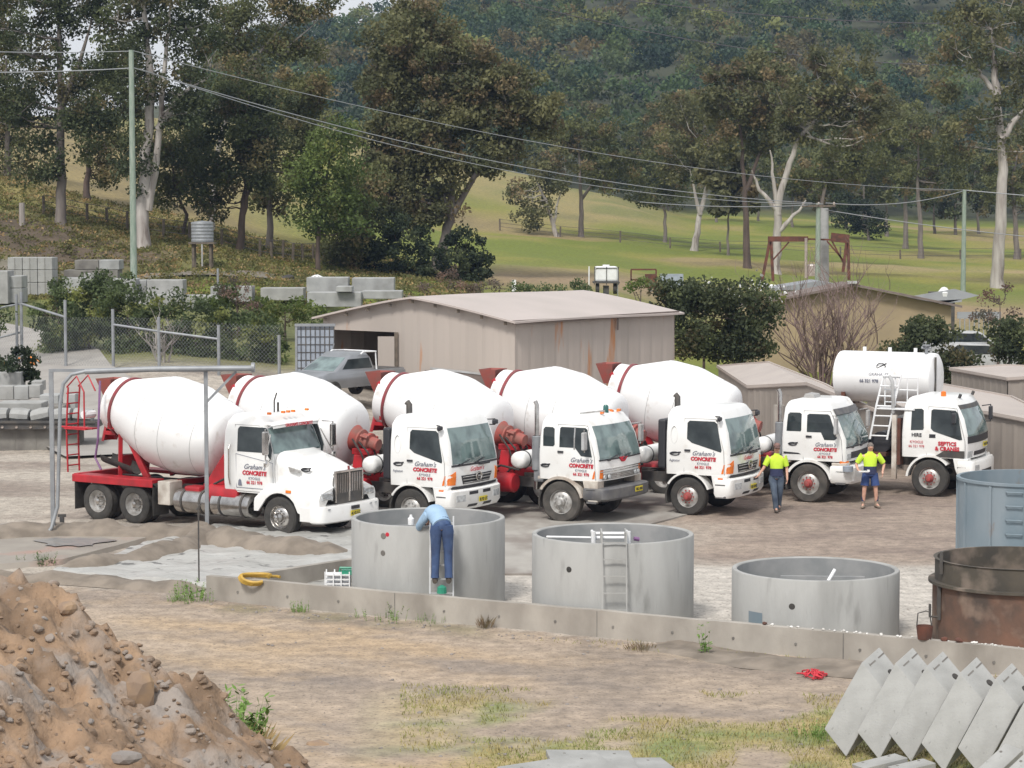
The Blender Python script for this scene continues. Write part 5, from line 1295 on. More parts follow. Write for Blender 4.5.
# big corrugated gate leaf beside the shed
d=88.; x0=xat(296,d); x1=xat(334,d); z1=at(296,325,d).z; t=thing('sheet_gate',(x0,d,0),'grey steel sheet gate with a grid of ribs left of the big shed','gate')
b=MB(); w=x1-x0; b.box((w/2,0,z1/2+.1),(w,.03,z1-.2)); b.build('sheet','galv_blue',t)
b=MB()
for i in range(9): b.box((w*i/8,-.03,z1/2+.1),(.03,.03,z1-.2))
for i in range(13): b.box((w/2,-.025,.2+(z1-.2)*i/12.5),(w,.02,.03))
b.build('rib','dark_steel',t)
b=MB()
b.box((w/2,-.04,z1),(w+.1,.08,.10)); b.bar((w*.35,-.05,.3),(w,-.05,z1*.82),.04); b.box((0,-.02,z1/2),(.08,.08,z1)); b.build('gate_frame','galv',t)
b=MB(); b.tube([gp(170,408)+Vector((.9*math.cos(a),0,.55+.9*math.sin(a))) for a in [i*.25 for i in range(13)]],.05,6); b.build('hoop','galv',label='bent grey pipe hoop behind the mixer drum and the fence',cat='hoop')
# ------------------------------------------------------------------ big shed
def corr_wall(b,p,q,z0,zf,pitch=.76,dep=.022,n0=None):
    """ribbed sheet from p to q; zf(u)->top z"""
    p=Vector(p);q=Vector(q); L_=(q-p).length; n=max(2,int(L_/pitch*4)); t=(q-p)/L_; nrm=Vector((t.y,-t.x,0)); vs=[];fs=[]
    for i in range(n+1):
        u=i/n; s=dep if (i%4)==0 else 0
        c=p.lerp(q,u)+nrm*s; zt=zf(u); vs+=[(c.x,c.y,z0),(c.x,c.y,zt)]
    for i in range(n): fs.append((2*i,2*i+2,2*i+3,2*i+1))
    b.add(vs,fs); return b
C0=at(515,321.5,86.); EZ=C0.z; a=R(38)
C0=Vector((C0.x,C0.y,0)); gdir=Vector((-math.cos(a),math.sin(a),0)); sdir=Vector((math.sin(a),math.cos(a),0))
GL=9.3; SL=10.2
t=thing('big_shed',C0,'large beige steel shed with a gently curved roof behind the mixer trucks','shed')
def gz(u): return EZ+ .78*(1-abs(2*u-1)**1.18)-.10*u
b=MB(); op0,op1=.60,.965
corr_wall(b,(0,0,0),gdir*GL*op0,0,lambda u:gz(u*op0)); 
# above the opening
Lh=3.45
n=10; p0=gdir*GL*op0; p1=gdir*GL*op1
vs=[];fs=[]
for i in range(n+1):
    u=i/n; c=p0.lerp(p1,u); vs+=[(c.x,c.y,Lh),(c.x,c.y,gz(op0+(op1-op0)*u))]
for i in range(n): fs.append((2*i,2*i+2,2*i+3,2*i+1))
b.add(vs,fs); corr_wall(b,gdir*GL*op1,gdir*GL,0,lambda u:gz(op1+(1-op1)*u))
corr_wall(b,sdir*SL,(0,0,0),0,lambda u:EZ); corr_wall(b,gdir*GL,gdir*GL+sdir*SL,0,lambda u:EZ-.1); corr_wall(b,gdir*GL+sdir*SL,sdir*SL,0,lambda u:gz(1-u))
b.build('wall','shed_steel',t,recalc=False)
b=MB()
def fn(u,v):
    uu=-.03+1.06*u; c=gdir*GL*uu+sdir*(-.35+(SL+.6)*v); z=EZ+.06+.78*(1-abs(2*uu-1)**1.18)-.10*uu+.03*math.sin(v*5); return (c.x,c.y,z)
b.patch(fn,24,14,(0,0,-.07)); b.build('roof','roof_steel',t,smooth=True)
b=MB(); e=sdir*SL; b.bar(Vector((0,0,EZ-.02))-sdir*.3-gdir*.16,e-gdir*.16+Vector((0,0,EZ-.02)),.10,.14); b.bar(sdir*6.2-gdir*.1+Vector((0,0,EZ-.1)),sdir*6.2-gdir*.1+Vector((0,0,EZ-.55)),.07); b.build('gutter','roof_brown',t)
b=MB()
for u in np.linspace(.03,.97,9): c=gdir*GL*u-sdir*.2; b.box((c.x,c.y,gz(u)-.12),(.12,.12,.12))
b.build('purlin_end','timber',t)
b=MB()
for u in(.60,.965): c=gdir*GL*u-sdir*.05; b.box((c.x,c.y,Lh/2),(.14,.14,Lh))
c0=gdir*GL*.56-sdir*.1; c1=gdir*GL*.68-sdir*.45; b.build('door_frame','timber',t)
b=MB(); b.bar(gdir*GL*.60+Vector((0,0,1.65))-sdir*.15,gdir*GL*.655+Vector((0,0,1.65))-sdir*.5,.05,3.3); b.build('door','shed_steel',t)
b=MB(); b.bar(gdir*GL*.42+Vector((0,0,2.18))-sdir*.06,gdir*GL*.05+Vector((0,0,2.02))-sdir*.06,.05,.07); b.build('rail','pale_metal',t)
b=MB(); c=gdir*GL*.03-sdir*.07; b.add([gdir*GL*.45-sdir*.06+Vector((0,0,0)),gdir*GL*.01-sdir*.06+Vector((0,0,0)),gdir*GL*.01-sdir*.06+Vector((0,0,1.98)),gdir*GL*.45-sdir*.06+Vector((0,0,2.1))],[(0,1,2,3)]); b.build('sliding_door','roof_brown',t)
b=MB(); b.box(gdir*GL*.8+sdir*4+Vector((0,0,.9)),(2.5,.6,1.2)); b.box(gdir*GL*.85+sdir*3+Vector((0,0,1.7)),(3,.1,.1)); b.build('shelf','timber',t)
# ------------------------------------------------------------------ low sheds right
def lowshed(name,label,fl,fr,bl,br,z,ridge=0,zb=0.):
    """corners given as (x,y); front-left.. ; pitched slightly"""
    t=thing(name,(fl[0],fl[1],0),label,'shed'); o=Vector((fl[0],fl[1],0)); P=[Vector((q[0],q[1],0))-o for q in(fl,fr,br,bl)]
    b=MB()
    for i in range(4):
        p,q=P[i],P[(i+1)%4]; corr_wall(b,p,q,zb,lambda u:z,pitch=.5)
    b.build('wall','shed_steel_low',t,recalc=False)
    g_=MB()
    for i_ in(0,2):
        p,q=P[i_],P[i_+1]; m_=(p+q)/2; g_.add([(p.x,p.y,z-.01),(q.x,q.y,z-.01),(m_.x,m_.y,z+ridge)],[(0,1,2)])
    g_.build('gable','shed_steel_low',t,recalc=False)
    cen=(P[0]+P[1]+P[2]+P[3])/4; Q=[cen+(p-cen)*1.03 for p in P]
    b=MB()
    def fn(u,v):
        c=(Q[0]*(1-u)+Q[1]*u)*(1-v)+(Q[3]*(1-u)+Q[2]*u)*v; return (c.x,c.y,z+.05+ridge*(1-abs(2*u-1)))
    b.patch(fn,12,6,(0,0,-.08)); b.build('roof','roof_low',t)
    b=MB()
    for i in(0,3):
        for s in(0,1): b.bar(fn(s*.5,0) if i==0 else fn(s*.5,1),fn(s*.5+.5,0) if i==0 else fn(s*.5+.5,1),.06,.10)
    b.bar(fn(0,0),fn(0,1),.06,.10); b.bar(fn(1,0),fn(1,1),.06,.10); b.build('roof_trim','roof_low',t)
    return t
def xy(px,py,z):
    p=gp(px,py,z); return (p.x,p.y)
zs=1.95
fl=xy(749,388,zs); fr=xy(872,411,zs); bl=xy(719,368,zs)
w=Vector((fr[0]-fl[0],fr[1]-fl[1])); e=Vector((bl[0]-fl[0],bl[1]-fl[1]))
lowshed('low_shed','long low grey brown steel shed behind the white mixer with two hi-vis workers',fl,(fl[0]+w.x,fl[1]+w.y),bl,(fl[0]+w.x+e.x,fl[1]+w.y+e.y),zs,.45,0)
zs=1.85
fl=xy(905,411,zs); fr=xy(1075,431,zs); bl=xy(868,384,zs); w=Vector((fr[0]-fl[0],fr[1]-fl[1])); e=Vector((bl[0]-fl[0],bl[1]-fl[1]))
lowshed('low_shed','low beige roofed steel shed behind the white tank truck',fl,(fl[0]+w.x,fl[1]+w.y),bl,(fl[0]+w.x+e.x,fl[1]+w.y+e.y),zs,.2,0)
fl=xy(1008,380,2.2); lowshed('small_shed','small grey steel shed cut by the right edge of the picture',fl,(fl[0]+4,fl[1]+.6),(fl[0]-1,fl[1]+5),(fl[0]+3,fl[1]+5.6),2.2,.1)
b=MB(); p=gp(780,470); p=Vector((xat(780,71),71,0)); b.tube([p,p+Vector((0,0,at(780,405,71).z))],.17,12); b.tube([p+Vector((0,0,at(780,405,71).z)),p+Vector((0,0,at(780,392,71).z))],.07,10); b.build('vent_pipe','concrete_wall',label='thick grey stand pipe with a dark cap in front of the low shed',cat='pipe')
# ------------------------------------------------------------------ house behind
d0=118.; hx0=xat(752,d0); hx1=xat(944,d0+2); 
t=thing('yellow_building',(hx0,d0,0),'yellow walled building with a low brown gable roof behind the bare shrub','building')
W_=hx1-hx0; ez=at(752,306,d0).z; rz_=at(848,286,d0).z
b=MB(); b.prism([(0,-.5),(W_,-.5),(W_,ez),(W_/2,rz_),(0,ez)],0,3.,'y'); b.build('wall','wall_yellow',t)
b=MB()
for s in(-1,1):
    xo=W_/2+s*(W_/2+.45); zo=ez-.45*(rz_-ez)/(W_/2)
    b.add([(W_/2,-.5,rz_+.02),(xo,-.5,zo+.02),(xo,3.5,zo+.02),(W_/2,3.5,rz_+.02),(W_/2,-.5,rz_+.13),(xo,-.5,zo+.13),(xo,3.5,zo+.13),(W_/2,3.5,rz_+.13)],[(0,1,2,3),(7,6,5,4),(0,4,5,1),(1,5,6,2),(2,6,7,3),(3,7,4,0)])
b.build('roof','roof_brown',t)
b=MB(); b.box((W_/2,-.52,rz_+.2),(.6,.2,.12)); b.build('ridge_cap','pale_metal',t)
d1=126.; x0=xat(905,d1);x1=xat(1000,d1); t=thing('flat_building',(x0,d1,0),'pale flat roofed outbuilding with open carport beyond the yellow building','building')
zz=at(940,306,d1).z
b=MB(); b.prism([(0,zz+.45),(2.6,zz+.9),(3.9,zz+.55),(1.5,zz)],0,.1,'y') ; b.box(((x1-x0)/2-1.,3.,zz+.2),((x1-x0)*.6,6,.14),Matrix.Rotation(R(-3),3,'Y')); b.build('roof','roof_grey',t)
b=MB(); b.box((2.2,.5,zz/2+.2),(.9,.7,zz)); b.build('wall','dark_steel',t)
b=MB(); b.box((1.1,5.5,zz/2),(2.0,.2,zz)); b.build('wall','dark_steel',t)
b=MB()
for k in range(9): b.box((2.9+.25*k,0,zz*.45+.5),(.05,.05,1.3))
b.box((3.9,0,zz*.45+1.15),(2.3,.08,.35)); b.build('railing','roof_grey',t)
b=MB(); b.lathe([(0,0),(.3,0),(.35,.3),(.15,.55),(0,.6)],Matrix.Translation((2.1,.3,zz+.4)),10); b.build('white_cowl','white_plastic',t); b=MB(); b.box((1.6,.3,zz+.6),(.6,.4,.3)); b.build('cooler','dark_steel',t)
d2=132.; t=thing('grey_roof_shed',(xat(778,d2),d2,0),'grey white roofed shed half hidden behind the bare shrub','shed'); zz=at(800,290,d2).z
b=MB(); b.box((2.1,1.5,zz/2),(4.4,3,zz)); b.build('wall','pale_metal',t); b=MB(); b.prism([(-.2,zz),(4.6,zz),(4.6,zz+.1),(2.2,zz+.5),(-.2,zz+.12)],-.2,3.2); b.build('roof','galv',t)
b=MB(); d3=150; x0=xat(885,d3); b.box((x0+1.6,d3,H(x0,d3)+.7),(3.6,.5,1.5)); b.build('brick_wall','roof_brown',label='dark brown low wall beyond the yellow building roof',cat='wall')
# ------------------------------------------------------------------ transformer frame
dS=165.; sc=dS/F
def SP(px,py,dy=0): 
    q=at(px,py,dS+dy); return q
g=gd(815,dS); t=thing('transformer_frame',g,'rust red steel transformer frame carried by two pole towers','pole frame')
def rel(px,py,dy=0): return SP(px,py,dy)-g
b=MB()
for px,py in((806,238),(838,238)): pass
b.bar(rel(768,239),rel(808,239),.25,.36); b.bar(rel(831,237),rel(849,239),.25,.60); b.bar(rel(806,239),rel(838,240),.10,.12); b.build('cross_beam','rust',t)
for q in[((770,240),(762,281)),((771,240),(773,281)),((847,240),(843,272)),((848,240),(849,280))]:
    b=MB(); b.bar(rel(*q[0]),rel(*q[1]),.19,.19); b.build('leg','rust',t)
b=MB()
for q in[((789,242),(771,262)),((827,241),(844,261)),((832,241),(845,266))]: b.bar(rel(*q[0]),rel(*q[1]),.10,.10)
b.build('brace','rust',t)
b=MB(); b.tube([rel(806,238,-.4),rel(806,278,-.4)],.10,8); b.lathe([(0,0),(.35,0),(.35,.7),(.3,.8),(0,.85)],Matrix.Translation(rel(812,276)),12); b.build('insulator','ceramic',t)
def pole(px,py0,d,r,m,label,name='power_pole',arms=()):
    g=gd(px,d); top=at(px,py0,d); t=thing(name,g,label,'power pole'); h=top.z-g.z
    b=MB(); b.tube([(0,0,-.3),(0,0,h)],[r,r*.7],10); b.build('pole',m,t,smooth=True)
    for k,(dz,w) in enumerate(arms):
        b=MB(); b.box((0,-.15,h-dz),(w,.12,.14)); b.build('cross_arm','timber',t)
        b=MB()
        for x in(-w/2+.1,0,w/2-.1): b.lathe([(0,0),(.06,.0),(.08,.12),(.03,.2),(0,.2)],Matrix.Translation((x,-.15,h-dz+.07)),8)
        b.build('insulator','ceramic',t)
    return top
tA=pole(134,50,128,.19,'pole_green','tall green tinged timber power pole on the left terrace')
b=MB(); q=at(134,68,128); b.box((q.x+.3,q.y,q.z),(.5,.15,.15)); 
tB=pole(963,190,195,.22,'pole_green','slim green power pole near the right edge')
tC=pole(817.5,203,164,.22,'pole_green','green painted pole in the middle of the transformer frame',arms=((.2,2.3),))
tD=pole(823.5,208,166.5,.42,'concrete','thick grey concrete pole behind the green transformer pole')
def wire(name,p,q,sag,r,label,m='wire'):
    b=MB(); P=[Vector(p).lerp(Vector(q),i/24)-Vector((0,0,sag*4*(i/24)*(1-i/24))) for i in range(25)]; b.tube(P,r,5); b.build(name,m,label=label,cat='cable')
a1=at(134,51,128); a2=at(134,68,128); l1=at(-60,50,126); l2=at(-60,72,126)
wire('power_line',a1,at(963,190,195),1.6,.022,'upper overhead cable from the left pole to the right pole')
wire('power_line',a2,at(812,203,164),1.3,.026,'lower overhead cable from the left pole to the transformer pole')
wire('power_line',a2+Vector((.3,0,-.05)),at(823,204,164),1.75,.022,'lowest overhead cable sagging just under its twin to the transformer pole')
wire('power_line',l1,a1,.1,.022,'upper cable leaving the left pole toward the left edge'); wire('power_line',l2,a2,.1,.03,'lower cable leaving the left pole toward the left edge')
wire('power_line',at(963,190,195),at(1500,215,185),.5,.04,'cable leaving the right pole toward the right edge')
wire('power_line',at(826,203,164),at(963,191,195),.5,.035,'cable between the transformer pole and the right pole'); wire('power_line',at(826,210,164),at(1500,240,175),1.5,.03,'low cable from the transformer pole to the right edge')
wire('power_line',at(640,202,150),at(810,205,164),.2,.03,'short faint cable reaching the transformer pole from the left'); wire('power_line',at(480,-8,260),at(1080,62,300),3,.05,'dark cable crossing the top of the forested hill','wire_dark'); wire('power_line',at(500,-20,260),at(1090,20,300),2,.05,'highest dark cable near the top edge of the picture','wire_dark')
# ------------------------------------------------------------------ paddock items behind the big shed
d=137.; g=gd(606,d); z0=at(606,291,d).z; z1=at(606,265,d).z
t=thing('tank_trailer',(g.x,g.y,z0),'white plastic tank on a small trailer behind the big shed roof','trailer')
b=MB(); h=z1-z0; b.box((0,0,h*.66),(1.3,1.3,h*.58)); b.build('tank','white_plastic',t,bevel=.12)
b=MB(); b.lathe([(0,0),(.2,0),(.2,.12),(0,.12)],Matrix.Translation((0,0,h*.93)),12); b.build('tank_lid','white_plastic',t)
b=MB()
for x in(-.68,0,.68): b.box((x,-.68,h*.60),(.04,.04,h*.7))
b.box((0,0,h*.34),(1.5,1.5,.10)); b.box((0,0,-.1),(.3,1,.8)); b.box((0,-.68,h*.9),(1.4,.04,.04)); b.build('trailer_frame','dark_steel',t)
for x in(-.5,.5):
    b=MB(); b.lathe([(0,-.1),(.3,-.1),(.32,0),(.3,.1),(0,.1)],Matrix.Translation((x,-.3,.15))@Matrix.Rotation(math.pi/2,4,'Y'),16); b.build('wheel','black_rubber',t)
b=MB(); p=Vector((xat(589,d),d,z0-.5)); b.tube([p,p+Vector((0,0,1.9))],.04,6); p=Vector((xat(617.5,d),d,z0-.5)); b.tube([p,p+Vector((0,0,1.7))],.04,6); b.build('guide_posts','white_plastic',t if False else None,label='pair of thin white marker posts beside the trailer tank',cat='post')
d=140; 
def frame_item(px0,px1,py0,py1,m,label,name,cat,solid=True):
    x0=xat(px0,d);x1=xat(px1,d);z1=at(px0,py0,d).z;z0=at(px0,py1,d).z; b=MB()
    if solid: b.box(((x0+x1)/2,d,(z0+z1)/2),(x1-x0,.5,z1-z0))
    else:
        for p_,q_ in(((x0,z0),(x0,z1)),((x1,z0),(x1,z1)),((x0,z1),(x1,z1)),((x0,(z0+z1)/2),(x1,(z0+z1)/2))): b.bar((p_[0],d,p_[1]),(q_[0],d,q_[1]),.09)
    b.build(name,m,label=label,cat=cat)
frame_item(631,656,269.5,290,'rust','open rusty frame standing in front of the paddock','rusty_gate','gate',False)
frame_item(645,655,274,288,'rust','rust red upright plate beside the open frame','rusty_plate','plate')
frame_item(660,683,274,289,'galv_blue','pale blue sheet panel behind the flowering shrub','blue_panel','panel')
frame_item(512,516,280,292,'white_plastic','small white post behind the big shed roof','white_post','post')
# far parked cars right
for k,(px,py,d_,lb) in enumerate(((965,333,112,'small white car roof seen through the shrubs at right'),(973,345,109,'second pale car half hidden in the shrubs at right'))):
    p=at(px,py,d_); t=thing('parked_car',(p.x,p.y,p.z-1.35),lb,'car')
    b=MB(); b.prism([(-1.9,.3),(1.9,.3),(1.95,.8),(1.2,.95),(.6,1.42),(-.9,1.45),(-1.6,.95),(-1.95,.85)],-.8,.8); b.build('body','pale_metal',t,bevel=.08)
    b=MB(); b.prism([(1.05,.98),(.55,1.36),(-.85,1.39),(-1.4,.98)],-.81,.81); b.build('window','glass',t)
# ------------------------------------------------------------------ ute by the shed
p=gp(336,414); p=Vector((xat(352,85.),85.,0)); t=thing('utility_vehicle',(p.x-.35,p.y+.8,1.28),'silver utility vehicle with a white ladder rack parked beside the shed','utility vehicle',R(232))
secs=[(.45,-2.35,2.35,.86),(.70,-2.4,2.42,.90),(.92,-2.38,2.36,.90),(1.02,-2.3,2.0,.86)]
Cab(t,secs,rcf=.3,rcb=.08,bul=.08,m='silver_paint',name='body',roof=False)
c=Cab(t,[(.98,-.75,1.55,.84),(1.12,-.72,1.30,.82),(1.45,-.62,.72,.74),(1.56,-.55,.50,.68)],rcf=.12,rcb=.1,bul=.05,m='silver_paint',name='cabin')
c.both('side_window',[(-.58,1.10),(1.0,1.10),(.62,1.44),(-.50,1.46)],'glass'); c.front('windscreen',-.72,.72,1.06,1.50,'glass_sky_sheen',y0t=-.60,y1t=.60)
b=MB()
for x in(-.85,):
    b.tube([(x,-.8,1.0),(x,-.75,1.66),(x,.75,1.66),(x,.8,1.0)],.03,6)
for y in(-.75,.75): b.tube([(-.88,y,1.66),(-.2,y,1.68),(-.05,y,1.60)],.03,6)
b.build('ladder_rack','white_plastic',t)
b=MB(); b.box((-1.55,0,1.0),(1.5,1.66,.05)); b.build('tray','dark_steel',t)
for x in(-1.55,1.5):
    for sd in(-1,1): wheel(t,x,sd*.82,sd,r=.36,w=.22)
b=MB(); b.box((-.0,-.92,1.12),(.1,.2,.12)); b.build('mirror','silver_paint',t)
# ------------------------------------------------------------------ people
def skin_mesh(name,V,E,m,parent,sub=2,root=0):
    """V: list of (pos, radius) ; E edges"""
    me=bpy.data.meshes.new(name); me.from_pydata([tuple(v[0]) for v in V],E,[]); o=bpy.data.objects.new(name,me); COL.objects.link(o)
    sk=o.modifiers.new('s','SKIN'); sk.use_smooth_shade=True
    for i,v in enumerate(V):
        r=v[1]; r=(r,r) if not isinstance(r,tuple) else r
        me.skin_vertices[0].data[i].radius=r; me.skin_vertices[0].data[i].use_root=(i==root)
    ss=o.modifiers.new('u','SUBSURF'); ss.levels=sub; ss.render_levels=sub
    bpy.context.view_layer.update()
    nm=bpy.data.meshes.new_from_object(o.evaluated_get(bpy.context.evaluated_depsgraph_get()))
    bpy.data.objects.remove(o); nm.name=name; nm.materials.clear(); nm.materials.append(M[m])
    nm.polygons.foreach_set('use_smooth',[True]*len(nm.polygons))
    o=bpy.data.objects.new(name,nm); COL.objects.link(o); o.parent=parent; return o
def loft(b,secs,n=16):
    """secs: (center, rx, ry[, axis frame]) rings perpendicular to path"""
    P=[Vector(s[0]) for s in secs]; vs=[];fs=[]
    for i,s in enumerate(secs):
        t=(P[min(i+1,len(P)-1)]-P[max(i-1,0)]).normalized()
        u=Vector((1,0,0)); u=(u-t*u.dot(t))
        if u.length<.2: u=Vector((0,1,0))-t*t.y
        u.normalize(); w=t.cross(u)
        for k in range(n):
            a=2*math.pi*k/n; vs.append(P[i]+u*(s[1]*math.cos(a))+w*(s[2]*math.sin(a)))
    for i in range(len(secs)-1):
        for k in range(n): fs.append((i*n+k,i*n+(k+1)%n,(i+1)*n+(k+1)%n,(i+1)*n+k))
    fs.append(tuple(range(n))[::-1]); fs.append(tuple((len(secs)-1)*n+k for k in range(n)))
    b.add(vs,fs); return b
def person(loc,rz,label,J,clothes,sc=1.,hat=True,hair='hair',group=None):
    """J: joints in a frame facing -Y."""
    t=thing('person',loc,label,'person',rz,group,sc)
    V=[];E_=[];ix={}
    def v(n,p,r,par=None):
        ix[n]=len(V); V.append((Vector(p),r)); 
        if par is not None: E_.append((ix[par],ix[n]))
    g=lambda n:Vector(J[n])
    v('pelvis',g('pelvis'),(.12,.085)); sp=g('pelvis').lerp(g('chest'),.5); v('spine',sp,(.115,.08),'pelvis'); v('chest',g('chest'),(.125,.085),'spine'); v('neckb',g('neck'),.058,'chest')
    h=g('head'); nk=g('neck'); up=(h-nk).normalized(); fw=Vector(J['face']).normalized()
    v('neckt',nk+up*.06,.058,'neckb'); v('jaw',nk+up*.13+fw*.015,(.07,.08),'neckt'); v('skull',h,(.082,.098),'jaw'); v('crown',h+up*.07,(.06,.07),'skull')
    v('nose',nk+up*.165+fw*.118,.014,'jaw')
    for s,q in((-1,'r'),(1,'l')):
        v('sh'+q,g('sh'+q),.048,'chest'); v('el'+q,g('el'+q),.044,'sh'+q); v('wr'+q,g('wr'+q),.030,'el'+q)
        d=(g('wr'+q)-g('el'+q)).normalized(); hd=Vector(J.get('hand'+q,d)).normalized(); side=Vector(J.get('hs'+q,(0,-1,0))); side=(side-hd*side.dot(hd)).normalized(); pal=hd.cross(side)
        v('pm'+q,g('wr'+q)+hd*.055,(.034,.026),'wr'+q)
        for k in range(4):
            o=side*(.027-.018*k); L_=[.075,.085,.08,.062][k]; b0=g('wr'+q)+hd*.09+o
            v('f%d'%k+q,b0,.0105,'pm'+q); v('g%d'%k+q,b0+hd*L_*.5+pal*.01+o*.2,.0095,'f%d'%k+q); v('h%d'%k+q,b0+hd*L_*.85+pal*.035+o*.25,.0085,'g%d'%k+q)
        v('th'+q,g('wr'+q)+hd*.045+side*.045,.012,'pm'+q); v('ti'+q,g('wr'+q)+hd*.085+side*.062+pal*.01,.010,'th'+q)
        v('hip'+q,g('hip'+q),.078,'pelvis'); v('kn'+q,g('kn'+q),.062,'hip'+q); v('an'+q,g('an'+q),.04,'kn'+q)
        fd=Vector(J.get('foot'+q,(0,-1,0))).normalized(); v('toe'+q,g('an'+q)+fd*.16+Vector((0,0,-.045)),(.04,.03),'an'+q)
        cf=g('kn'+q).lerp(g('an'+q),.3)
    body=skin_mesh('body',V,E_,'skin',t)
    # eyes, mouth
    rt=fw.cross(up).normalized(); b=MB()
    for s in(-1,1): b.lathe([(0,-.008),(.010,-.004),(.011,.004),(0,.008)],axmat(h+fw*.093+rt*s*.032-up*.0,fw),8)
    b.build('eye','hair',t); b=MB(); b.tube([nk+up*.118+fw*.088+rt*x for x in(-.025,0,.025)],.006,5); b.build('mouth','text_red',t)
    # hair shell
    b=MB(); Tm=Matrix.Translation(h+up*.03-fw*.012); Rm=Matrix((rt,fw,up)).transposed().to_4x4(); pr=[(.0,.088),(.05,.075),(.080,.04),(.093,-.0),(.09,-.05)]
    b.lathe([(r,z) for r,z in pr],Tm@Rm@Matrix.Diagonal((.95,1.08,1,1))@Matrix.Rotation(R(-14),4,'X'),20); b.build('hair',hair,t,smooth=True)
    if hat:
        b=MB(); b.lathe([(0,.125),(.06,.112),(.092,.075),(.100,.035),(.098,.03)],Tm@Rm@Matrix.Diagonal((.96,1.12,1,1)),20)
        c=h+up*.062+fw*.10; b.lathe([(0,.006),(.075,.0),(.078,-.006),(0,-.002)],Matrix.Translation(c+fw*.03-up*.004)@Rm@Matrix.Diagonal((1,.85,1,1)),16); b.build('cap',hat,t,smooth=True)
    clothes(t,J,g)
    return t
def legs(t,g,m,full=True,ax=(.112,.098),kx=(.078,.075),ex=(.068,.07),stop=None,name='trousers',waist=.06):
    b=MB(); pv=g('pelvis'); sp=pv.lerp(g('chest'),.38); up=(g('chest')-pv).normalized()
    loft(b,[(pv-Vector((0,0,.10)),.15,.115),(pv-Vector((0,0,.03)),.175,.13),(pv+up*.03,.172,.128),(pv+up*.12,.155,.118)],20)
    for q in'rl':
        h=g('hip'+q);k=g('kn'+q);a=g('an'+q)
        if full: loft(b,[(h+Vector((0,0,.05)),ax[0]*.85,ax[1]),(h-Vector((0,0,.06)),*ax),(h.lerp(k,.5),.095,.09),(k,*kx),(k.lerp(a,.4),.074,.078),(k.lerp(a,.8),*ex),(a+Vector((0,0,-.0)),ex[0]*1.08,ex[1]*1.1)])
        else: loft(b,[(h+Vector((0,0,.05)),ax[0]*.85,ax[1]),(h-Vector((0,0,.06)),*ax),(h.lerp(k,.5),.108,.105),(h.lerp(k,stop),.118,.115)])
    b.build(name,m,t,smooth=True)
def shirt(t,g,m,m2=None,sleeve=.8,long=False,hem=.10):
    pv=g('pelvis');c=g('chest');up=(c-pv).normalized(); nk=g('neck')
    def ctr(f): return pv.lerp(c,f)
    b=MB(); split=.42 if m2 else -.12
    secs=[(ctr(split-.0),.168,.125),(ctr(.6),.172,.128),(ctr(.85),.185,.132),(ctr(1.05),.19,.128),(c.lerp(nk,.45),.185,.115),(c.lerp(nk,.72),.145,.10),(c.lerp(nk,.92),.085,.085),(nk+up*.03,.066,.07)]
    loft(b,secs,20)
    for q in'rl':
        s=g('sh'+q);e=g('el'+q);w=g('wr'+q); i=s.lerp(c,.35)
        L_=[(i,.06,.085),(s,.085,.088),(s.lerp(e,.5),.076,.078)]
        if long: L_+=[(e,.06,.06),(e.lerp(w,.5),.054,.054),(e.lerp(w,.92),.048,.048)]
        else: L_+=[(s.lerp(e,sleeve),.072,.074)]
        loft(b,L_,14)
    b.build('shirt',m,t,smooth=True)
    if m2:
        b=MB(); loft(b,[(ctr(-.05)-up*hem*.3,.182,.138),(ctr(.2),.172,.130),(ctr(.44),.171,.128)],20); b.build('shirt_lower',m2,t,smooth=True)
def boots(t,g,J,m,socks=None):
    for q in'rl':
        a=g('an'+q); fd=Vector(J.get('foot'+q,(0,-1,0))).normalized(); b=MB()
        z0=a.z-.085
        loft(b,[(a+Vector((0,0,.08)),.052,.055),(a+Vector((0,0,.0)),.052,.06),(a-Vector((0,0,.045))+fd*.01,.05,.07)],12)
        P=[(a+fd*-.07+Vector((0,0,-.055)),.042,.04),(a+fd*.0+Vector((0,0,-.045)),.05,.05),(a+fd*.10+Vector((0,0,-.055)),.052,.04),(a+fd*.19+Vector((0,0,-.062)),.045,.028),(a+fd*.215+Vector((0,0,-.068)),.02,.015)]
        loft(b,P,12); b.build('boot',m,t,smooth=True)
        if socks: b=MB(); loft(b,[(a+Vector((0,0,.06)),.05,.052),(a+Vector((0,0,.2)),.052,.055)],12); b.build('sock',socks,t,smooth=True)
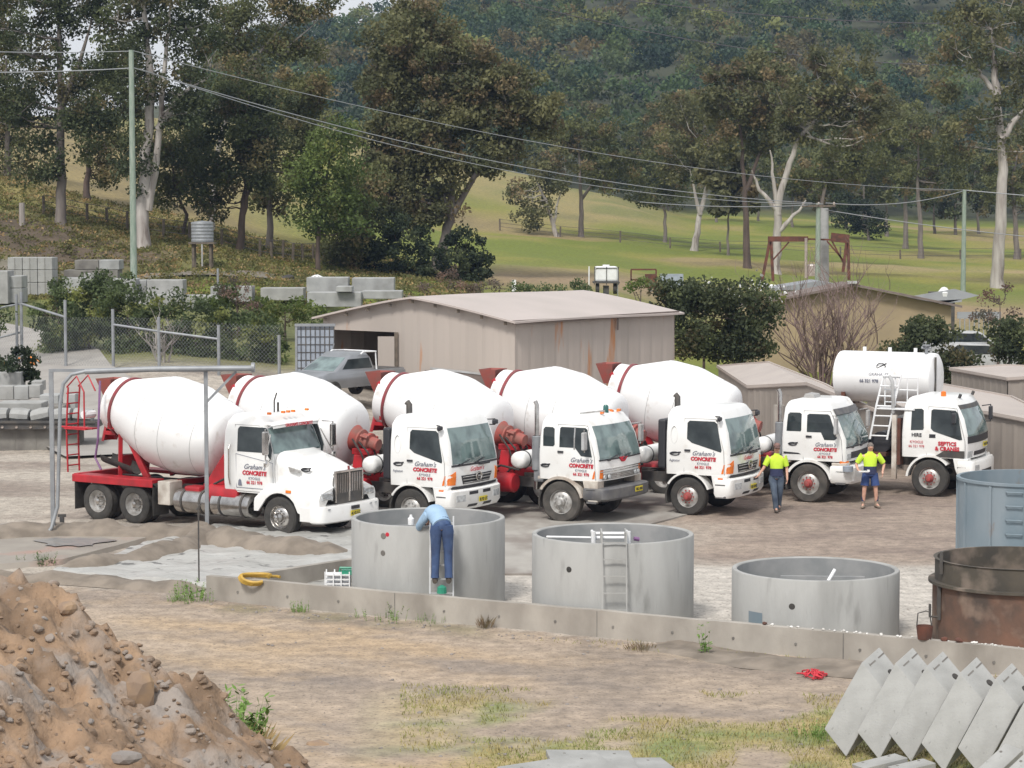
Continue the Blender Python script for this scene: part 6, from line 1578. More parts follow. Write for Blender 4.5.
# worker walking
J=dict(pelvis=(0,0,.98),chest=(0,.01,1.33),neck=(0,.0,1.50),head=(0,-.015,1.655),face=(0,-1,-.05),shr=(-.20,.01,1.42),shl=(.20,.01,1.42),elr=(-.33,-.02,1.16),wrr=(-.47,-.10,.98),ell=(.27,.04,1.14),wrl=(.27,-.05,.89),handr=(-.6,-.3,-.6),handl=(0,-.15,-1),hipr=(-.10,0,.90),hipl=(.10,0,.90),knr=(-.07,-.16,.50),knl=(.09,.02,.50),anr=(-.02,-.10,.10),anl=(.085,.20,.14))
a0=Vector((xat(778,63.4),63.4,0))
person(a0,R(0),'worker in yellow and navy hi-vis shirt and jeans, walking beside the truck bumper',J,lambda t,J,g:(legs(t,g,'jeans_grey'),shirt(t,g,'hivis','navy'),boots(t,g,J,'boot')),1.02,'cap_fabric')
J=dict(pelvis=(0,0,.95),chest=(0,.02,1.30),neck=(0,.0,1.47),head=(0,-.02,1.62),face=(0,-1,-.12),shr=(-.21,.01,1.39),shl=(.21,.01,1.39),elr=(-.36,.06,1.15),wrr=(-.34,-.14,1.02),ell=(.38,.06,1.15),wrl=(.31,-.10,.96),handr=(.5,-.7,-.1),handl=(.0,-.5,-.8),hipr=(-.11,0,.88),hipl=(.11,0,.88),knr=(-.15,-.02,.49),knl=(.15,-.02,.49),anr=(-.17,.02,.10),anl=(.18,.02,.10),footr=(-.3,-1,0),footl=(.3,-1,0))
a0=Vector((xat(872,64.2),64.2,0))
B=person(a0,R(0),'worker in yellow and navy hi-vis shirt and blue shorts, hands at the waist',J,lambda t,J,g:(legs(t,g,'shorts_blue',False,stop=.72,name='shorts'),shirt(t,g,'hivis','navy'),boots(t,g,J,'boot_tan','navy')),1.02,None,'hair_grey')
b=MB(); p=a0+Vector((-.22,-.30,1.02)); b.box(p,(.26,.16,.025)); b.box(p+Vector((.13,-.0,.02)),(.06,.1,.05)); b.build('clipboard','white_plastic',label='small pale clipboard held by the worker in blue shorts',cat='clipboard')
# man bending over the tank: facing +Y (rz=180) in own frame facing -Y
J=dict(pelvis=(.02,-.02,1.06),chest=(.13,-.33,1.22),neck=(.22,-.50,1.14),head=(.27,-.60,1.04),face=(.2,-.5,-.8),shr=(.02,-.42,1.20),shl=(.28,-.30,1.17),elr=(.16,-.66,.98),wrr=(.26,-.80,.84),ell=(.43,-.40,.96),wrl=(.42,-.56,.80),handr=(.2,-.5,-.8),handl=(0,-.5,-.8),hipr=(-.09,.02,.98),hipl=(.11,.02,.98),knr=(-.10,-.04,.53),knl=(.12,-.01,.54),anr=(-.11,.05,.10),anl=(.13,.05,.10))
a0=Vector((xat(441,47.0)+.02,46.92,.66))
person(a0,R(180),'man in pale blue shirt and dirty jeans on a ladder, bending over a tank',J,lambda t,J,g:(legs(t,g,'jeans'),shirt(t,g,'shirt_blue',None,long=True),boots(t,g,J,'boot')),1.12,None)
# ------------------------------------------------------------------ vegetation
def leaves(cent,rad,n,size,seed=0,flat=.75,droop=0.):
    """quads scattered round clump centres"""
    r=np.random.default_rng(seed); C=np.repeat(cent,n,axis=0); Rr=np.repeat(rad,n)[:,None]
    N=len(C); u=r.normal(size=(N,3)); u/=np.linalg.norm(u,axis=1)[:,None]; k=r.random((N,1))**.45
    P=C+u*k*Rr*np.array([1,1,flat])
    a=r.normal(size=(N,3)); a[:,2]-=droop; a/=np.linalg.norm(a,axis=1)[:,None]; b=np.cross(a,r.normal(size=(N,3))); b/=np.linalg.norm(b,axis=1)[:,None]
    s=size*(.6+.8*r.random((N,1))); a=a*s; b=b*s*.5
    V=np.stack([P-a,P+b*1.2-a*.1,P+a,P-b*1.2+a*.1],1).reshape(-1,3); Fq=np.arange(N*4).reshape(N,4); return V,Fq
def leafcol(leaf,nc,nl,seed,spread=.22):
    r=np.random.default_rng(seed+99); a,b,c=[np.array(q) for q in LEAF[leaf]]
    k=r.random((nc,1)); base=a*(1-k)+b*k; m=r.random((nc,1))<.16; base=np.where(m,c,base)*(1-spread+2*spread*r.random((nc,1)))
    L_=np.repeat(base,nl,axis=0)*(.8+.4*r.random((nc*nl,1))); return np.repeat(L_,4,axis=0)
def clumps(lobes,d,dens,seed,depth=.8,crad=(.7,1.2),ls=.1):
    """lobes in px (cx,cy,rx,ry) at distance d -> clump centres"""
    r=np.random.default_rng(seed); cs=[];rs=[]
    for (cx,cy,rx,ry) in lobes:
        k_=(1.55 if d>=200 else 1.5) if crad[0]>=.7 else (1.32 if ls<.09 else 1.12); rx*=k_; ry*=k_
        c=at(cx,cy,d); ax=rx*d/F; az=ry*d/F; ay=(ax+az)/2*depth
        n=max(4,int(dens*(rx*ry)*(d/F)**2*.9*(6. if crad[0]>=.7 else 3.6)))
        u=r.normal(size=(n,3)); u/=np.linalg.norm(u,axis=1)[:,None]; k=(.35+.65*r.random((n,1))**.7)
        cr=crad[0]+(crad[1]-crad[0])*r.random(n); ax=max(ax-cr.mean()*.5,.3); az=max(az-cr.mean()*.5,.3)
        cs.append(np.array(c)+u*k*np.array([ax,ay,az])); rs.append(cr)
    return np.concatenate(cs),np.concatenate(rs)
def limb(b,p,q,r0,r1,rr,n=6,bend=.12):
    L_=(q-p).length; pts=[p]; 
    off=Vector((rr.gauss(0,1),rr.gauss(0,1),rr.gauss(0,.5)))*L_*bend
    for i in range(1,6):
        t=i/6; pts.append(p.lerp(q,t)+off*math.sin(math.pi*t)+Vector((0,0,-L_*.08*math.sin(math.pi*t)))+Vector((rr.gauss(0,1),rr.gauss(0,1),rr.gauss(0,1)))*L_*.018)
    pts.append(q); b.tube(pts,[r0+(r1-r0)*(i/6)**.8 for i in range(7)],n); return pts
def tree(name,px,base,d,trunks,lobes,label,leaf='leaf_olive',bark='bark_grey',dens=.55,nl=150,ls=.115,tr=.45,group='eucalypt trees around the yard',limbs=14,seed=None,crad=(.7,1.25),depth=.8,flat=.75,cat='tree'):
    seed=seed or int(px*7+d); rr=random.Random(seed); g=gd(px,d); t=thing(name,g,label,cat,group=group)
    b=MB(); tp=[]
    for k,tk in enumerate(trunks):
        pts=[]
        for i,q in enumerate(tk):
            yy=(0 if i==0 else rr.uniform(-.6,.6)*(i/len(tk)))
            w=at(q[0],q[1],d+yy)-g
            if k==0 and i==0: w=Vector((0,0,-.3))
            pts.append(w)
        # smooth
        fine=[]
        for i in range(len(pts)-1):
            for s in range(4):
                fine.append(pts[i].lerp(pts[i+1],s/4)+Vector((rr.gauss(0,.05),rr.gauss(0,.05),0)))
        fine.append(pts[-1]); n=len(fine); r0=tr*(1 if k==0 else .6)
        rads=[r0*.68*(1-.78*(i/(n-1)))*(1.28 if (i==0 and k==0) else 1) for i in range(n)]; b.tube(fine,rads,9); tp+=list(zip(fine[n//3:],rads[n//3:]))
    C,Rr=clumps(lobes,d,dens,seed,depth,crad,ls); Cr=C-np.array(g)
    idx=rr.sample(range(len(Cr)),min(limbs,len(Cr)))
    for i in idx:
        q=Vector(Cr[i]); best=min(tp,key=lambda a:(a[0]-q).length+ (4 if a[0].z>q.z else 0)); p,r=best
        if (q-p).length<.5: continue
        pts=limb(b,p,p.lerp(q,1. if cat=='tree' else .7),min(r*.6,.03+.02*(q-p).length),.02,rr)
        for s in range(2):
            m_=pts[rr.randint(3,5)]; e=m_+Vector((rr.gauss(0,1),rr.gauss(0,1),rr.uniform(.2,1.2)))*(.7 if cat=='tree' else .15); b.tube([m_,e],[.04 if cat=='tree' else .012,.012],4)
    b.build('trunk',bark,t,smooth=True)
    V,Fq=leaves(Cr,Rr,nl,ls,seed,flat); npmesh('crown',V,Fq,leaf,t,colors=leafcol(leaf,len(Cr),nl,seed))
    return t
def T(px,by,d,trunks,lobes,label,**k):
    # by = base y pixel (unused when the ground gives it)
    trunks=[[ (px,by) ]+tk if i==0 else tk for i,tk in enumerate(trunks)]
    return tree('gum_tree',px,by,d,trunks,lobes,label,**k)
LEAF['leaf_dry_grass']=((.08,.095,.03),(.17,.15,.06),(.28,.20,.10))
# left group
T(62,232,152,[[(61,180),(60,110),(59,40),(57,-30)],[(61,110),(80,60),(92,20)]],[(22,20,40,34),(60,-10,50,26),(24,88,38,34),(74,122,40,30),(96,72,22,22),(45,160,26,22),(88,20,26,18)],'tall thin gum tree at the far left with a straight grey trunk',bark='bark_grey',tr=.55,leaf='leaf_dark',limbs=22,dens=.5)
T(8,190,175,[[(8,120),(6,60)]],[(4,70,28,50),(2,140,30,30)],'gum tree cut by the left edge of the picture',leaf='leaf_olive',tr=.4)
T(88,196,172,[[(88,160),(90,110)]],[(100,110,34,34),(110,160,26,22),(118,60,24,26)],'gum tree with a short dark trunk on the left slope',bark='bark_brown',leaf='leaf_olive',tr=.4)
T(143,247,150,[[(142,200),(148,140),(150,80),(146,30),(140,-20)],[(149,210),(157,160),(162,100),(168,40),(172,-10)],[(158,130),(180,95),(205,80)]],[(132,20,38,30),(178,-2,40,24),(140,80,28,26),(196,38,34,24),(176,86,30,22),(140,150,20,34),(185,112,24,20)],'large gum tree with a pale double trunk behind the green power pole',bark='bark_pale',tr=.68,leaf='leaf_dark',limbs=24,dens=.5)
T(182,243,160,[[(186,215),(176,190),(170,150)]],[(190,170,30,26),(165,186,20,20),(180,140,26,22)],'small crooked dark tree right of the pale double trunk',bark='bark_brown',tr=.22,leaf='leaf_olive')
T(212,240,168,[[(214,170),(228,105),(262,50),(292,14)],[(262,50),(280,55),(318,20)]],[(225,30,32,26),(262,8,38,20),(300,2,34,16),(232,70,36,24),(276,40,24,16),(318,14,20,10),(305,48,22,12)],'leaning gum tree with a long pale limb reaching up to the right',bark='bark_pale',tr=.34,leaf='leaf_olive',limbs=20,dens=.45)
T(240,250,156,[[(243,215),(246,185),(238,150)],[(243,215),(252,180)]],[(222,150,36,34),(252,118,34,30),(210,195,22,22),(262,165,26,28),(232,95,30,22)],'dense gum tree with a reddish brown trunk above the raised water tank',bark='bark_brown',tr=.42,leaf='leaf_dark',dens=.6)
T(270,246,165,[[(270,200),(274,140)]],[(284,110,34,30),(292,150,26,30),(280,190,24,24),(305,90,24,22),(322,120,22,24)],'gum tree with a straight grey trunk, left of the bright green tree',tr=.42,leaf='leaf_olive',dens=.55)
T(318,263,152,[[(318,235),(322,200),(330,160)]],[(328,170,30,28),(312,200,24,28),(344,210,20,26),(332,140,22,18)],'bright green leafy tree with a thin dark trunk on the grassy bank',bark='bark_brown',tr=.26,leaf='leaf_green',dens=.6)
T(352,262,158,[[(356,220),(362,180)]],[(352,232,24,26),(366,196,24,26),(346,255,20,14)],'low green tree squeezed between the bright green tree and the big gum',bark='bark_brown',tr=.24,leaf='leaf_olive',dens=.7)
T(432,290,163,[[(446,235),(452,205),(450,150),(444,100),(440,50)],[(452,215),(476,175),(498,150),(520,120)],[(450,210),(420,160),(404,100),(402,50)]],[(402,42,34,36),(448,66,34,34),(428,22,22,18),(385,92,24,36),(436,112,40,32),(486,96,34,26),(520,104,30,26),(540,122,16,14),(404,150,36,32),(456,150,38,28),(494,150,24,20),(384,182,26,28),(420,200,36,26),(505,75,20,14)],'largest gum tree, in the middle, with rusty tinged crown above a dark bush',bark='bark_grey',tr=.6,leaf='leaf_rusty',limbs=34,dens=.66,ls=.14)
def bush(name,px,by,d,lobes,label,leaf='leaf_bush',dens=1.4,nl=110,ls=.10,crad=(.40,.75),bark='bark_brown',group='shrubs around the yard',flowers=None,limbs=8,**k):
    t=tree(name,px,by,d,[[(px,by),(px,lobes[0][1])]],lobes,label,leaf=leaf,dens=dens,nl=nl,ls=ls,tr=.12,crad=crad,bark=bark,group=group,limbs=limbs,cat='shrub',**k)
    for ch in t.children:
        if ch.name.startswith('crown'): ch.name='foliage'
        if ch.name.startswith('trunk'): ch.name='stem'
    if flowers:
        m_,n_,lb=flowers; C,Rr=clumps(lb,d-.8,3,int(px)+5); V,Fq=leaves(C-np.array(t.location),Rr*.9,n_,.07,3); npmesh('flowers',V,Fq,m_,t)
    return t
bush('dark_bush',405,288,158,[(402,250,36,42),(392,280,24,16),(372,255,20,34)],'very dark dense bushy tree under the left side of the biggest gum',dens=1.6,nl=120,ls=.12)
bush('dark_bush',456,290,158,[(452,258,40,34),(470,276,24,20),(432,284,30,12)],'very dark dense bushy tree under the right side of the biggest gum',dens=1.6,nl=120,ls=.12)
# paddock trees
k_=dict(group='gum trees standing in the paddock')
T(557,252,255,[[(553,225),(546,200),(536,180)],[(553,225),(562,190)]],[(536,190,26,20),(562,172,24,18),(528,214,16,14),(548,158,18,14)],'paddock gum with a pale trunk leaning left, left one of the close pair',bark='bark_pale',tr=.45,leaf='leaf_rusty',dens=.3,ls=.17,nl=80,**k_)
T(581,250,258,[[(581,215),(580,180),(578,140)],[(581,200),(600,170)]],[(584,150,32,24),(610,168,24,18),(566,130,22,18),(598,128,24,16)],'paddock gum with a dark based trunk, right one of the close pair',bark='bark_grey',tr=.5,leaf='leaf_olive',dens=.35,ls=.17,nl=80,**k_)
T(665,249,262,[[(665,215),(664,180)]],[(664,160,30,26),(648,190,20,16),(680,180,18,20)],'slim paddock gum standing alone on the green grass',bark='bark_grey',tr=.36,leaf='leaf_olive',dens=.35,ls=.17,nl=80,**k_)
T(693,254,250,[[(698,225),(706,185),(712,150)],[(700,215),(690,170)]],[(704,130,34,28),(688,160,26,22),(722,168,24,20),(690,105,22,18)],'paddock gum whose trunk leans right, left of the tall central gums',bark='bark_pale',tr=.6,leaf='leaf_rusty',dens=.32,ls=.17,nl=80,limbs=20,**k_)
T(728,256,240,[[(728,220),(727,190)]],[(730,192,20,18),(722,172,20,16)],'small slender paddock gum with a straight thin trunk',tr=.22,leaf='leaf_rusty',dens=.35,ls=.36,**k_)
T(747,281,212,[[(746,240),(745,200),(742,150),(738,110)],[(746,190),(762,150),(770,110)]],[(736,96,34,28),(770,84,32,26),(742,132,34,22),(716,90,24,22),(760,66,24,16),(772,128,26,20)],'tall paddock gum with a dark reddish trunk, left of the white one',bark='bark_brown',tr=.55,leaf='leaf_rusty',dens=.34,limbs=30,ls=.17,nl=80,**k_)
T(776,283,205,[[(777,245),(778,200),(788,170),(798,140),(816,120),(830,105)],[(777,215),(774,180),(770,150)],[(777,210),(760,190),(752,170)],[(778,232),(795,215),(806,200)]],[(806,92,34,24),(836,86,34,24),(860,106,28,20),(824,128,36,20),(796,124,24,18),(880,120,20,14),(842,60,28,14)],'tall paddock gum with a forked white trunk behind the rusty frame',bark='bark_pale',tr=.62,leaf='leaf_rusty',dens=.34,limbs=34,ls=.17,nl=80,**k_)
T(820,262,232,[[(818,230),(824,190),(830,150)]],[(836,160,30,24),(858,142,26,22),(812,176,22,16)],'paddock gum hidden behind the transformer poles',bark='bark_grey',tr=.5,leaf='leaf_olive',dens=.36,ls=.17,nl=80,**k_)
T(886,236,315,[[(886,210),(886,190)]],[(884,180,24,20),(870,164,20,16)],'small distant paddock gum far behind the transformer',tr=.4,leaf='leaf_olive',dens=.25,ls=.24,nl=80,**k_)
T(905,249,280,[[(905,215),(906,180),(900,150)]],[(896,150,28,24),(878,138,22,20),(910,168,24,20),(905,120,18,16)],'paddock gum with two neighbours, left one of the far right pair',tr=.5,leaf='leaf_olive',dens=.32,ls=.18,nl=80,**k_)
T(921,258,262,[[(920,220),(917,180),(920,140)]],[(928,150,26,28),(944,174,22,20),(918,128,18,16)],'paddock gum with a grey trunk, right one of the far right pair',tr=.5,leaf='leaf_olive',dens=.34,ls=.17,nl=80,**k_)
T(868,238,300,[[(868,225),(866,212)]],[(858,214,20,12),(872,226,18,9),(852,200,14,10)],'low spreading dark tree in the far paddock',tr=.3,leaf='leaf_bush',dens=.5,ls=.18,nl=80,**k_)
T(997,283,202,[[(999,240),(1003,180),(1002,140),(996,95),(983,78),(976,66)],[(1002,140),(1014,120),(1026,108)],[(996,95),(994,60),(992,30)]],[(968,28,32,26),(1002,16,34,24),(1030,50,26,30),(952,60,18,16),(985,60,20,14),(1022,96,20,18),(944,92,18,14),(976,112,22,16),(1020,140,18,16),(962,140,22,18)],'tallest paddock gum with a thick white curving trunk near the right edge',bark='bark_pale',tr=.85,leaf='leaf_rusty',dens=.30,limbs=34,ls=.17,nl=80,**k_)
T(1016,253,268,[[(1015,215),(1012,180),(1018,150)]],[(1014,165,26,26),(1032,190,18,24),(996,186,16,18)],'paddock gum cut by the right edge, behind the tallest one',tr=.5,leaf='leaf_olive',dens=.34,ls=.17,nl=80,**k_)
T(845,240,330,[[(845,215),(845,195)]],[(848,186,26,20),(830,196,18,14)],'distant gum at the back of the paddock behind the forked white one',tr=.4,leaf='leaf_olive',dens=.25,ls=.24,nl=80,**k_)
T(955,236,340,[[(955,215),(955,200)]],[(955,188,28,22),(975,200,20,16),(938,200,16,14)],'distant gum at the back of the paddock left of the white trunk',tr=.4,leaf='leaf_dark',dens=.25,ls=.24,nl=80,**k_)
for q in[(640,345,[(640,168,26,22),(625,150,20,18)],'dark distant gum left of the slim lone paddock gum','leaf_dark'),(716,330,[(714,120,26,22),(690,110,20,18)],'distant gum filling the gap left of the tall dark trunk','leaf_olive'),(792,325,[(790,172,24,20),(810,190,22,14)],'distant gum seen between the white forked trunk and the poles','leaf_olive'),(864,322,[(864,140,26,22),(890,110,20,18),(846,160,18,18)],'distant gum right of the transformer frame, behind the paddock','leaf_rusty'),(934,345,[(936,134,24,22),(950,160,20,18)],'distant gum filling the gap left of the tallest white gum','leaf_dark'),(978,352,[(980,180,22,18),(965,160,18,16)],'distant gum right behind the tallest white gum trunk','leaf_olive'),(604,350,[(606,172,20,14),(590,160,16,12)],'small distant gum behind the close pair in the paddock','leaf_dark'),(668,352,[(660,130,22,18),(676,110,18,16)],'distant gum crown rising behind the slim lone gum','leaf_olive'),(758,345,[(752,170,22,18),(735,186,18,14)],'distant gum behind the tall dark trunk and the white trunk','leaf_dark')]:
    px_,d_,lb_,la_,lf_=q; T(px_,235,d_,[[(px_,215),(px_,lb_[0][1])]],lb_,la_,leaf=lf_,tr=.35,dens=.3,ls=.22,nl=80,**k_)
# hedge and shrubs near the yard
Gs='green shrubs of the hedge behind the chain link fence'
hs=[(58,352,104,[(58,318,22,34),(48,345,14,14),(62,292,16,14)],'leftmost hedge shrub behind the fence, olive green'),(90,358,104,[(92,306,30,34),(84,340,26,22),(100,284,22,14)],'tall hedge shrub below the three by three block stack'),(128,364,103,[(126,312,28,34),(132,345,24,22)],'hedge shrub between the second and third fence posts'),(162,366,102.5,[(162,320,24,30),(170,352,22,18)],'hedge shrub behind the gantry, with bare stems'),(196,366,102,[(198,330,24,28),(200,354,22,16)],'hedge shrub right of the bare stems'),(232,366,102,[(232,334,24,26),(238,356,22,14)],'greyish hedge shrub below the reddish dry bush'),(268,366,101.5,[(268,334,24,26),(276,354,20,14)],'rightmost hedge shrub beside the steel sheet gate')]
for i,(px,by,d,lb,la) in enumerate(hs): bush('hedge_shrub',px,by,d,lb,la,leaf='leaf_shrub',dens=3.4,nl=110,ls=.075,crad=(.35,.6),group=Gs)
for px,d,lb,la,lf in[(285,110,[(292,312,26,14),(318,318,18,14)],'bright green low growth above the steel sheet gate','leaf_green'),(228,112,[(228,300,22,14),(205,312,18,12)],'bright green low growth under the terrace units','leaf_green'),(262,112,[(262,312,20,14),(248,322,18,12)],'second patch of bright green growth right of the reddish bush','leaf_green')]:
    bush('low_shrub',px,330,d,lb,la,leaf=lf,dens=2.4,nl=110,ls=.075,crad=(.35,.6))
bush('dry_bush',238,318,111,[(236,292,17,15),(246,304,14,12)],'reddish dry bush in front of the terrace units',leaf='leaf_dry',dens=2.,nl=80,ls=.06,crad=(.3,.5))
bush('dry_bush',470,300,120,[(452,286,30,14),(486,285,22,12)],'reddish dry brush right below the dark bushy tree',leaf='leaf_dry',dens=1.6,nl=80,ls=.06,crad=(.3,.5))
bush('flowering_bush',18,385,88.5,[(16,366,24,16),(30,374,14,12),(2,372,14,14)],'dark green bush with orange flowers at the left edge',leaf='leaf_bush',dens=3.,nl=110,ls=.075,crad=(.25,.45),flowers=('petal_orange',2,[(16,358,16,6)]))
bush('small_bush',-4,335,100,[(-2,318,12,16)],'dark shrub cut by the left edge beside the fence',leaf='leaf_shrub',dens=2.,nl=110,ls=.075,crad=(.35,.6))
bush('roadside_shrub',745,362,100,[(712,314,38,30),(684,300,28,18),(756,318,24,32),(735,340,36,22),(725,296,42,18),(748,350,30,12),(668,306,20,14),(700,344,34,16),(662,288,14,10)],'large dark green shrub right behind the big shed',leaf='leaf_dark',dens=2.4,nl=130,ls=.085,crad=(.4,.7),flowers=None)
bush('white_flower_shrub',705,300,104,[(700,298,40,12),(752,294,28,12)],'shrub dusted with white flowers behind the big shed',leaf='leaf_shrub',dens=1.8,nl=110,ls=.075,crad=(.35,.6),flowers=('petal_white',7,[(715,296,44,9),(764,290,24,8)]))
for i,(px,lb,la) in enumerate([(520,[(520,290,14,7)],'first low green shrub along the back of the big shed roof'),(548,[(552,290,18,7)],'second low green shrub along the back of the big shed roof'),(575,[(577,288,12,9)],'third low green shrub along the back of the big shed roof'),(641,[(640,286,12,10)],'green shrub in front of the rusty open frame')]):
    bush('low_shrub',px,298,126,lb,la,leaf='leaf_green' if i==3 else 'leaf_shrub',dens=2.,nl=110,ls=.075,crad=(.35,.6))
bush('roadside_shrub',925,392,96,[(925,350,34,30),(900,365,26,22),(955,372,24,20),(935,330,24,16)],'dark green shrub above the raised white tank',leaf='leaf_dark',dens=2.6,nl=130,ls=.085,crad=(.4,.7))
bush('roadside_shrub',1010,370,92,[(1008,336,22,26),(1026,360,16,20),(1004,352,16,16)],'dark green shrub at the right edge above the small shed',leaf='leaf_dark',dens=2.6,nl=130,ls=.085,crad=(.4,.7))
bush('dry_bush',1000,330,108,[(1004,304,20,18),(985,312,14,12)],'greyish bare brush at the right edge below the white gum',leaf='leaf_dry',dens=1.5,nl=80,ls=.06,crad=(.3,.5))
# bare shrub
def bare(px,by,d,top,spread,n,label,seed,col='bark_brown'):
    rr=random.Random(seed); g=gd(px,d); t=thing('bare_shrub',g,label,'shrub'); b=MB(); H_=(at(px,top,d).z-g.z); s=spread*d/F
    def br(p,dirv,L_,r,lv):
        pts=[p]; dd=dirv.copy()
        for i in range(4):
            dd=(dd+Vector((rr.gauss(0,.16),rr.gauss(0,.16),rr.gauss(.05,.08)))).normalized(); pts.append(pts[-1]+dd*L_/4)
        b.tube(pts,[r*(1-.18*i) for i in range(5)],4)
        if lv<3:
            for k in range(3 if lv<2 else 2):
                q=pts[rr.randint(1,4)]; nd=(dd+Vector((rr.gauss(0,.5),rr.gauss(0,.5),rr.uniform(-.1,.5)))).normalized(); br(q,nd,L_*rr.uniform(.5,.75),r*.55,lv+1)
    for k in range(n):
        a=rr.uniform(0,6.28); lean=rr.uniform(.1,1.)*s/H_; dv=Vector((math.cos(a)*lean,math.sin(a)*lean*.6,1)).normalized(); br(Vector((math.cos(a)*.3,math.sin(a)*.3,0)),dv,H_*rr.uniform(.5,.72),.055,0)
    b.build('branches',col,t)
mat('twig_pink',(.24,.17,.15),(.17,.12,.11),rough=.9,scale=2)
bare(826,362,105,286,95,34,'wide leafless shrub with reddish twigs in front of the yellow building',3,'twig_pink')
bare(165,366,99,322,16,6,'bare pale stems of a cut shrub behind the fence',5,'bark_pale')
# forest hill
rr=np.random.default_rng(5); CS=[];RS=[];n_t=0; trunksb=MB()
cols=[]
for i in range(26000):
    d=rr.uniform(405,760) ; px=rr.uniform(215,1100)
    x=xat(px,d); 
    z=H(x,d)
    py=210-(z+6-8)*F/d
    if py<-75 or z+5<8+ (210-240)*d/F: continue
    cols.append((px,d,x,z,py))
# thin by screen-independent spacing
kept=[]; 
cell={}
for q in cols:
    key=(int(q[2]//6.6),int(q[1]//6.6))
    if key in cell: continue
    cell[key]=1; kept.append(q)
print('forest crowns',len(kept))
FC=[]
for (px,d,x,z,py) in kept:
    fc=np.array([(.032,.066,.036),(.055,.095,.038),(.085,.115,.044),(.10,.10,.05),(.028,.056,.038),(.062,.095,.046)][int(rr.integers(0,6))])*rr.uniform(.75,1.25); h=rr.uniform(4,16); R_=rr.uniform(3.4,5.2)
    nc=int(rr.integers(6,10)); u=rr.normal(size=(nc,3)); u/=np.linalg.norm(u,axis=1)[:,None]; u[:,2]=np.abs(u[:,2])*.85
    FC.append(np.repeat(fc[None,:]*(.75+.5*rr.random((nc*30,1))),4,axis=0)); CS.append(np.array([x,d,z+h-R_*.4])+u*np.array([R_*.72,R_*.72,R_*.6])); RS.append(np.full(nc,R_*.48)*rr.uniform(.8,1.2,nc))
C=np.concatenate(CS);Rr=np.concatenate(RS); V,Fq=leaves(C,Rr,30,.44,9,.8); print('forest quads',len(Fq))
npmesh('forest',V,Fq,'leaf_forest',colors=np.concatenate(FC),label='dense eucalypt forest covering the far hillside',kind='stuff')
# underlay: lumps of canopy on hillside so no bare ground shows
# far filler trees at the foot of the hill
fl=[(520,470,'first'),(560,440,''),(610,420,''),(652,430,'')]
# weeds and grass
def weed(px,py,s,label,m='weed_green',h=.35,n=70,z=0.,sp=.22,seed=1,p=None):
    r=random.Random(seed+int(px)); g=p or gp(px,py,z); b=MB()
    for i in range(int(n*3)):
        a=r.uniform(0,6.28); o=Vector((math.cos(a)*r.uniform(0,sp),math.sin(a)*r.uniform(0,sp),0))*s; hh=h*s*r.uniform(.4,1.1); ln=Vector((math.cos(a)*r.uniform(.0,.5),math.sin(a)*r.uniform(0,.5),1))*hh; w=Vector((math.sin(a),-math.cos(a),0))*.0045*s
        p0=o;p1=o+ln*.55;p2=o+ln+Vector((ln.x*.4,ln.y*.4,-hh*.1)); b.add([p0-w*.5,p0+w*.5,p1+w,p2,p1-w],[(0,1,2,3,4)])
    if m in('weed_green','weed_dark'):
        b=MB()
        for i in range(int(n/3)):
            a=r.uniform(0,6.28); o=Vector((math.cos(a)*r.uniform(0,sp),math.sin(a)*r.uniform(0,sp),0))*s; hh=h*s*r.uniform(.4,1.2); tip=o+Vector((math.cos(a)*r.uniform(0,.35),math.sin(a)*r.uniform(0,.35),1))*hh
            w=Vector((.004*s,0,0)); b.add([o-w,o+w,tip],[(0,1,2)])
            for k in range(9):
                t_=r.uniform(.15,1); q=o.lerp(tip,t_); ld=Vector((r.gauss(0,1),r.gauss(0,1),r.uniform(.1,1))).normalized()*hh*.22*(1.2-t_*.6); sd_=Vector((-ld.y,ld.x,0))*.28+Vector((0,0,.002)); b.add([q,q+ld*.5+sd_,q+ld,q+ld*.5-sd_],[(0,1,2,3)])
    b.build('weed',m,label=label,cat='weed',loc=g,group='weeds growing around the low wall',recalc=False)
weed(196,600,1.6,'leafy green weed at the left end of the low wall',n=160,sp=.4,h=.22); weed(178,602,1.,'small weed left of the leafy one at the wall end',n=90,sp=.35,h=.16); weed(300,612,1.1,'round green weed below the low wall under the yellow hose',n=110,h=.18); weed(45,566,.9,'small dark green weed at the near edge of the drying slurry',n=100,m='weed_dark'); weed(20,565,.6,'tiny weed left of the small dark green weed by the slurry',m='weed_dark')
weed(395,617,1.3,'wide patch of bright grass below the first round tank',n=170,sp=.7,h=.2); weed(430,622,.9,'small bright grass tuft right of the wide patch',n=90,sp=.4,h=.2); weed(816,737,1.3,'bright green tuft beside the leaning precast blocks',n=190,sp=.32,h=.16); weed(706,655,1.2,'tall thin weed against the wall left of the third tank',n=26,h=.5,sp=.10); weed(485,628,1.,'reddish dry weed against the wall under the first tank',m='weed_dry',n=26,h=.26,sp=.15); weed(640,650,1.,'reddish low weed against the wall under the second tank',m='weed_dry',n=34,h=.16,sp=.3)
q=onmound(232,762); weed(228,762,2.6,'large feathery green weed on the foot of the dirt mound',n=240,h=.36,sp=.2,p=q); q=onmound(196,768); weed(190,768,1.5,'low green weed left of the large feathery one on the mound',n=120,h=.3,sp=.3,p=q,m='weed_dark')
mat('straw',(.45,.33,.16),(.33,.24,.12),rough=.9); q=onmound(225,770); weed(222,770,2.2,'dry straw coloured grass in front of the large feathery weed',m='straw',n=240,h=.30,sp=.3,p=q)
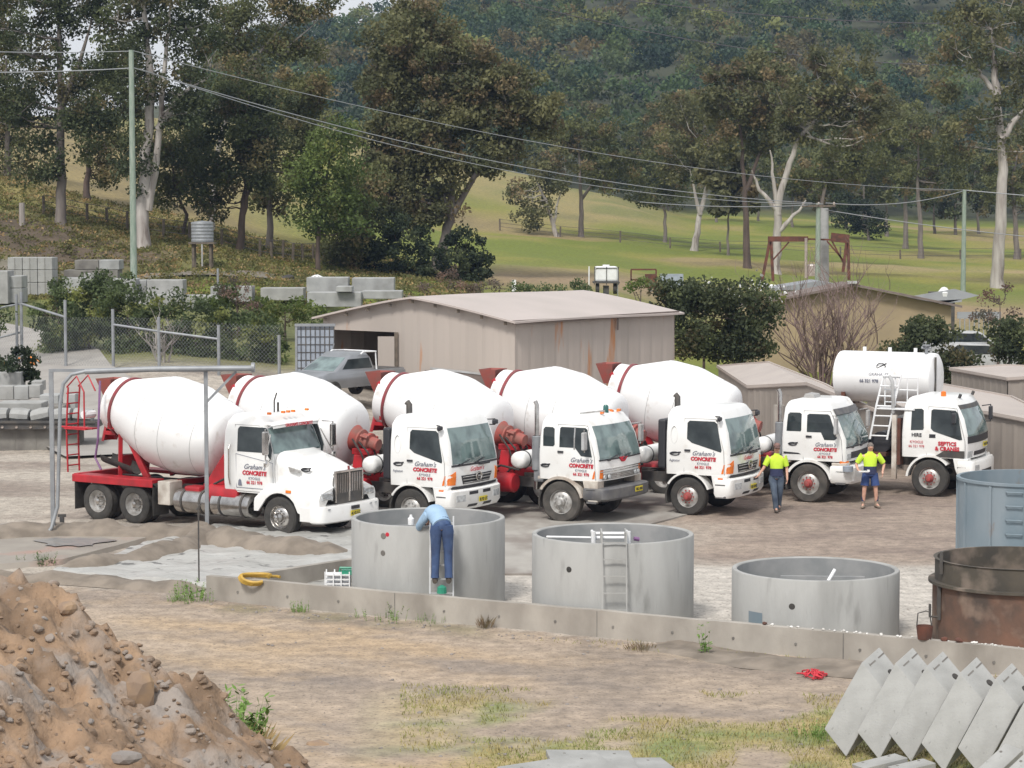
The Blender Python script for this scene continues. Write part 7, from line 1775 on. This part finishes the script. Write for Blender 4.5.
# grass sward on the near side
b=MB(); r=random.Random(3)
for i in range(20000):
    px=r.uniform(400,1000); py=r.uniform(640,772); g=gp(px,py)
    f=float(fbm(np.array([g.x/1.9+20]),np.array([g.y/1.9+2]))[0])
    near=abs(g.y-(WD(g.x)-.6))<.6
    if g.y>WD(g.x)-.2: continue
    if not near and (f<.43+.12*max(0,1-(px-400)/160)*r.random()*2 or g.y>39.6-.12*(g.x-2)): continue
    if near and r.random()<.75: continue
    h=r.uniform(.03,.09); a=r.uniform(0,6.28); w=.008
    b.add([(g.x-w,g.y,0),(g.x+w,g.y,0),(g.x+math.cos(a)*h*.6,g.y+math.sin(a)*h*.6,h)],[(0,1,2)])
mat('grass_blade',(.18,.21,.06),(.33,.27,.12),rough=.9,scale=1.2)
b.build('grass','grass_blade',kind='stuff',label='short patchy grass on the ground in front of the low wall',recalc=False)
# bank grass tussocks on the left slope
CS=[]
for i in range(5000):
    px=rr.uniform(-40,480); d=rr.uniform(126,175); x=xat(px,d); CS.append((x,d,H(x,d)+.1))
C=np.array(CS); V,Fq=leaves(C,np.full(len(C),.5),16,.09,5,.35); npmesh('bank_grass',V,Fq,'leaf_shrub',colors=leafcol('leaf_dry_grass',len(C),16,4),label='rough tussock grass covering the left bank',kind='stuff')
# ------------------------------------------------------------------ haze, light, sky, camera
b=MB(); b.box((0,480,56),(900,1060,130)); 
hm=bpy.data.materials.new('haze'); hm.use_nodes=True; nt=hm.node_tree
for n in list(nt.nodes):
    if n.type!='OUTPUT_MATERIAL': nt.nodes.remove(n)
pv=nt.nodes.new('ShaderNodeVolumePrincipled'); pv.inputs['Density'].default_value=.00014; pv.inputs['Color'].default_value=(.46,.62,.95,1); nt.links.new(pv.outputs[0],nt.nodes['Material Output'].inputs['Volume'])
M['haze']=hm; hz=b.build('haze','haze',kind='stuff')
w=bpy.data.worlds.new('World'); S.world=w; w.use_nodes=True; nt=w.node_tree; N=nt.nodes; bg=N['Background']
EL,AZ=50,200
sky=N.new('ShaderNodeTexSky'); sky.sky_type='NISHITA'; sky.sun_disc=False; sky.sun_elevation=R(EL); sky.sun_rotation=R(AZ); sky.air_density=1.5; sky.dust_density=6.; sky.ozone_density=1.
hs_=N.new('ShaderNodeHueSaturation'); hs_.inputs['Saturation'].default_value=.35; hs_.inputs['Value'].default_value=1.; nt.links.new(sky.outputs[0],hs_.inputs['Color']); mx=N.new('ShaderNodeMix'); mx.data_type='RGBA'; mx.inputs[0].default_value=.7; mx.inputs[7].default_value=(11.5,11.8,12.2,1); nt.links.new(hs_.outputs[0],mx.inputs[6]); nt.links.new(mx.outputs[2],bg.inputs[0]); bg.inputs[1].default_value=.09
sl=bpy.data.lights.new('sun','SUN'); sl.energy=2.8; sl.angle=R(12); sl.color=(1,.96,.90); so=bpy.data.objects.new('sun',sl); COL.objects.link(so)
az=R(AZ); dv=Vector((math.sin(az)*math.cos(R(EL)),math.cos(az)*math.cos(R(EL)),math.sin(R(EL)))); so.rotation_euler=(-dv).to_track_quat('-Z','Y').to_euler(); so.location=(0,0,60)
cam=bpy.data.cameras.new('camera'); cam.sensor_width=36; cam.lens=36*F/1024; cam.clip_end=4000; cam.clip_start=1
co=bpy.data.objects.new('camera',cam); COL.objects.link(co); co.location=(0,0,CH); co.rotation_euler=(math.pi/2-TH,0,0); S.camera=co
S.view_settings.view_transform='Standard'; S.view_settings.look='None'; S.view_settings.gamma=1; S.view_settings.exposure=0.06
S.render.resolution_x=1024; S.render.resolution_y=768
try: S.cycles.volume_bounces=0; S.cycles.max_bounces=6
except Exception: pass
